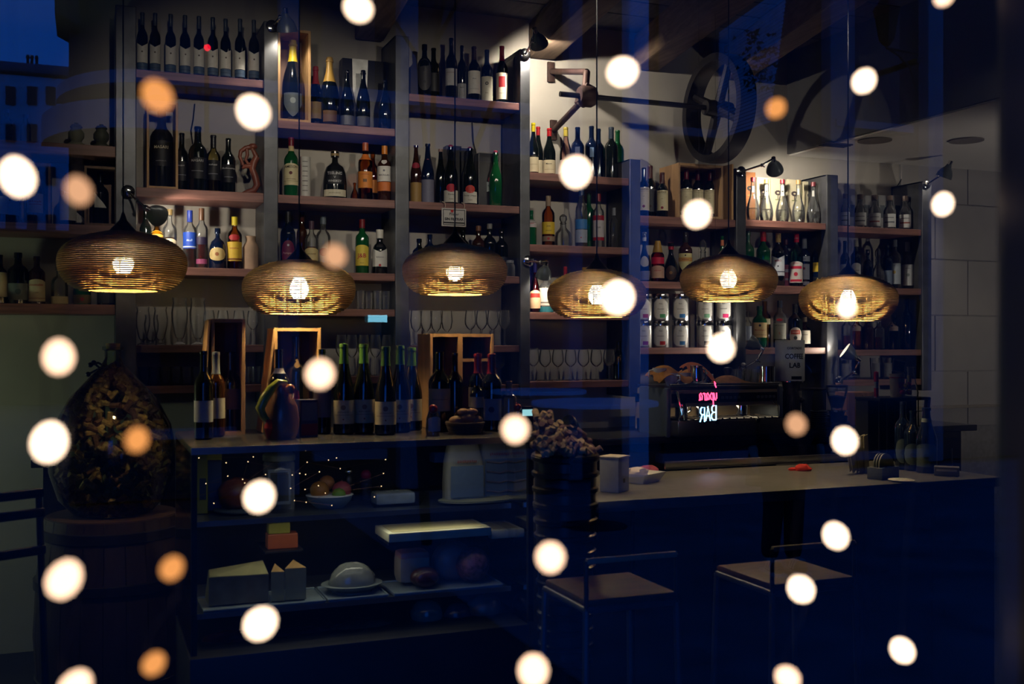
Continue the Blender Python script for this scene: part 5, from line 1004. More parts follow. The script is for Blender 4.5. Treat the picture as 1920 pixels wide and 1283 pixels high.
Z1, Z2, Z3 = cz(948), cz(1104), cz(1180)
for z, nm in ((Z1, 'upper_shelf'), (Z2, 'middle_shelf'), (Z3, 'lower_shelf')):
    part(nm, MB().box((xm, YS + .06, z - .006), (wv - .05, .46, .012)), plain('dark_shelf_tray', (.06, .066, .07), .3, .3, .15, 10), case, False)
    part('steel_lip', MB().box((xm, YS - .18, z - .004), (wv - .05, .008, .018)), BRUSHED, case, False)
part('plinth', MB().box((xm, (YV0 + YV1) / 2 + .02, .30), (wv, YV1 - YV0 - .04, .60), None, .004), plain('case_plinth', (.012, .013, .018), .45, 0, .2, 6), case)
L = bpy.data.lights.new('case_strip_light', 'AREA'); L.shape = 'RECTANGLE'; L.size = wv * .8; L.size_y = .03; L.energy = .42; L.color = (.95, .95, .85)
lo = bpy.data.objects.new('case_strip_light', L); COL.objects.link(lo); lo.parent = case; lo.location = (xm, YV0 + .08, ZV - .03)
L = bpy.data.lights.new('case_lower_light', 'AREA'); L.shape = 'RECTANGLE'; L.size = wv * .8; L.size_y = .03; L.energy = .6; L.color = (1, .93, .70)
lo = bpy.data.objects.new('case_lower_light', L); COL.objects.link(lo); lo.parent = case; lo.location = (xm, YS - .12, Z1 - .022)
part('strip_light_housing', MB().box((xm, YS - .12, Z1 - .016), (wv * .84, .05, .006)), BLACKM, case)
part('strip_light_housing', MB().box((xm, YV0 + .08, ZV - .027), (wv * .84, .05, .004)), BLACKM, case)

# --- bottles on the case
YT = 3.80
def top_bottle(px, top, wpx, kind, g, label, dy=0., **k):
    Y = YT + dy; d = depth(px, Y); H = EYE + (CY - top) / F * d - ZV; X = W(px, 700, Y).x
    o = make_bottle((X, Y, ZV), H, wpx / 2 / F * d, kind, g, **k); o['label'] = label; o['group'] = 'bottles on the glass case'; return o
CR3 = (176, 166, 128)
top_bottle(382, 658, 35, 'bord', 'k', 'black-capped wine bottle with white label at case left end', lab=[(.20, .44, (176, 180, 176), None, 1.3)])
top_bottle(405, 660, 33, 'bord', 'n', 'grey-capped rose wine bottle with white label beside tall open box', dy=.09, cap=((120, 124, 128), .74), lab=[(.22, .46, (176, 172, 156), None, 1.3)])
top_bottle(432, 660, 44, 'bord', 'k', 'tall dark wine bottle inside the tall narrow wooden box', dy=.22, lab=[(.3, .55, (84, 66, 70), None, 1.3)])
def case_box(px0, px1, top, label, lean, mat=PINE, dy=.14, divider=False):
    Y0 = YT + dy; p0, p1 = W(px0, top, Y0), W(px1, top, Y0); wd = p1.x - p0.x; h = p0.z - ZV; th = .012; dp = .17
    o = thing('wooden_wine_box', label, 'box', ((p0.x + p1.x) / 2, Y0 + dp / 2, ZV))
    for sx in (-1, 1): part('side_panel', MB().box((sx * (wd / 2 - th / 2), 0, h / 2), (th, dp, h), None, .002), mat, o, False)
    part('top_panel', MB().box((0, 0, h - th / 2), (wd - 2 * th, dp, th)), mat, o, False); part('bottom_panel', MB().box((0, 0, th / 2), (wd - 2 * th, dp, th)), mat, o, False)
    part('back_panel', MB().box((0, dp / 2 - .004, h / 2), (wd - 2 * th, .006, h - 2 * th)), plain('box_inside', (.11, .045, .03), .7, 0, .25, 6), o, False)
    if divider:
        part('divider', MB().box((-wd * .03, 0, h / 2), (th * 1.6, dp, h - 2 * th)), mat, o, False); part('inner_shelf', MB().box((wd * .23, 0, h * .72), (wd * .44, dp * .9, th)), mat, o, False)
    if lean:                               # the sliding lid leans against its left side
        M = Matrix.Translation((-wd / 2 - .02, -.02, h / 2)) @ Matrix.Rotation(lean, 4, 'Y')
        part('leaning_lid', MB().box((0, 0, 0), (.009, dp * .8, h * .98), M, .002), mat, o, False)
    return o
case_box(396, 460, 598, 'tall narrow open wooden box at the left of the case top', .07)
case_box(514, 602, 615, 'open pine box behind the painted pitcher, lid leaning left', .11)
case_box(806, 926, 626, 'double open pine box with a divider right of the flute bottles', 0, divider=True)
top_bottle(523, 655, 40, 'bord', 'k', 'dark wine bottle in front of leaning box lid, white neck band', dy=.06, neck=((150, 150, 150), .72, .78))
top_bottle(556, 630, 46, 'bord', 'k', 'big dark bottle inside the pine box behind the pitcher', dy=.22)
top_bottle(604, 655, 34, 'bord', 'k', 'dark wine bottle right of pitcher with dull grey label', dy=.07, lab=[(.2, .55, (90, 88, 96), None, 1.2)])
for i, (px, top, dy) in enumerate(((645, 645, .03), (682, 645, .05), (723, 650, -.05), (750, 648, .03), (772, 652, .11))):
    top_bottle(px, top, 40, 'alsa', 'k', 'green-capped flute wine bottle with cream label, %s of five' % NN[i], dy=dy, cap=((58, 96, 40), .78), lab=[(.12, .38, CR3, None, 1.3, [('d', .30, .009, (110, 90, 70)), ('b', .215, .22, (110, 100, 80), .7), ('t', 'RIESLING', .25, .007, (110, 100, 84)), ('d', .17, .003, (120, 60, 40))])])
top_bottle(824, 660, 41, 'bord', 'k', 'broad dark wine bottle with cream label in front of double box', dy=.02, lab=[(.26, .54, (150, 140, 108), None, 1.3, [('b', .40, .41, (110, 100, 80), .6)])])
top_bottle(853, 662, 30, 'bord', 'k', 'slim unlabelled dark bottle in front of box divider', dy=.03)
top_bottle(896, 663, 36, 'bord', 'k', 'dark wine bottle with red capsule and cream label by box', dy=.04, cap=((104, 24, 34), .74), lab=[(.30, .56, (150, 140, 108), None, 1.2)])
top_bottle(922, 664, 38, 'bord', 'k', 'dark wine bottle with red capsule, white label with blue heart', dy=-.02, cap=((110, 22, 34), .74), lab=[(.14, .42, (130, 130, 134), None, 1.2, [('d', .28, .011, (30, 34, 70))])])
top_bottle(954, 715, 30, 'spir', 'c', 'clear stoppered bottle at the case right end', dy=-.05, cap=((110, 90, 70), .84))
top_bottle(894, 700, 26, 'spir', 'k', 'short dark bottle with small cream label between red capsules', dy=-.06, lab=[(.42, .6, (140, 132, 100))])
# painted clay pitcher
p = W(527, 815, YT - .05); k = depth(527, YT) / F; CLAY = plain('brown_glazed_clay', (.20, .085, .035), .25, 0, .2, 8)
o = thing('clay_pitcher', 'brown clay pitcher with twisted green handle and red pepper ornament', 'pitcher', (p.x, p.y, ZV))
part('body', MB().lathe([(0, 0), (27 * k, 0), (32 * k, 10 * k), (34 * k, 35 * k), (30 * k, 60 * k), (20 * k, 80 * k), (15 * k, 92 * k), (17 * k, 100 * k), (14 * k, 100 * k), (12 * k, 90 * k)], 30), CLAY, o)
GG = plain('green_yellow_glaze', (.30, .34, .05), .2, 0, .3, 14)
part('twisted_handle', MB().tube([(8 * k, -.02, 102 * k), (-8 * k, -.03, 104 * k), (-22 * k, -.04, 92 * k), (-34 * k, -.05, 76 * k), (-42 * k, -.05, 58 * k), (-36 * k, -.055, 42 * k), (-28 * k, -.05, 34 * k)], [5 * k, 7 * k, 8 * k, 9 * k, 9 * k, 7 * k, 5 * k], 12), GG, o)
for z, x in ((36, -27), (88, 22)): part('red_pepper', MB().tube([(x * k, -.06, z * k), ((x - 2) * k, -.07, (z - 14) * k), ((x - 1) * k, -.06, (z - 34) * k if x < 0 else (z - 12) * k)], [5 * k, 8 * k, 2 * k], 12), plain('red_glaze', (.36, .02, .015), .2), o)
part('orange_fruit', MB().ball((12 * k, -.05, 92 * k), 9 * k, 14, 9), plain('orange_glaze', (.42, .13, .02), .25), o)
p = W(575, 800, YT - .02); o = thing('magazine_box', 'blue and red printed carton right of the clay pitcher', 'box', (p.x, p.y, ZV), .2)
part('carton_body', MB().box((0, 0, 35 * k), (34 * k, .05, 70 * k), None, .002), paint((36, 48, 84)), o, False); part('printed_panel', MB().box((0, -.0255, 14 * k), (32 * k, .001, 22 * k)), paint((120, 26, 40)), o, False); part('printed_panel', MB().box((0, -.0255, 48 * k), (30 * k, .001, 34 * k)), paint((84, 96, 104)), o, False)
p = W(812, 820, YT - .13); o = thing('small_egg_bottle', 'small red-topped glass salt bottle on the case edge', 'bottle', (p.x, p.y, ZV))
part('glass_body', MB().lathe([(0, 0), (13 * k, 0), (14 * k, 8 * k), (13 * k, 32 * k), (9 * k, 44 * k), (7 * k, 48 * k)], 22), G_CLR, o); part('paper_label', MB().patch(14 * k, 8 * k, 36 * k, 1.0, lambda u: -.008 * u * u), paint((150, 150, 150)), o); part('red_top', MB().ball((0, 0, 50 * k), 9 * k, 14, 9), plain('red_wax', (.30, .012, .03), .3), o)
# basket of rolls
p = W(872, 812, YT - .1); o = thing('bread_basket', 'dark wicker basket heaped with brown rolls on the case top', 'basket', (p.x, p.y, ZV))
m = MB()
for i in range(7): m.tube([(38 * k * (.8 + .03 * i) * math.cos(t * PI / 12), .07 * (.8 + .03 * i) * math.sin(t * PI / 12), .004 + i * .006) for t in range(24)], .004, 6, close=True)
part('wicker_wall', m, plain('dark_wicker', (.05, .03, .02), .8), o); part('basket_base', MB().lathe([(0, 0), (30 * k, 0), (31 * k, .006), (0, .006)], 20), DPINE, o)
for i, (x, z, rr) in enumerate(((-18, 26, 13), (2, 30, 14), (20, 26, 12), (-6, 42, 10), (12, 42, 10))):
    b = tag(obj('bread_roll', MB().ball((0, 0, 0), rr * k, 14, 9, (1.25, 1, .72), wob=.05).mesh('bread_roll', plain('brown_crust', (.19, .095, .045), .7, 0, .3, 20))), 'brown crusty bread roll, %s in the dark wicker basket' % ('left', 'middle', 'right', 'upper left', 'upper right')[i], 'bread roll', 'rolls in the wicker basket'); b.location = (p.x + x * k, p.y - .01, ZV + z * k)
for px, c_, lb in ((971, (130, 16, 26), 'red wrapped sweet on the right end of the case top'),):
    p = W(px, 764, YT - .1); o = thing('wrapped_sweet', lb, 'sweet', (p.x, p.y, p.z)); part('sweet_body', MB().ball((0, 0, 0), 8 * k, 12, 8), paint(c_, .25), o); part('stick', MB().tube([(0, 0, -6 * k), (.004, 0, ZV - p.z)], .003, 6), WHITEP, o)
p = W(989, 774, YT - .1); o = thing('card_terminal', 'small card terminal with a lit pale blue screen on the case', 'card terminal', (p.x, p.y, ZV))
hz = p.z - ZV; part('terminal_body', MB().box((0, .012, hz / 2 + .008), (.05, .02, hz + .03), None, .004), BLACK, o); part('lit_screen', MB().box((0, 0, hz), (.040, .003, .024)), glow('screen_glow', (.45, .95, 1), .75), o)

# --- food in the case
def cthing(name, lb, cat, px, z, Y=YS, grp=None):
    p = W(px, 900, Y); return thing(name, lb, cat, (p.x, Y, z), 0, grp), depth(px, Y) / F
def pk(s): return paint(s)
o, k = cthing('carton_of_juice', 'narrow yellow and green carton at the case upper left', 'carton', 366 + 12, Z1, YS + .02)
part('carton_body', MB().box((0, 0, 58 * k), (20 * k, .05, 112 * k), None, .003), pk((120, 124, 36)), o, False); part('blue_panel', MB().box((1 * k, -.0255, 48 * k), (12 * k, .001, 40 * k)), pk((30, 50, 80)), o, False)
o, k = cthing('biscuit_packet', 'blue biscuit packet with yellow top fold on upper case shelf', 'packet', 398, Z1, YS + .06)
part('packet_body', MB().box((0, 0, 50 * k), (32 * k, .06, 94 * k), None, .008), pk((26, 56, 110)), o); part('folded_top', MB().box((4 * k, 0, 100 * k), (26 * k, .02, 16 * k), None, .004), pk((190, 180, 60)), o)
o, k = cthing('plate', 'dark oval plate under the roast meat, upper case shelf', 'plate', 447, Z1); part('plate_dish', MB().lathe([(0, .002), (34 * k, 0), (46 * k, .01), (45 * k, .013), (0, .006)], 28), pk((50, 60, 66)), o); part('rim', MB().lathe([(43 * k, .011), (46 * k, .0135), (45 * k, .015)], 28), pk((70, 80, 84)), o)
MEAT = plain('roast_meat', (.20, .05, .022), .4, 0, .45, 16, bump=.5)
o, k = cthing('roast_meat', 'reddish brown roast joint on the dark oval plate', 'meat', 445, Z1 + .01); part('meat_body', MB().ball((0, 0, 30 * k), 34 * k, 20, 12, (1.05, .8, .9), wob=.12), MEAT, o); part('meat_slice', MB().ball((22 * k, -.02, 22 * k), 22 * k, 16, 9, (1, .5, .9), wob=.1), MEAT, o)
o, k = cthing('glass_canister', 'tall glass canister with lid and dark picture card inside', 'canister', 523, Z1, YS - .02)
part('canister_glass', MB().lathe([(0, 0), (28 * k, 0), (29 * k, 8 * k), (29 * k, 90 * k), (25 * k, 96 * k)], 28), G_TBL, o); part('lid', MB().lathe([(26 * k, 94 * k), (30 * k, 96 * k), (30 * k, 106 * k), (22 * k, 112 * k), (0, 112 * k)], 28), pk((96, 100, 80)), o); part('picture_card', MB().box((0, -.01, 46 * k), (42 * k, .004, 66 * k)), pk((110, 118, 122)), o, False); part('printed_panel', MB().box((0, -.0125, 46 * k), (34 * k, .001, 54 * k)), pk((20, 26, 28)), o, False)
o, k = cthing('fruit_bowl', 'pale blue-white bowl of fruit on the upper case shelf', 'bowl', 618, Z1); part('bowl_body', MB().lathe([(0, 0), (26 * k, 0), (40 * k, 14 * k), (44 * k, 24 * k), (42 * k, 24 * k), (36 * k, 14 * k), (0, 5 * k)], 30), pk((108, 126, 140)), o); part('rim', MB().lathe([(42 * k, 23 * k), (44.5 * k, 24 * k), (42 * k, 25 * k)], 30), WHITEP, o)
pz = o.location.copy()
for nm, dx, dz, rr, cc, lb in (('orange', -20, 34, 18, (150, 96, 36), 'yellow-orange fruit at the left of the pale bowl'), ('apple', 22, 32, 18, (150, 66, 70), 'pink-red apple at the right of the pale bowl'), ('lime', 13, 26, 13, (96, 130, 44), 'green lime at the front of the pale bowl'), ('orange', -2, 44, 15, (160, 100, 50), 'orange at the back top of the pale bowl')):
    f = thing(nm, lb, 'fruit', (pz.x + dx * k, pz.y + (-.04 if nm == 'lime' else .03 if dz == 44 else -.01), pz.z + dz * k)); part('fruit_skin', MB().ball((0, 0, 0), rr * k, 18, 12, (1, 1, .93)), pk(cc), f); part('stem', MB().tube([(0, 0, rr * k * .88), (.002, 0, rr * k * 1.05)], .002, 5), DPINE, f)
o, k = cthing('pepper_mill', 'small dark pepper mill behind the fruit bowl', 'mill', 654, Z1, YS + .14); part('mill_body', MB().lathe([(0, 0), (10 * k, 0), (8 * k, 20 * k), (10 * k, 40 * k), (6 * k, 48 * k), (0, 48 * k)], 18), BLACK, o); part('mill_cap', MB().ball((0, 0, 54 * k), 8 * k, 12, 8), CHROME, o)
o, k = cthing('candy_jar', 'small jar with pink lid behind the plastic tray', 'jar', 686, Z1, YS + .14); part('jar_body', MB().lathe([(0, 0), (11 * k, 0), (11 * k, 40 * k), (0, 40 * k)], 18), pk((30, 34, 60)), o); part('pink_lid', MB().ball((0, 0, 46 * k), 10 * k, 12, 8), pk((140, 36, 70)), o)
o, k = cthing('plastic_tray', 'clear plastic food tray with wrapped sandwich, upper case shelf', 'tray', 738, Z1, YS - .03)
part('tray_shell', MB().add([(-56 * k, -.06, 22 * k), (56 * k, -.06, 22 * k), (48 * k, .09, 40 * k), (-44 * k, .09, 40 * k), (-44 * k, -.05, 0), (44 * k, -.05, 0), (40 * k, .07, 0), (-36 * k, .07, 0)], [(4, 5, 6, 7), (0, 4, 7, 3), (1, 2, 6, 5), (0, 1, 5, 4), (2, 3, 7, 6)]), GLS, o, False); part('film_wrapped_food', MB().box((0, .01, 14 * k), (76 * k, .09, 22 * k), None, .012), plain('pale_film', (.30, .33, .34), .2, 0, .4, 9), o)
# paper bags with red lettering
for px, wpx, hp, lb, rr in ((868, 74, 116, 'cream paper bag with red lettering, left of two', 0.), (928, 66, 128, 'cream paper bag with blue folds and red lettering, right of two', .1)):
    o, k = cthing('paper_bag', lb, 'bag', px, Z1, YS - .06 + rr * .3, 'paper bags in the case')
    bm = MB(); prs = [(0, 1), (.3, 1.02), (.65, 1.0), (.85, .86), (.96, .78), (1, .74)]; K = 20; vs = []; fs = []
    for f, sc in prs:
        for i in range(K):
            a = 2 * PI * i / K; c, s = math.cos(a), math.sin(a); e = lambda v: math.copysign(abs(v) ** .45, v)
            vs.append((wpx / 2 * k * sc * e(c) * (1 + .03 * (R() - .5)), .045 * (1.05 - .55 * f) * e(s), hp * k * f + (.008 * math.sin(3 * a) if f > .8 else 0)))
    for j in range(len(prs) - 1):
        for i in range(K): fs.append((j * K + i, j * K + (i + 1) % K, (j + 1) * K + (i + 1) % K, (j + 1) * K + i))
    bm.add(vs, fs); part('bag_body', bm, plain('cream_paper', (.40, .36, .24), .8, 0, .15, 8, bump=.3), o)
    part('label_panel', MB().box((0, -.049, hp * k * .36), (wpx * k * .86, .002, hp * k * .5)), pk((104, 120, 132)), o, False)
    t = letters('Harinas', 0, hp * k * .68, .014, wpx * k * .8, pk((150, 50, 40)), o, bold=.02); t.location = (0, -.05, 0)
    if rr:
        for i in range(4): part('fold_crease', MB().tube([(-26 * k, -.051, (20 + 18 * i) * k), (0, -.053, (16 + 18 * i) * k), (26 * k, -.051, (21 + 18 * i) * k)], .004, 6), pk((120, 112, 118)), o)
o, k = cthing('oval_platter', 'pale oval platter with crumbs under the paper bags', 'platter', 895, Z1, YS - .1); part('platter_dish', MB().lathe([(0, .002), (50 * k, 0), (76 * k, .012), (74 * k, .016), (0, .006)], 34, Matrix.Diagonal((1, .55, 1, 1))), pk((130, 128, 96)), o); part('rim', MB().lathe([(72 * k, .013), (76 * k, .017), (73 * k, .018)], 34, Matrix.Diagonal((1, .55, 1, 1))), pk((140, 140, 110)), o)
# long white boards
for i, (px0, px1, ly, lb) in enumerate(((726, 918, 1006, 'long white plastic cutting board, left of the two'), (918, 1002, 1000, 'pale cutting board behind, right end of the case'))):
    Yb = YS - .12 + .05 * i; p0, p1 = W(px0, ly, Yb), W(px1, ly, Yb); o = thing('cutting_board', lb, 'board', ((p0.x + p1.x) / 2, Yb + .08, p0.z - .02))
    part('board_slab', MB().box((0, 0, .016), (p1.x - p0.x, .2, .032), None, .005), plain('white_board', (.52, .50, .36), .5, 0, .08, 20), o); part('juice_groove', MB().box((0, 0, .0325), (p1.x - p0.x - .04, .16, .002)), pk((170, 160, 120)), o)
    for sx in (-1, 1): part('board_foot', MB().box((sx * ((p1.x - p0.x) / 2 - .02), 0, -.006), (.03, .16, .016)), BLACKM, o)
# middle shelf: cheeses, covered plate, ham plate
def plate(px, wpx, lb, z, Y=YS - .08, dp=.5, name='plate', col=(120, 132, 138)):
    o, k = cthing(name, lb, 'plate', px, z, Y); part('plate_dish', MB().box((0, 0, .006), (wpx * k, .2, .010), None, .005), pk(col), o); part('raised_rim', MB().tube([(-wpx / 2 * k, -.1, .013), (wpx / 2 * k, -.1, .013), (wpx / 2 * k, .1, .013), (-wpx / 2 * k, .1, .013)], .004, 6, close=True), pk((132, 146, 152)), o); return o, k
plate(490, 220, 'long white platter under the two cheeses', Z2); plate(660, 110, 'white platter under the film-covered dish', Z2); plate(827, 208, 'white rectangular platter with ham and cured meats', Z2)
CHE = plain('pale_cheese', (.30, .27, .13), .5, 0, .15, 12); RIND = plain('cheese_rind', (.17, .15, .09), .6, 0, .3, 14)
o, k = cthing('cheese_block', 'big pale cheese block with a brown-stained top', 'cheese', 446, Z2 + .016, YS - .07)
part('cheese_body', MB().add([(-56 * k, -.06, 0), (52 * k, -.06, 0), (52 * k, .07, 0), (-56 * k, .07, 0), (-56 * k, -.06, 52 * k), (52 * k, -.06, 50 * k), (52 * k, .07, 62 * k), (-50 * k, .07, 52 * k)], [(0, 3, 2, 1), (4, 5, 6, 7), (0, 1, 5, 4), (1, 2, 6, 5), (2, 3, 7, 6), (3, 0, 4, 7)]), RIND, o, False); part('top_rind', MB().add([(-54 * k, -.058, 53 * k), (51 * k, -.058, 51 * k), (51 * k, .066, 63 * k), (-49 * k, .066, 53 * k)], [(0, 1, 2, 3)]), CHE, o, False)
for i, (px, wpx, lb) in enumerate(((516, 24, 'narrow yellow cheese wedge beside the big block'), (549, 38, 'upright yellow cheese wedge with orange top'))):
    o, k = cthing('cheese_wedge', lb, 'cheese', px, Z2 + .016, YS - .09); h = (54 + 4 * i) * k; w2 = wpx / 2 * k
    part('cheese_body', MB().add([(-w2, -.05, 0), (w2, -.06, 0), (w2 * .3, .05, 0), (-w2, -.05, h), (w2, -.06, h), (w2 * .3, .05, h * 1.08)], [(0, 2, 1), (3, 4, 5), (0, 1, 4, 3), (1, 2, 5, 4), (2, 0, 3, 5)]), CHE, o, False); part('top_rind', MB().add([(-w2, -.05, h + .001), (w2, -.06, h + .001), (w2 * .3, .05, h * 1.08 + .001)], [(0, 1, 2)]), plain('orange_rind', (.32, .19, .07), .5), o, False)
o, k = cthing('covered_dish', 'white dish of food under shiny cling film', 'dish', 660, Z2 + .016, YS - .08)
part('dish_body', MB().lathe([(0, 0), (36 * k, 0), (58 * k, 14 * k), (56 * k, 15 * k), (0, 6 * k)], 30, Matrix.Diagonal((1, .8, 1, 1))), pk((120, 128, 128)), o); part('film_dome', MB().ball((0, 0, 16 * k), 44 * k, 26, 12, (1, .75, .82), wob=.10), plain('cling_film', (.20, .21, .19), .12, 0, .3, 10, bump=.8), o)
HAM = plain('pink_ham', (.36, .17, .15), .4, 0, .2, 14); DARKM = plain('dark_cured_meat', (.06, .02, .022), .35, 0, .4, 20, bump=.3)
o, k = cthing('ham_joint', 'pale pink ham with browned crust at platter left', 'ham', 772, Z2 + .016, YS - .03); part('ham_body', MB().box((0, 0, 30 * k), (62 * k, .1, 58 * k), None, .03), plain('ham_fat', (.34, .29, .24), .4, 0, .15, 12), o); part('browned_crust', MB().box((0, 0, 50 * k), (58 * k, .094, 22 * k), None, .02), HAM, o)
o, k = cthing('cured_meat', 'dark cured meat piece in front of the pale ham', 'meat', 796, Z2 + .016, YS - .12); part('meat_body', MB().ball((0, 0, 18 * k), 28 * k, 18, 10, (1, .7, .68)), DARKM, o); part('cut_face', MB().ball((0, -.03, 18 * k), 22 * k, 18, 8, (1, .3, .68)), plain('cut_dark_meat', (.09, .025, .03), .3), o)
o, k = cthing('ham_joint', 'large rosy ham half behind the salami, platter right', 'ham', 848, Z2 + .016, YS + .0); part('ham_body', MB().ball((0, 0, 30 * k), 40 * k, 20, 12, (1, .8, .95)), HAM, o); part('cut_face', MB().ball((-6 * k, -.03, 30 * k), 34 * k, 20, 10, (1, .55, .95)), plain('ham_cut', (.42, .20, .19), .35, 0, .15, 16), o)
o, k = cthing('salami', 'speckled red salami half at the platter right end', 'salami', 886, Z2 + .016, YS - .09); part('salami_body', MB().ball((0, 0, 30 * k), 33 * k, 20, 12, (1, .7, 1)), plain('speckled_salami', (.22, .075, .09), .4, 0, .6, 60), o); part('cut_face', MB().ball((0, -.02, 30 * k), 28 * k, 20, 10, (1, .6, 1)), plain('salami_cut', (.26, .09, .10), .35, 0, .7, 70), o)
# lower shelf
for px, wpx, hp, mat, lb, nm in ((430, 110, 34, plain('vacuum_red', (.14, .03, .03), .2, 0, .4, 12), 'dark red vacuum-packed meat below the big cheese', 'packed_meat'), (560, 150, 30, plain('vacuum_dark', (.07, .02, .03), .18, 0, .4, 12), 'dark glossy packed meat left on the lowest case shelf', 'packed_meat'), (680, 130, 30, plain('sliced_meat', (.16, .07, .05), .25, 0, .4, 14), 'tray of sliced meat on lowest case shelf, centre', 'sliced_meat'), (800, 62, 58, plain('wrapped_round', (.17, .19, .17), .15, 0, .3, 10, bump=.5), 'round film-wrapped cheese on lowest case shelf', 'wrapped_cheese'), (858, 56, 44, plain('mixed_pack', (.10, .09, .12), .2, 0, .5, 12), 'small dark mixed pack beside round wrapped cheese', 'packed_meat'), (908, 70, 56, plain('pink_ribbed', (.26, .11, .09), .35, 0, .3, 16), 'pink rolled meat at lowest case shelf right end', 'rolled_meat')):
    o, k = cthing(nm, lb, 'food pack', px, Z3, YS - .08); part('meat_body', MB().ball((0, 0, hp * .46 * k), hp * .5 * k, 20, 10, (wpx / hp, 2.2 if wpx > 90 else 1, 1), wob=.08), mat, o); part('tray', MB().box((0, 0, .004), (wpx * k, .16, .008), None, .003), pk((84, 100, 110)), o)
o, k = cthing('price_card', 'pale price card below the big cheese block', 'card', 484, Z3 + .0, YS - .15); part('card', MB().box((0, 0, 50 * k), (56 * k, .002, 20 * k)), pk((120, 132, 138)), o, False); part('wire_stand', MB().tube([(0, 0.003, 0), (0, 0.003, 44 * k)], .002, 5), CHROME, o)
o, k = cthing('orange_packet', 'orange and yellow packet standing below the glass canister', 'packet', 528, cz(1016), YS + .02); part('packet_body', MB().box((0, 0, 12 * k), (56 * k, .06, 28 * k), None, .004), pk((130, 62, 24)), o, False); part('yellow_top', MB().box((-6 * k, 0, 36 * k), (40 * k, .05, 20 * k), None, .004), pk((120, 116, 30)), o, False); part('shelf_bracket', MB().box((0, .04, -4 * k), (70 * k, .2, .006)), BLACKM, o)
# a tangle of tiny wire lights lying inside the case
o = thing('wire_light_string', 'string of tiny warm wire lights scattered in the upper case', 'light string', (0, 0, 0)); LEDM = glow('tiny_led', (1, .62, .32), 4)
DOTS = [(430, 843), (475, 857), (373, 859), (424, 868), (427, 893), (386, 907), (455, 899), (465, 866), (562, 888), (498, 890), (459, 906), (365, 932), (401, 944), (552, 840), (573, 845), (616, 863), (631, 859), (723, 862), (638, 879), (576, 867), (548, 891), (573, 890), (599, 885), (545, 916), (572, 918), (597, 911), (610, 925), (715, 912), (702, 932), (719, 888), (574, 942), (552, 939), (622, 948)]
pts = [W(x, y, YV0 + .035) for x, y in DOTS]
part('wire', MB().tube(pts, .0004, 4), plain('copper_wire', (.25, .12, .06), .4, .8), o)
for p in pts: part('tiny_bulb', MB().ball(p, .0014, 8, 6), LEDM, o)

# --- counter things
def kthing(name, lb, cat, px, py, rz=None, grp=None):
    p = onz(px, py, ZK); return thing(name, lb, cat, p, face(p.x, p.y) if rz is None else rz, grp), (p - Vector((0, 0, EYE))).dot(Vector((SA, CA, 0))) / F
o, k = kthing('napkin_dispenser', 'white napkin dispenser box on the bar counter', 'napkin dispenser', 1152, 922, .62)
part('box_body', MB().box((0, 0, 33 * k), (44 * k, 40 * k, 64 * k), None, .004), paint((150, 156, 170)), o); part('top_plate', MB().box((0, 0, 66 * k), (47 * k, 43 * k, 3 * k), None, .002), paint((176, 172, 172)), o); part('dark_slot', MB().box((0, -20.3 * k, 22 * k), (8 * k, .001, 8 * k)), BLACK, o); part('front_panel', MB().box((22.3 * k, 0, 34 * k), (.001, 34 * k, 46 * k)), paint((128, 134, 150)), o); part('printed_mark', MB().box((22.8 * k, 0, 22 * k), (.001, 16 * k, 5 * k)), paint((70, 70, 80)), o)
o, k = kthing('square_plate', 'white square dish with crumpled napkin behind the dispenser', 'dish', 1197, 903, .5)
part('dish_body', MB().add([(-28 * k, -28 * k, 0), (28 * k, -28 * k, 0), (28 * k, 28 * k, 0), (-28 * k, 28 * k, 0), (-38 * k, -38 * k, 18 * k), (38 * k, -38 * k, 18 * k), (38 * k, 38 * k, 18 * k), (-38 * k, 38 * k, 18 * k)], [(0, 3, 2, 1), (0, 1, 5, 4), (1, 2, 6, 5), (2, 3, 7, 6), (3, 0, 4, 7)]), WHITEP, o, False); part('crumpled_napkin', MB().ball((-4 * k, 0, 16 * k), 20 * k, 14, 8, (1.2, 1, .6), wob=.5), paint((200, 190, 176)), o)
p = W(1215, 856, 4.25); k = depth(1215, 4.25) / F
o = tag(obj('rolled_cloth', MB().ball((0, 0, 0), 21 * k, 18, 9, (1.05, .9, .65), wob=.12).mesh('rolled_cloth', plain('pink_cloth', (.30, .055, .11), .9, 0, .3, 30, bump=.4))), 'crumpled dusky pink cloth on the steel worktop', 'cloth'); o.location = (p.x, p.y, 1.0 + 13 * k)
o = thing('drain_mat', 'teal rubber mat under the pink cloth', 'mat', (p.x + .02, p.y + .01, 1.0)); part('mat', MB().box((0, 0, .003), (.3, .2, .006), None, .002), pk((20, 74, 78)), o); part('mat_rim', MB().tube([(-.15, -.1, .006), (.15, -.1, .006), (.15, .1, .006), (-.15, .1, .006)], .004, 6, close=True), pk((24, 84, 88)), o)
o, k = kthing('red_cloth', 'bright red crumpled cloth at the counter back edge', 'cloth', 1506, 888); part('cloth_fold', MB().ball((0, .1, 4 * k), 15 * k, 14, 8, (1, .8, .6), wob=.3), plain('red_cloth_fabric', (.5, .02, .012), .8), o); part('cloth_corner', MB().ball((-20 * k, .1, 2 * k), 8 * k, 10, 6, (1, .8, .5), wob=.3), plain('red_cloth_fabric', (.5, .02, .012)), o)
p = W(1530, 850, 4.25); o = thing('portafilter_handle', 'black and steel tool lying on the counter back edge', 'tool', (p.x - .1, 4.27, 1.02)); part('grip', MB().tube([(-.12, 0, 0), (.03, 0, .005)], [.014, .018], 12), BLACK, o); part('steel_end', MB().tube([(.03, 0, .005), (.13, 0, .008)], .014, 12), CHROME, o)
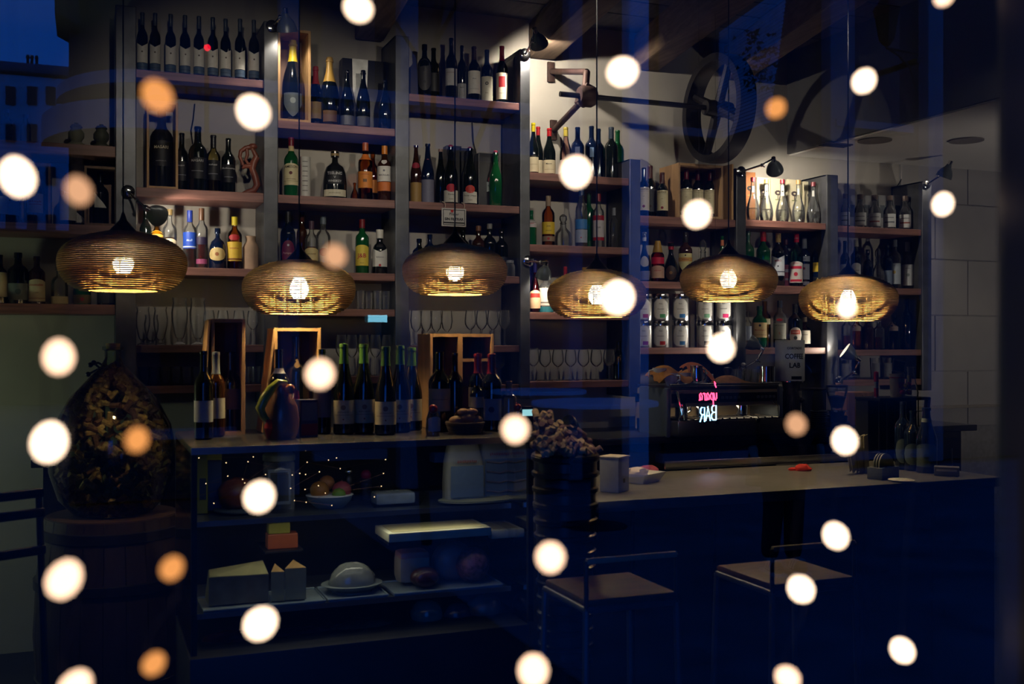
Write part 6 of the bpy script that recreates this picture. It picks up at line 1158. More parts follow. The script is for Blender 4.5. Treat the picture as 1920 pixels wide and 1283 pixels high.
for i, (px, a) in enumerate(((1604, -.38), (1616, -.30), (1626, -.12))):
    o, k = kthing('menu_card', 'cream folded menu card, %s of the three leaning together' % ('left', 'middle', 'right')[i], 'card', px, 888 - i, .5, 'menu cards on the bar'); part('card_leaf', MB().box((0, 0, 34 * k), (20 * k, .004, (58 + 8 * i) * k), Matrix.Rotation(a, 4, 'Y'), .001), paint((170, 164, 146)), o, False); part('card_fold', MB().box((.008, .016, 34 * k), (20 * k, .004, (56 + 8 * i) * k), Matrix.Rotation(a, 4, 'Y'), .001), paint((150, 146, 130)), o, False)
o, k = kthing('coaster_caddy', 'grey-blue coaster caddy with round coasters on the bar', 'caddy', 1656, 897, .3); part('caddy_tray', MB().box((0, 0, 11 * k), (58 * k, .07, 22 * k), None, .003), plain('bluish_wood', (.05, .07, .08), .6), o)
for i in range(3): part('round_coaster', MB().lathe([(0, 0), (25 * k, 0), (25 * k, .006), (0, .006)], 28, Matrix.Translation((0, .012 * (i - 1), 22 * k)) @ Matrix.Rotation(PI / 2 - .12, 4, 'X')), paint((84, 92, 100) if i else (110, 118, 122)), o)
part('printed_mark', MB().lathe([(0, 0), (6 * k, 0), (6 * k, .001), (0, .001)], 14, Matrix.Translation((-6 * k, -.022, 18 * k)) @ Matrix.Rotation(PI / 2, 4, 'X')), pk((110, 30, 44)), o)
o, k = kthing('white_saucer', 'thin white saucer lying at the counter front edge', 'saucer', 1690, 903); part('saucer_dish', MB().lathe([(0, 0), (12 * k, 0), (24 * k, .006), (23 * k, .008), (0, .003)], 24), WHITEP, o); part('rim', MB().lathe([(22 * k, .006), (24.4 * k, .008), (23 * k, .009)], 24), WHITEP, o)
for i, (px, top, wpx, base, lb) in enumerate(((1693, 753, 30, 884, 'dark wine bottle with round grey label on the bar'), (1712, 770, 34, 886, 'dark wine bottle just behind the tall beer bottle'), (1737, 765, 38, 890, 'large dark beer bottle with pale label, bar right end'))):
    p = onz(px, base - 4, ZK); d = depth(px, p.y); H = EYE + (CY - top) / F * d - ZK
    o = make_bottle((p.x, p.y, ZK), H, wpx / 2 / F * d, 'bord' if i < 2 else 'beer', 'b', lab=[(.10, .46, (66, 84, 96), 'oval' if i < 2 else 'arch', 1.1, [('d', .26, .012, (50, 64, 74))])], neck=((120, 130, 130), .78, .84) if i == 2 else None, name='wine_bottle' if i < 2 else 'beer_bottle'); o['label'] = lb; o['group'] = 'bottles at the right end of the bar'
o, k = kthing('price_tag_box', 'grey printed carton lying right of the bar bottles', 'carton', 1775, 893); part('carton_body', MB().box((0, .02, 9 * k), (44 * k, .06, 16 * k), None, .002), pk((90, 92, 98)), o); part('printed_line', MB().box((0, -.0105, 11 * k), (36 * k, .001, 4 * k)), pk((150, 150, 150)), o)
# rack and knick-knacks above the bar bottles, on a dark box
p0 = W(1640, 745, 4.6); p1 = W(1735, 745, 4.6); xm2 = (p0.x + p1.x) / 2; zc = p0.z
o = thing('bottle_rack', 'dark wire bottle rack with a shelf top behind the bar bottles', 'rack', (xm2, 4.66, .0)); wr = p1.x - p0.x
part('rack_top', MB().box((0, 0, zc - .012), (wr, .2, .016), None, .003), BLACKM, o); part('rack_body', MB().box((0, .05, zc / 2), (wr * .96, .1, zc - .03)), plain('dark_blue_cabinet', (.012, .018, .03), .4), o)
for i in range(7): part('wire', MB().box((-wr * .46 + i * wr * .153, -.08, zc - .16), (.005, .005, .30)), BLACKM, o)
for z in (.08, .16, .30): part('wire', MB().box((0, -.08, zc - z), (wr * .96, .005, .005)), BLACKM, o)
def rk(name, lb, cat, px): p = W(px, 700, 4.62); return thing(name, lb, cat, (p.x, 4.62, zc - .004)), depth(px, 4.62) / F
o, k = rk('marker_pen', 'red and white pen standing on the rack top', 'pen', 1643); part('pen_barrel', MB().lathe([(0, 0), (4 * k, 0), (4 * k, 34 * k), (0, 34 * k)], 12), pk((150, 150, 150)), o); part('pen_cap', MB().lathe([(0, 30 * k), (4.4 * k, 30 * k), (4.4 * k, 48 * k), (0, 50 * k)], 12), paint((180, 16, 24)), o); part('red_grip', MB().lathe([(4.3 * k, 2 * k), (4.3 * k, 18 * k)], 12), paint((150, 14, 30)), o)
o, k = rk('paper_cup', 'cream paper cup with red star and a photo inside', 'cup', 1682); part('cup_body', MB().lathe([(0, 0), (12 * k, 0), (14 * k, 44 * k), (13 * k, 44 * k), (11 * k, 2 * k)], 22), paint((150, 140, 116)), o); part('printed_star', MB().patch(13 * k, 18 * k, 30 * k, .5), paint((140, 50, 44)), o); part('red_stripe', MB().lathe([(14.1 * k, 36 * k), (14.2 * k, 38 * k)], 22), paint((150, 50, 50)), o); part('small_photo', MB().box((-6 * k, .0, 58 * k), (30 * k, .002, 24 * k), Matrix.Rotation(.18, 4, 'Y')), paint((150, 148, 140)), o); part('photo_print', MB().box((-6 * k, -.002, 58 * k), (25 * k, .001, 18 * k), Matrix.Rotation(.18, 4, 'Y')), paint((50, 40, 44)), o)
o, k = rk('toy_flowers', 'yellow and red little flower bunch on the rack top', 'flowers', 1687)
for i in range(7): part('flower', MB().ball(((R() - .5) * 20 * k, -.04 + (R() - .5) * .02, (6 + R() * 20) * k), 5.5 * k, 10, 7, (1, .8, .8)), paint(((190, 160, 20), (180, 30, 30), (190, 150, 30), (200, 90, 60))[i % 4]), o)
o, k = rk('glass_bottle', 'clear glass carafe with yellow contents on rack top', 'carafe', 1708); part('carafe_glass', MB().lathe([(0, 0), (13 * k, 0), (14 * k, 8 * k), (8 * k, 34 * k), (6 * k, 44 * k), (8 * k, 56 * k)], 22), G_TBL, o); part('yellow_stick', MB().tube([(-3 * k, 0, 3 * k), (-4 * k, 0, 40 * k)], 4 * k, 8), paint((150, 140, 60)), o)
o, k = rk('pink_card', 'pink heart card hanging at the rack right side', 'card', 1735); part('card', MB().box((0, -.02, -14 * k), (14 * k, .003, 26 * k), Matrix.Rotation(.15, 4, 'Y')), paint((140, 70, 80)), o, False); part('printed_mark', MB().ball((-2 * k, -.0225, -8 * k), 3 * k, 8, 5, (1, .2, 1)), BLACK, o)

# ================================================================== LEFT: DEMIJOHN ON A BARREL
YD = 4.62; dd = depth(212, YD); kd = dd / F; xd = W(212, 800, YD).x; zd = EYE + (CY - 962) * kd
o = thing('demijohn', 'huge glass demijohn filled with wine corks on dark barrel', 'demijohn', (xd, YD, zd)); HP = [(0, .01), (70, 2), (96, 30), (112, 80), (113, 120), (104, 165), (78, 215), (46, 250), (22, 275), (15, 290), (15, 304), (19, 306), (19, 312), (14, 312)]
part('demijohn_glass', MB().lathe([(a * kd, b * kd) for a, b in HP], 40), glass('demijohn_glass', (.80, .88, .72), .45, 1.45, 1.1), o)
rng = random.Random(3); m1, m2 = MB(), MB(); rfD = radius_at([(0, 0)] + [(a * kd, b * kd) for a, b in HP[1:]])
for i in range(620):
    z = (8 + 270 * rng.random() ** 1.1) * kd; rr = rfD(z) - .03
    if rr < .015: rr = .015
    a = rng.random() * 2 * PI; q = rr * (1 - .25 * rng.random()); v = Vector((math.cos(a) * q, math.sin(a) * q, z)); d = Vector((rng.uniform(-1, 1), rng.uniform(-1, 1), rng.uniform(-1, 1))).normalized() * .021
    (m1 if rng.random() < .7 else m2).tube([v - d, v + d], .0115, 7)
part('cork_fill', m1, CORKM, o, kind='stuff'); part('stained_cork_fill', m2, CORKD, o, kind='stuff')
part('cork_stopper', MB().lathe([(0, 306 * kd), (12 * kd, 306 * kd), (13 * kd, 318 * kd), (0, 318 * kd)], 16), CORKM, o)
o = thing('wine_barrel', 'dark wooden barrel under the cork-filled demijohn', 'barrel', (xd, YD, 0)); rb = 138 * kd
sv = 22
for i in range(sv):
    a0 = 2 * PI * i / sv + .006; a1 = 2 * PI * (i + 1) / sv - .006
    part('stave', MB().lathe([(rb * .80, 0), (rb * .96, zd * .3), (rb, zd * .5), (rb * .96, zd * .75), (rb * .86, zd - .004), (rb * .80, zd - .004), (rb * .9, zd * .5), (rb * .74, 0)], 3, None, (False, False), a0, a1), plain('dark_stave', (.028, .017, .011), .6, 0, .3, 6, stretch=(6, 6, 1)), o)
for z, s in ((.12, .9), (.3, .975), (.72, .985), (.93, .905)): part('iron_hoop', MB().lathe([(rb * s, zd * z - .02), (rb * s * 1.012, zd * z - .018), (rb * s * 1.012, zd * z + .018), (rb * s, zd * z + .02)], 40), BLACKM, o)
part('barrel_head', MB().lathe([(0, zd - .012), (rb * .84, zd - .012), (rb * .84, zd - .001), (0, zd - .001)], 36), plain('barrel_head_wood', (.07, .04, .022), .55, 0, .3, 5, stretch=(1, 9, 1)), o)
# small coat hook rail
p = W(180, 700, YD + .12); o = thing('coat_hook', 'black curled iron plant hook with ball tips behind the demijohn', 'hook', p); k = depth(180, YD) / F
part('hook_plate', MB().tube([(14 * k, 0, -44 * k), (14 * k, 0, 18 * k)], .006, 8), BLACK, o)
for z0, x1, z1 in ((-30, -10, -44), (-12, -12, -24), (2, -14, -2), (14, -10, 16), (6, -4, 20)):
    part('curl', MB().tube([(14 * k, 0, z0 * k), (4 * k, 0, (z0 + 6) * k), (x1 * k, 0, z1 * k)], .0045, 7).ball((x1 * k, 0, z1 * k), .011, 10, 7), BLACK, o)
part('stand_rod', MB().tube([(14 * k, 0, -44 * k), (14 * k, 0, -p.z + zd)], .006, 8), BLACK, o)
# chair bottom left
c = W(34, 1000, 3.1); k = depth(34, 3.1) / F
o = thing('metal_chair', 'dark metal bar chair with square back at the lower left', 'chair', (c.x, 3.1, 0), .5)
zt = EYE + (CY - 946) * k; zs_ = .62
for s in (-1, 1): part('back_post', MB().tube([(s * .14, .13, zs_), (s * .14, .17, zt)], .010, 8), BLACKM, o)
for i, z in enumerate((zt, zt - .055, zt - .16)): part('back_slat', MB().box((0, .165 - .006 * i, z), (.30, .016, .026), None, .005), BLACKM, o)
part('seat', MB().box((0, 0, zs_), (.34, .34, .03), None, .012), BLACKM, o)
for sx in (-1, 1):
    for sy in (-1, 1): part('leg', MB().tube([(sx * .13, sy * .13, zs_), (sx * .18, sy * .18, 0)], .011, 8), BLACKM, o)
part('foot_rail', MB().tube([(-.16, -.16, .22), (.16, -.16, .22), (.16, .16, .22), (-.16, .16, .22)], .008, 7, close=True), BLACKM, o)

# ================================================================== CORK BIN
YBn = 3.22; kb = depth(1062, YBn) / F; c = W(1060, 860, YBn)
BINM = plain('black_bin_lacquer', (.014, .016, .022), .28, 0, .1, 10, .5)
o = thing('cork_bin', 'tall black bin, ribs shaped after a reflection, heaped with wine corks before the counter', 'bin', (c.x, YBn, 0))
zt = EYE + (CY - 852) * kb; zb = EYE + (CY - 1258) * kb; nr = 14; pr = []
for i in range(nr):
    z0 = zb + (zt - zb) * i / nr; z1 = zb + (zt - zb) * (i + 1) / nr; rr = (46 + 14 * (i / nr)) * kb
    pr.append(MB().lathe([(rr, z0), (rr * 1.0, z0 + (z1 - z0) * .55), (rr * 1.09, z0 + (z1 - z0) * .68), (rr * 1.10, z0 + (z1 - z0) * .9), (rr * 1.0, z1)], 40, None, (False, False)))
for m in pr: part('reflection_rib', m, BINM, o)  # ribs build a reflection of stacked things outside into the bin's shape
part('bin_floor', MB().lathe([(0, zt - .12), (54 * kb, zt - .12)], 30), BLACK, o)
part('foot_ring', MB().lathe([(44 * kb, 0), (62 * kb, 0), (62 * kb, .02), (50 * kb, .03), (46 * kb, zb), (44 * kb, zb)], 36), BINM, o)
part('rim', MB().lathe([(60 * kb, zt - .008), (64 * kb, zt), (60 * kb, zt + .006), (57 * kb, zt)], 40), BLACKM, o)
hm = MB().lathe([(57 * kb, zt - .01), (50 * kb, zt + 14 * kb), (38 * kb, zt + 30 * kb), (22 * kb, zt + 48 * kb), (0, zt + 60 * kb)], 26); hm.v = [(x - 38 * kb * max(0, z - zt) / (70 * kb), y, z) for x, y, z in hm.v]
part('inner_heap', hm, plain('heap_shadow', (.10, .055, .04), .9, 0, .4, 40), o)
rng = random.Random(11); cmes = [MB().lathe([(0, -.021), (.0105, -.021), (.0115, -.019), (.0115, .019), (.0105, .021), (0, .021)], 12).mesh('cork', mt) for mt in (CORKM, CORKD)]
CK = [(1005, 778), (1012, 790), (1020, 786), (1028, 780), (1018, 802), (1028, 797), (1036, 803), (1012, 812), (1022, 812), (1030, 817), (1040, 812), (1047, 806), (1054, 812), (1062, 818), (1070, 812), (1078, 818), (1024, 829), (1034, 833), (1043, 826), (1052, 828), (1061, 832), (1070, 828), (1080, 832), (1088, 822), (1088, 812), (1092, 834), (1016, 833), (1040, 841), (1052, 842), (1064, 845), (1076, 844), (1088, 846), (1099, 838), (1102, 848), (1112, 850), (1118, 846), (1098, 826), (1046, 818), (1036, 822), (1084, 840), (1094, 846), (1106, 842), (1028, 842), (1022, 822)]
for i in range(70):                       # more of the heap's front
    t_ = rng.random(); y = 848 - 66 * t_; rh = 60 * max(.12, 1 - (852 - y) / 80.); CK.append((1060 - 42 * (852 - y) / 70. + rng.uniform(-1, 1) * rh * .95, y))
for i, (x, y) in enumerate(CK):
    hz = max(0, 852 - y); rh = 60 * max(.12, 1 - hz / 80.); hx = (x - 1060) + 42 * hz / 70.; v = W(x, y, YBn - kb * max(0, rh * rh - hx * hx) ** .5 - .006)
    d = Vector((rng.uniform(-1, 1), rng.uniform(-.6, .6), rng.uniform(-.6, .7))).normalized()
    q = obj('wine_cork', cmes[0 if rng.random() < .62 else 1], None); q.location = v; q.rotation_euler = d.to_track_quat('Z', 'Y').to_euler()
    tag(q, 'used wine cork lying in the heap on the black bin', 'cork', 'corks heaped on the black bin')
v = W(1072, 800, YBn + .02); o = thing('drink_can', 'silver and green drink can tilted in the cork heap', 'can', v); o.rotation_euler = (.5, -.9, .2)
part('can_body', MB().lathe([(0, -.045), (.020, -.045), (.024, -.038), (.024, .036), (.019, .045), (0, .044)], 22), CHROME, o); part('green_panel', MB().patch(.024, -.02, .02, 1.0), paint((60, 96, 80)), o); part('red_mark', MB().patch(.024, .0, .014, .4, None, None, .0014), paint((130, 30, 24)), o)

# ================================================================== BAR STOOLS
def stool(px0, px1, py_seat, py_bar, Y, lb):
    p0, p1 = W(px0, py_seat, Y), W(px1, py_seat, Y); wd = p1.x - p0.x; z = p0.z; k = depth(px0, Y) / F; zb2 = EYE + (CY - py_bar) * k
    o = thing('bar_stool', lb, 'stool', ((p0.x + p1.x) / 2, Y + wd * .5, 0), 0, 'bar stools before the counter')
    part('seat', MB().box((0, 0, z - .012), (wd, wd, .024), None, .008), plain('stool_seat_wood', (.065, .032, .017), .5, 0, .25, 6, stretch=(1, 8, 1)), o)
    FR = plain('bluish_grey_frame', (.10, .12, .15), .4, .6, .1, 10)
    part('seat_frame', MB().tube([(-wd / 2, -wd / 2, z - .03), (wd / 2, -wd / 2, z - .03), (wd / 2, wd / 2, z - .03), (-wd / 2, wd / 2, z - .03)], .010, 8, close=True), FR, o)
    for sx in (-1, 1):
        for sy in (-1, 1): part('leg', MB().tube([(sx * wd / 2, sy * wd / 2, z - .03), (sx * wd * .56, sy * wd * .56, 0)], .010, 8), FR, o)
        part('back_post', MB().tube([(sx * wd / 2, -wd / 2, z - .03), (sx * wd / 2, -wd / 2, zb2)], .007, 8), BLACKM, o)
    part('back_bar', MB().box((0, -wd / 2, zb2), (wd, .016, .016), None, .004), plain('pale_bar_wood', (.30, .27, .18), .5), o)
    part('foot_rail', MB().tube([(-wd * .54, -wd * .54, .25), (wd * .54, -wd * .54, .25), (wd * .54, wd * .54, .25), (-wd * .54, wd * .54, .25)], .008, 8, close=True), FR, o)
stool(1099, 1268, 1126, 1053, 2.7, 'bar stool with wood seat and pale back bar beside the bin')
stool(1448, 1602, 1096, 1030, 2.8, 'bar stool with wood seat and pale back bar farther right')

# ================================================================== FAIRY LIGHTS IN THE WINDOW
YL = .66
WH = [glow('fairy_white_%d' % i, c, s) for i, (c, s) in enumerate((((1, .70, .48), 4.6), ((1, .62, .40), 2.8)))]
AM = [glow('fairy_amber_%d' % i, c, s) for i, (c, s) in enumerate((((1, .38, .10), 1.1), ((1, .50, .26), .95)))]
S = [([(33, 332, 0, 78), (110, 670, 1, 72), (120, 1087, 1, 80), (140, 1290, 1, 74)], 'first'), ([(147, 358, 3, 64), (92, 830, 0, 80)], 'second'),
     ([(295, 180, 2, 72), (257, 825, 2, 56), (322, 1066, 2, 56), (288, 1245, 2, 54)], 'third'), ([(475, 210, 0, 70), (486, 932, 0, 66), (488, 1170, 0, 70)], 'fourth'),
     ([(672, 16, 0, 60), (628, 480, 3, 56), (600, 702, 1, 66)], 'fifth'), ([(966, 805, 1, 62), (1032, 1045, 1, 68), (1000, 1258, 1, 72)], 'sixth'),
     ([(1080, 322, 0, 68), (1158, 558, 0, 74)], 'seventh'), ([(1167, 135, 0, 66), (1307, 402, 0, 60), (1352, 653, 0, 60)], 'eighth'),
     ([(1455, 203, 2, 48), (1493, 796, 3, 50), (1502, 1105, 0, 60), (1477, 1272, 1, 58)], 'ninth'), ([(1620, 152, 0, 54), (1588, 577, 0, 44), (1584, 827, 0, 58), (1567, 1005, 0, 58)], 'tenth'),
     ([(1770, -8, 1, 50), (1768, 383, 0, 50), (1692, 1220, 0, 56)], 'last')]
WIRE = plain('thin_light_wire', (.05, .05, .05), .5, .5)
for beads, nth in S:
    o = thing('fairy_light_strand', '%s hanging strand of glowing bulbs from the left, nearest the window' % nth, 'string lights', (0, 0, 0), 0, 'light strands hanging in the window')
    pts = [W(x, y, YL) for x, y, _, _ in beads]
    top = pts[0].copy(); top.z = 2.80
    allp = [top] + pts; w_ = []
    for a, b in zip(allp, allp[1:]):
        for t in range(8): w_.append(a.lerp(b, t / 8) + Vector((.006 * math.sin(t * PI / 4), 0, 0)))
    w_.append(allp[-1])
    part('wire', MB().tube(w_, .00030, 4), WIRE, o)
    for (x, y, c, s), p in zip(beads, pts):
        r = (s * .5 - 5) / F * depth(x, YL) * .93
        gx, gy = x - CX, y - CY; q = 1 + .26 * min(1, (gx * gx + gy * gy) / 1.1e6)      # bulbs stretched: the lens's cat-eye blur is put into their shape
        MT = Matrix.Translation(p) @ Matrix.Rotation(math.atan2(-gy, -abs(gx)) * (1 if gx < 0 else -1) if abs(gx) > 120 else 0, 4, 'Y') @ Matrix.Diagonal((1 / q ** .5, 1 / q ** .5, q ** .5, 1))
        part('bulb', MB().lathe([(0, -r * 1.06), (r * .5, -r * .9), (r * .86, -r * .5), (r, 0), (r * .88, r * .48), (r * .5, r * .88), (0, r)], 24, MT), (WH + AM)[c], o)
    part('top_clip', MB().box((top.x, YL, 2.80), (.02, .02, .03)), BLACK, o)
tag(obj('light_rail', MB().box((-.02, YL, 2.825), (1.3, .02, .02)).mesh('light_rail', BLACK)), 'dark rail at the window head holding the light strands', 'rail')

# ================================================================== THE STREET BEHIND THE CAMERA, SEEN ONLY AS REFLECTIONS
def V(px, py, Yv): return mirror(W(px, py, Yv))
FAC = plain('street_facade_stucco', (.03, .034, .036), .9, 0, .15, 1.2)
PIL = plain('pale_pilaster_stone', (.20, .215, .23), .85, 0, .1, 2)
struct('ground_street', MB().box((6, -34, -.1), (140, 68.9, .16)), plain('street_asphalt', (.022, .023, .025), .8, 0, .25, 2))
struct('pavement_street', MB().box((9.2, -5.2, -.015), (14, 9.6, .02)), plain('pale_paving', (.12, .125, .13), .75, 0, .25, 2))
YA = 11.5; yr = 2 * YG - YA
x0 = W(129, 600, YA).x
fb = thing('street_building', 'dark stucco building across the street, mirrored in the window', 'building')
part('wall', MB().box((x0 + 14, yr - 3, 6.5), (28, 6, 13)), FAC, fb, False)
SKYPIL = plain('sky_strip_white', (.74, .78, .82), .8, 0, .1, 2)  # extra-pale strip stands in for a sliver of sky between buildings
for i, (a, b) in enumerate(((520, 556), (742, 776), (1054, 1080), (1166, 1203), (1540, 1586), (1722, 1750))):
    p, q = W(a, 600, YA).x, W(b, 600, YA).x; part('pilaster', MB().box(((p + q) / 2, yr + .08, 6.4), (q - p, .22, 12.8), None, .02), SKYPIL if i == 3 else PIL, fb, False)
DK = plain('dark_window_glass', (.006, .007, .01), .12, 0, .1, 2)
for a, b, t, u in ((300, 400, 40, 330), (600, 700, 20, 330), (820, 930, 20, 330), (1230, 1330, -60, 250), (1560, 1680, -60, 240), (300, 420, 480, 800), (600, 700, 480, 840), (820, 1000, 480, 840), (1240, 1470, 640, 840), (1560, 1720, 560, 840)):
    p, q = W(a, t, YA), W(b, u, YA); f = part('window', MB().box(((p.x + q.x) / 2, yr + .03, (p.z + q.z) / 2), (q.x - p.x, .08, p.z - q.z)), DK, fb, False)
    part('window_sill', MB().box(((p.x + q.x) / 2, yr + .12, q.z - .05), (q.x - p.x + .2, .2, .1)), PIL, f, False)
p = V(704, 598, YA - .05); k = depth(704, YA) / F
part('lit_shop_lamp', MB().box((p.x, yr + .14, p.z), (34 * k, .06, 13 * k)), glow('cyan_lamp', (.25, .75, 1), 9), fb)
# balcony with rounded end
YBal = 10.2; yb = 2 * YG - YBal; k = depth(300, YBal) / F
bz0, bz1 = W(300, 222, YBal).z, W(300, 148, YBal).z; bx0, bx1 = W(75, 200, YBal).x + .62, W(1000, 200, YBal).x
bal = thing('street_balcony', 'long rounded balcony with balusters, mirrored upper left in window', 'balcony')
def cap_(x0, x1, y0, dp, z0, z1, mat, nm):
    n = 10; pts = [(x0 + dp * 0 - dp * math.sin(PI * i / (2 * n)) * .9, y0 + dp * (1 - math.cos(PI * i / (2 * n)))) for i in range(0)]
    pts = [(x1, y0), (x1, y0 + dp)] + [(x0 - math.sin(PI * .5 * i / n) * dp * .7, y0 + dp * math.cos(PI * .5 * i / n)) for i in range(n + 1)]
    m = MB(); L_ = len(pts); m.add([(x, y, z0) for x, y in pts] + [(x, y, z1) for x, y in pts], [tuple(range(L_)), tuple(range(2 * L_ - 1, L_ - 1, -1))] + [(i, i + L_, (i + 1) % L_ + L_, (i + 1) % L_) for i in range(L_)]); part(nm, m, mat, bal, False)
dpt = (yb) - yr
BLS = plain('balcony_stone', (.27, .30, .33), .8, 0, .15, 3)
cap_(bx0 + .25, bx1, yr, dpt, bz0 - .10, bz0 + .16, BLS, 'slab'); cap_(bx0 + .35, bx1, yr, dpt - .05, bz1 - .03, bz1 + .09, BLS, 'handrail'); cap_(bx0 + .7, bx1, yr, dpt * .55, bz0 - .75, bz0 - .10, FAC, 'corbel')
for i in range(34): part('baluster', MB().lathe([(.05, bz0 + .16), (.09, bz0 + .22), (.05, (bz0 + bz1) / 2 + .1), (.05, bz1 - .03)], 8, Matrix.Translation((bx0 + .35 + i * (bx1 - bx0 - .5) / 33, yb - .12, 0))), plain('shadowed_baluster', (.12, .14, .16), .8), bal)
# far houses down the street
YH = 34.; yh = 2 * YG - YH; p0, p1 = W(-260, 128, YH), W(140, 150, YH)
hb = thing('far_house', 'pale far house with chimneys under the dusk sky, mirrored top left', 'building')
part('wall', MB().box(((p0.x + p1.x) / 2, yh - 3, p1.z / 2), (p1.x - p0.x, 6, p1.z)), plain('pale_house_render', (.86, .88, .90), .9, 0, .1, 1), hb, False)
part('roof', MB().box(((p0.x + p1.x) / 2, yh - 3, p1.z + .2), (p1.x - p0.x + .3, 6.4, .3), None, .1), plain('slate_roof', (.16, .18, .20), .8), hb, False)
for px in (50, 58, 67, -40): q = W(px, 120, YH); part('chimney', MB().lathe([(.04, p1.z + .3), (.04, p1.z + .64), (.06, p1.z + .67), (.04, p1.z + .76)], 10, Matrix.Translation((q.x, yh - .6, 0))), BLACK, hb)
for px in (-30, 20, 60, 95):
    for py in (180, 250, 330, 420): q = W(px, py, YH); part('window', MB().box((q.x, yh + .03, q.z), (.26, .08, .52)), DK, hb, False)
q0, q1 = W(104, 0, YA), W(131, 62, YA)
part('cornice', MB().add([(q0.x, yr - .6, q0.z + 2), (x0 + .1, yr - .6, q0.z + 2), (x0 + .1, yr - .6, q1.z), (q0.x, yr - .6, q0.z - .2), (q0.x, yr + .3, q0.z + 2), (x0 + .1, yr + .3, q0.z + 2), (x0 + .1, yr + .3, q1.z), (q0.x, yr + .3, q0.z - .2)], [(0, 1, 2, 3), (7, 6, 5, 4), (0, 4, 5, 1), (1, 5, 6, 2), (2, 6, 7, 3), (3, 7, 4, 0)]), FAC, fb, False)
p0, p1 = W(-300, 425, 30.), W(150, 432, 30.)
o = tag(obj('street_blocker', MB().box(((p0.x + p1.x) / 2, 2 * YG - 30.6, p1.z / 2), (p1.x - p0.x, 1.2, p1.z), None, .2).mesh('street_blocker', plain('dark_blocker', (.006, .010, .007), .9, 0, .6, 14, bump=.8))), 'added dark hedge before the far house, mirrored at the left edge', 'blocker')  # dark block added to keep the blue out of the lower reflection
# louvred shutter standing open from the facade
sh = thing('louvred_shutter', 'pale blue louvred roller blind swung out, mirrored beside the wheel', 'blind')
A0, A1, B0, B1 = V(1350, 60, 11.4), V(1476, -30, 10.4), V(1345, 262, 11.4), V(1442, 232, 10.4)
ns = 34; SHM = plain('pale_slat_paint', (.62, .66, .70), .5, 0, .06, 10)
for i in range(ns):
    t0, t1 = i / ns, (i + .8) / ns; a0, a1 = A0.lerp(B0, t0), A1.lerp(B1, t0); c0, c1 = A0.lerp(B0, t1), A1.lerp(B1, t1); off = Vector((0, -.02, .0))
    part('slat', MB().add([a0, a1, c1 + Vector((0, .03, 0)), c0 + Vector((0, .03, 0)), a0 + off, a1 + off, c1 + off, c0 + off], [(0, 1, 2, 3), (7, 6, 5, 4), (0, 4, 5, 1), (1, 5, 6, 2), (2, 6, 7, 3), (3, 7, 4, 0)]), SHM, sh, False)
# trailing plant on the shutter
m = MB()
rng = random.Random(5)
for i in range(150):
    p = V(1420 + rng.gauss(0, 16), 60 + rng.random() * 110, 10.0); a = rng.random() * 6.3; s = .05
    m.add([p, p + Vector((math.cos(a) * s, .02, math.sin(a) * s)), p + Vector((math.cos(a + .9) * s, -.02, math.sin(a + .9) * s))], [(0, 1, 2)])
o = tag(obj('trailing_ivy', m.mesh('trailing_ivy', plain('ivy_leaf', (.02, .05, .015), .8))), 'trailing ivy hanging in front of blue louvres, mirrored', 'plant', None, 'stuff')
# bare tree
TR = plain('dark_bark', (.008, .008, .008), .9, 0, .3, 10)
o = thing('bare_tree', 'leafless dark street tree, mirrored across the upper shelves', 'tree', V(800, 1150, 8.2)); o.location.z = 0
mt_, mb_ = MB(), MB(); rng = random.Random(21)
def grow(p, d, L, r, dep):
    q = p + d * L; mid = (p + q) / 2 + Vector((rng.uniform(-1, 1), rng.uniform(-1, 1), rng.uniform(-.5, .5))) * L * .08
    (mt_ if dep < 1 else mb_).tube([p, mid, q], [r, r * .86, r * .7], 6 if dep < 3 else 4)
    if dep >= 6: return
    for i in range(2 if dep else 3):
        e = (d + Vector((rng.uniform(-1, 1), rng.uniform(-1, 1), rng.uniform(-.3, .6))) * .62).normalized(); grow(q, e, L * rng.uniform(.62, .82), r * .62, dep + 1)
grow(Vector((0, 0, 0)), Vector((.03, 0, 1)), 2.3, .045, 0)
part('trunk', mt_, TR, o); part('branches', mb_, TR, o)
# street tables
SM = plain('pale_table_paint', (.92, .93, .94), .4, 0, .05, 20)
for px, py, wpx, lb in ((1115, 752, 238, 'round steel-topped street table, nearer one, mirrored above cork bin'), (1010, 731, 180, 'round steel-topped street table, farther one, mirrored behind it')):
    zt = 1.1; v = (py - CY) / F; c = onz(px, py, zt); d = (c - Vector((0, 0, EYE))).dot(Vector((SA, CA, 0))); r = wpx / 2 / F * d; c = mirror(c)
    o = thing('street_table', lb, 'table', (c.x, c.y, -.02), 0, 'street tables mirrored in the window')
    part('table_top', MB().lathe([(0, zt - .02), (r, zt - .02), (r, zt + .01), (r - .01, zt + .02), (0, zt + .02)], 48), SM, o); part('pole', MB().lathe([(.035, .03), (.035, zt - .02)], 14), BLACKM, o); part('base_plate', MB().lathe([(0, 0), (r * .55, 0), (r * .5, .025), (.04, .04), (0, .04)], 32), BLACKM, o)
p = V(388, 91, 9.6); o = thing('tail_light', 'small red tail-light stand-in on an added pole, mirrored among the top bottles', 'lamp', (p.x, p.y, 0)); part('pole', MB().tube([(0, -.03, 0), (0, -.03, p.z + .1)], .02, 8), IRON, o); part('red_lens', MB().ball((0, .03, p.z), .03, 12, 8), glow('red_lens', (1, .01, .04), 12), o); part('lamp_housing', MB().box((0, -.01, p.z), (.09, .05, .12), None, .01), BLACK, o)  # stands in for a reflected red tail-light; pole and housing are added
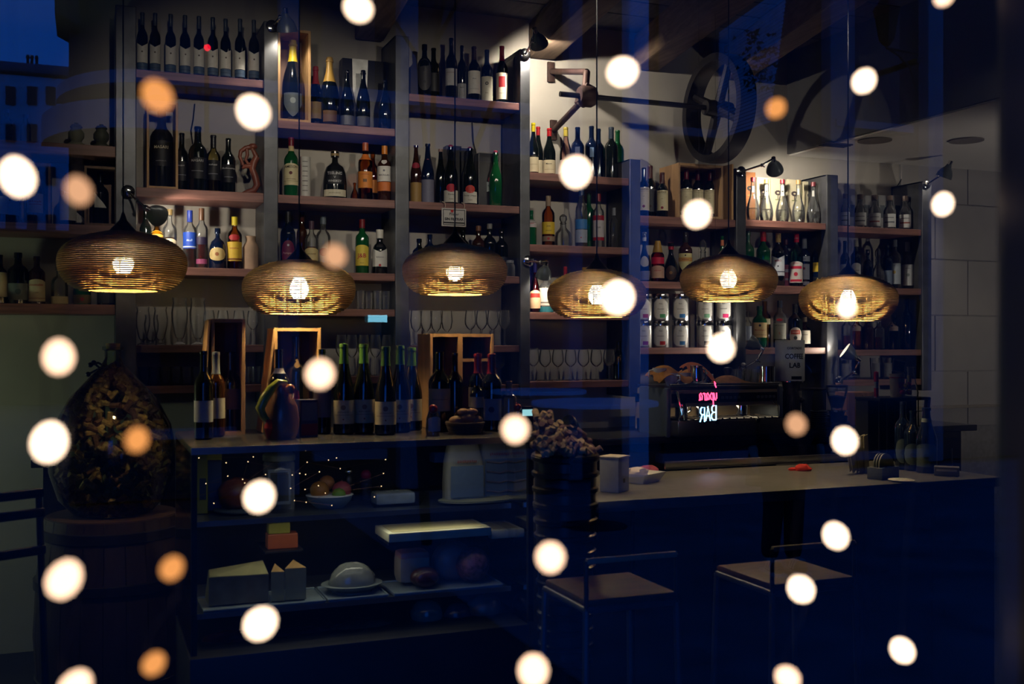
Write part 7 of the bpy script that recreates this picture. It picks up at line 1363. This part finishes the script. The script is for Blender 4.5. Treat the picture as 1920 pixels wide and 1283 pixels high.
# street lamp bracket on the facade
p = V(1720, 100, 11.0); o = thing('wall_lantern', 'old iron street lantern on a scrolled bracket, mirrored upper right', 'lantern', p)
part('bracket_arm', MB().tube([(0, 0, 0), (-.5, 0, .02)], .02, 8).tube([(0, 0, -.5), (-.12, 0, -.2), (-.3, 0, -.06), (-.45, 0, 0)], .015, 8), IRON, o); part('lantern_cage', MB().lathe([(.04, .05), (.10, .12), (.17, .5), (.19, .52), (.06, .68), (0, .72)], 6, Matrix.Translation((-.5, 0, 0))), IRON, o)
part('wall_stay', MB().box((0, -.22, -.1), (.06, .5, .06)), IRON, o)

# person walking past, mirrored
YP = 6.44
fl, fr = onz(1424, 1068, .0), onz(1506, 1078, .0)
pc = (mirror(fl) + mirror(fr)) / 2
TRS = plain('black_clothes', (.006, .006, .008), .9, 0, .2, 20)
pe = thing('person', 'person in dark coat and trousers, striped sneakers, mirrored on the right', 'person', (pc.x, pc.y, 0), .15)
def skin(name, joints, edges, radii, mat, parent):
    me = bpy.data.meshes.new(name); me.from_pydata(joints, edges, []); me.materials.append(mat); ob = obj(name, me, parent)
    sm = ob.modifiers.new('skin', 'SKIN'); 
    for v, r in zip(me.skin_vertices[0].data if me.skin_vertices else [], radii): v.radius = (r, r) if not isinstance(r, tuple) else r
    if me.skin_vertices: me.skin_vertices[0].data[0].use_root = True
    ob.modifiers.new('smooth', 'SUBSURF').levels = 2; ob.modifiers['smooth'].render_levels = 2; sm.use_smooth_shade = True
    return ob
def skin2(name, joints, edges, radii, mat, parent):
    bm = bmesh.new(); lay = bm.verts.layers.skin.verify(); vs = [bm.verts.new(j) for j in joints]
    for a, b in edges: bm.edges.new((vs[a], vs[b]))
    for i, (v, r) in enumerate(zip(vs, radii)): v[lay].radius = (r, r) if not isinstance(r, tuple) else r; v[lay].use_root = (i == 0)
    me = bpy.data.meshes.new(name); bm.to_mesh(me); bm.free(); me.materials.append(mat); ob = obj(name, me, parent)
    sm = ob.modifiers.new('skin', 'SKIN'); sm.use_smooth_shade = True; ss = ob.modifiers.new('smooth', 'SUBSURF'); ss.levels = 2; ss.render_levels = 2
    return ob
SK = plain('skin', (.42, .24, .17), .6, 0, .08, 30)
xa, xb = fl.x - pc.x, fr.x - pc.x
J = [(0, 0, .98), (0, .01, 1.16), (0, .02, 1.36), (0, .01, 1.48), (0, 0, 1.56), (0, -.01, 1.66), (0, 0, 1.74),
     (-.10, 0, .93), (xa * .75, .03, .50), (xa, .0, .09), (xa, .12, .045), (.10, 0, .93), (xb * .75, .06, .50), (xb, .0, .09), (xb, .12, .045),
     (-.19, .01, 1.40), (-.26, -.02, 1.13), (-.25, .08, .88), (.19, .01, 1.40), (.26, -.02, 1.13), (.25, .08, .88), (-.25, .10, .82), (.25, .10, .82)]
Ed = [(0, 1), (1, 2), (2, 3), (3, 4), (4, 5), (5, 6), (0, 7), (7, 8), (8, 9), (9, 10), (0, 11), (11, 12), (12, 13), (13, 14), (3, 15), (15, 16), (16, 17), (3, 18), (18, 19), (19, 20), (17, 21), (20, 22)]
Ra = [(.15, .11), (.14, .10), (.17, .11), (.10, .08), .055, (.085, .10), (.07, .08), .095, .075, .05, .04, .095, .075, .05, .04, .06, .05, .036, .06, .05, .036, .035, .035]
skin2('body', J, Ed, Ra, SK, pe)
skin2('trousers', [(0, 0, .98), (-.10, 0, .92), (xa * .75, .03, .50), (xa, .0, .08), (.10, 0, .92), (xb * .75, .06, .50), (xb, .0, .08)], [(0, 1), (1, 2), (2, 3), (0, 4), (4, 5), (5, 6)], [(.17, .13), .11, .078, .066, .11, .078, .066], TRS, pe)
part('coat', MB().lathe([(.24, .62), (.22, .8), (.19, 1.05), (.23, 1.36), (.16, 1.47), (.075, 1.52)], 26, Matrix.Diagonal((1.1, .72, 1, 1)), (True, False)), TRS, pe)
for s in (-1, 1): part('sleeve', MB().tube([(s * .20, .01, 1.41), (s * .27, -.02, 1.13), (s * .26, .07, .90)], [.085, .066, .055], 12), TRS, pe)
part('hair', MB().ball((0, -.02, 1.71), .125, 18, 12, (.85, 1, 1)), plain('dark_hair', (.012, .008, .006), .6), pe)
part('nose', MB().ball((0, .105, 1.655), .018, 8, 6, (.8, 1, 1.2)), SK, pe); part('mouth', MB().box((0, .092, 1.61), (.045, .012, .008)), paint((120, 60, 56)), pe)
for s in (-1, 1): part('eye', MB().ball((s * .032, .088, 1.68), .012, 8, 6), BLACK, pe); part('ear', MB().ball((s * .088, 0, 1.665), .025, 8, 6, (.4, .8, 1.2)), SK, pe)
for s in (-1, 1):                          # hands: palm, four fingers, thumb
    m = MB().ball((s * .255, .10, .83), .04, 10, 8, (.6, .9, 1.1))
    for f in range(4): m.tube([(s * .255, .075 + f * .018, .80), (s * .252, .08 + f * .018, .755), (s * .242, .088 + f * .018, .725 - .006 * (f in (1, 2)))], [.0095, .009, .007], 7)
    m.tube([(s * .25, .125, .84), (s * .24, .15, .81), (s * .236, .158, .785)], [.011, .010, .008], 7); part('hand', m, SK, pe)
for x in (xa, xb):
    sh_ = part('sneaker', MB().ball((x, .06, .055), .06, 16, 10, (.8, 2.2, .85)), plain('black_sneaker', (.012, .012, .014), .5), pe)
    part('sole', MB().box((x, .06, .014), (.095, .27, .026), None, .012), paint((170, 170, 168)), sh_)
    for i in range(3): part('stripe', MB().tube([(x - .05, .03 + i * .03, .04), (x - .035, .05 + i * .03, .10), (x + .035, .05 + i * .03, .10), (x + .05, .03 + i * .03, .04)], .006, 6), paint((190, 190, 188)), sh_)
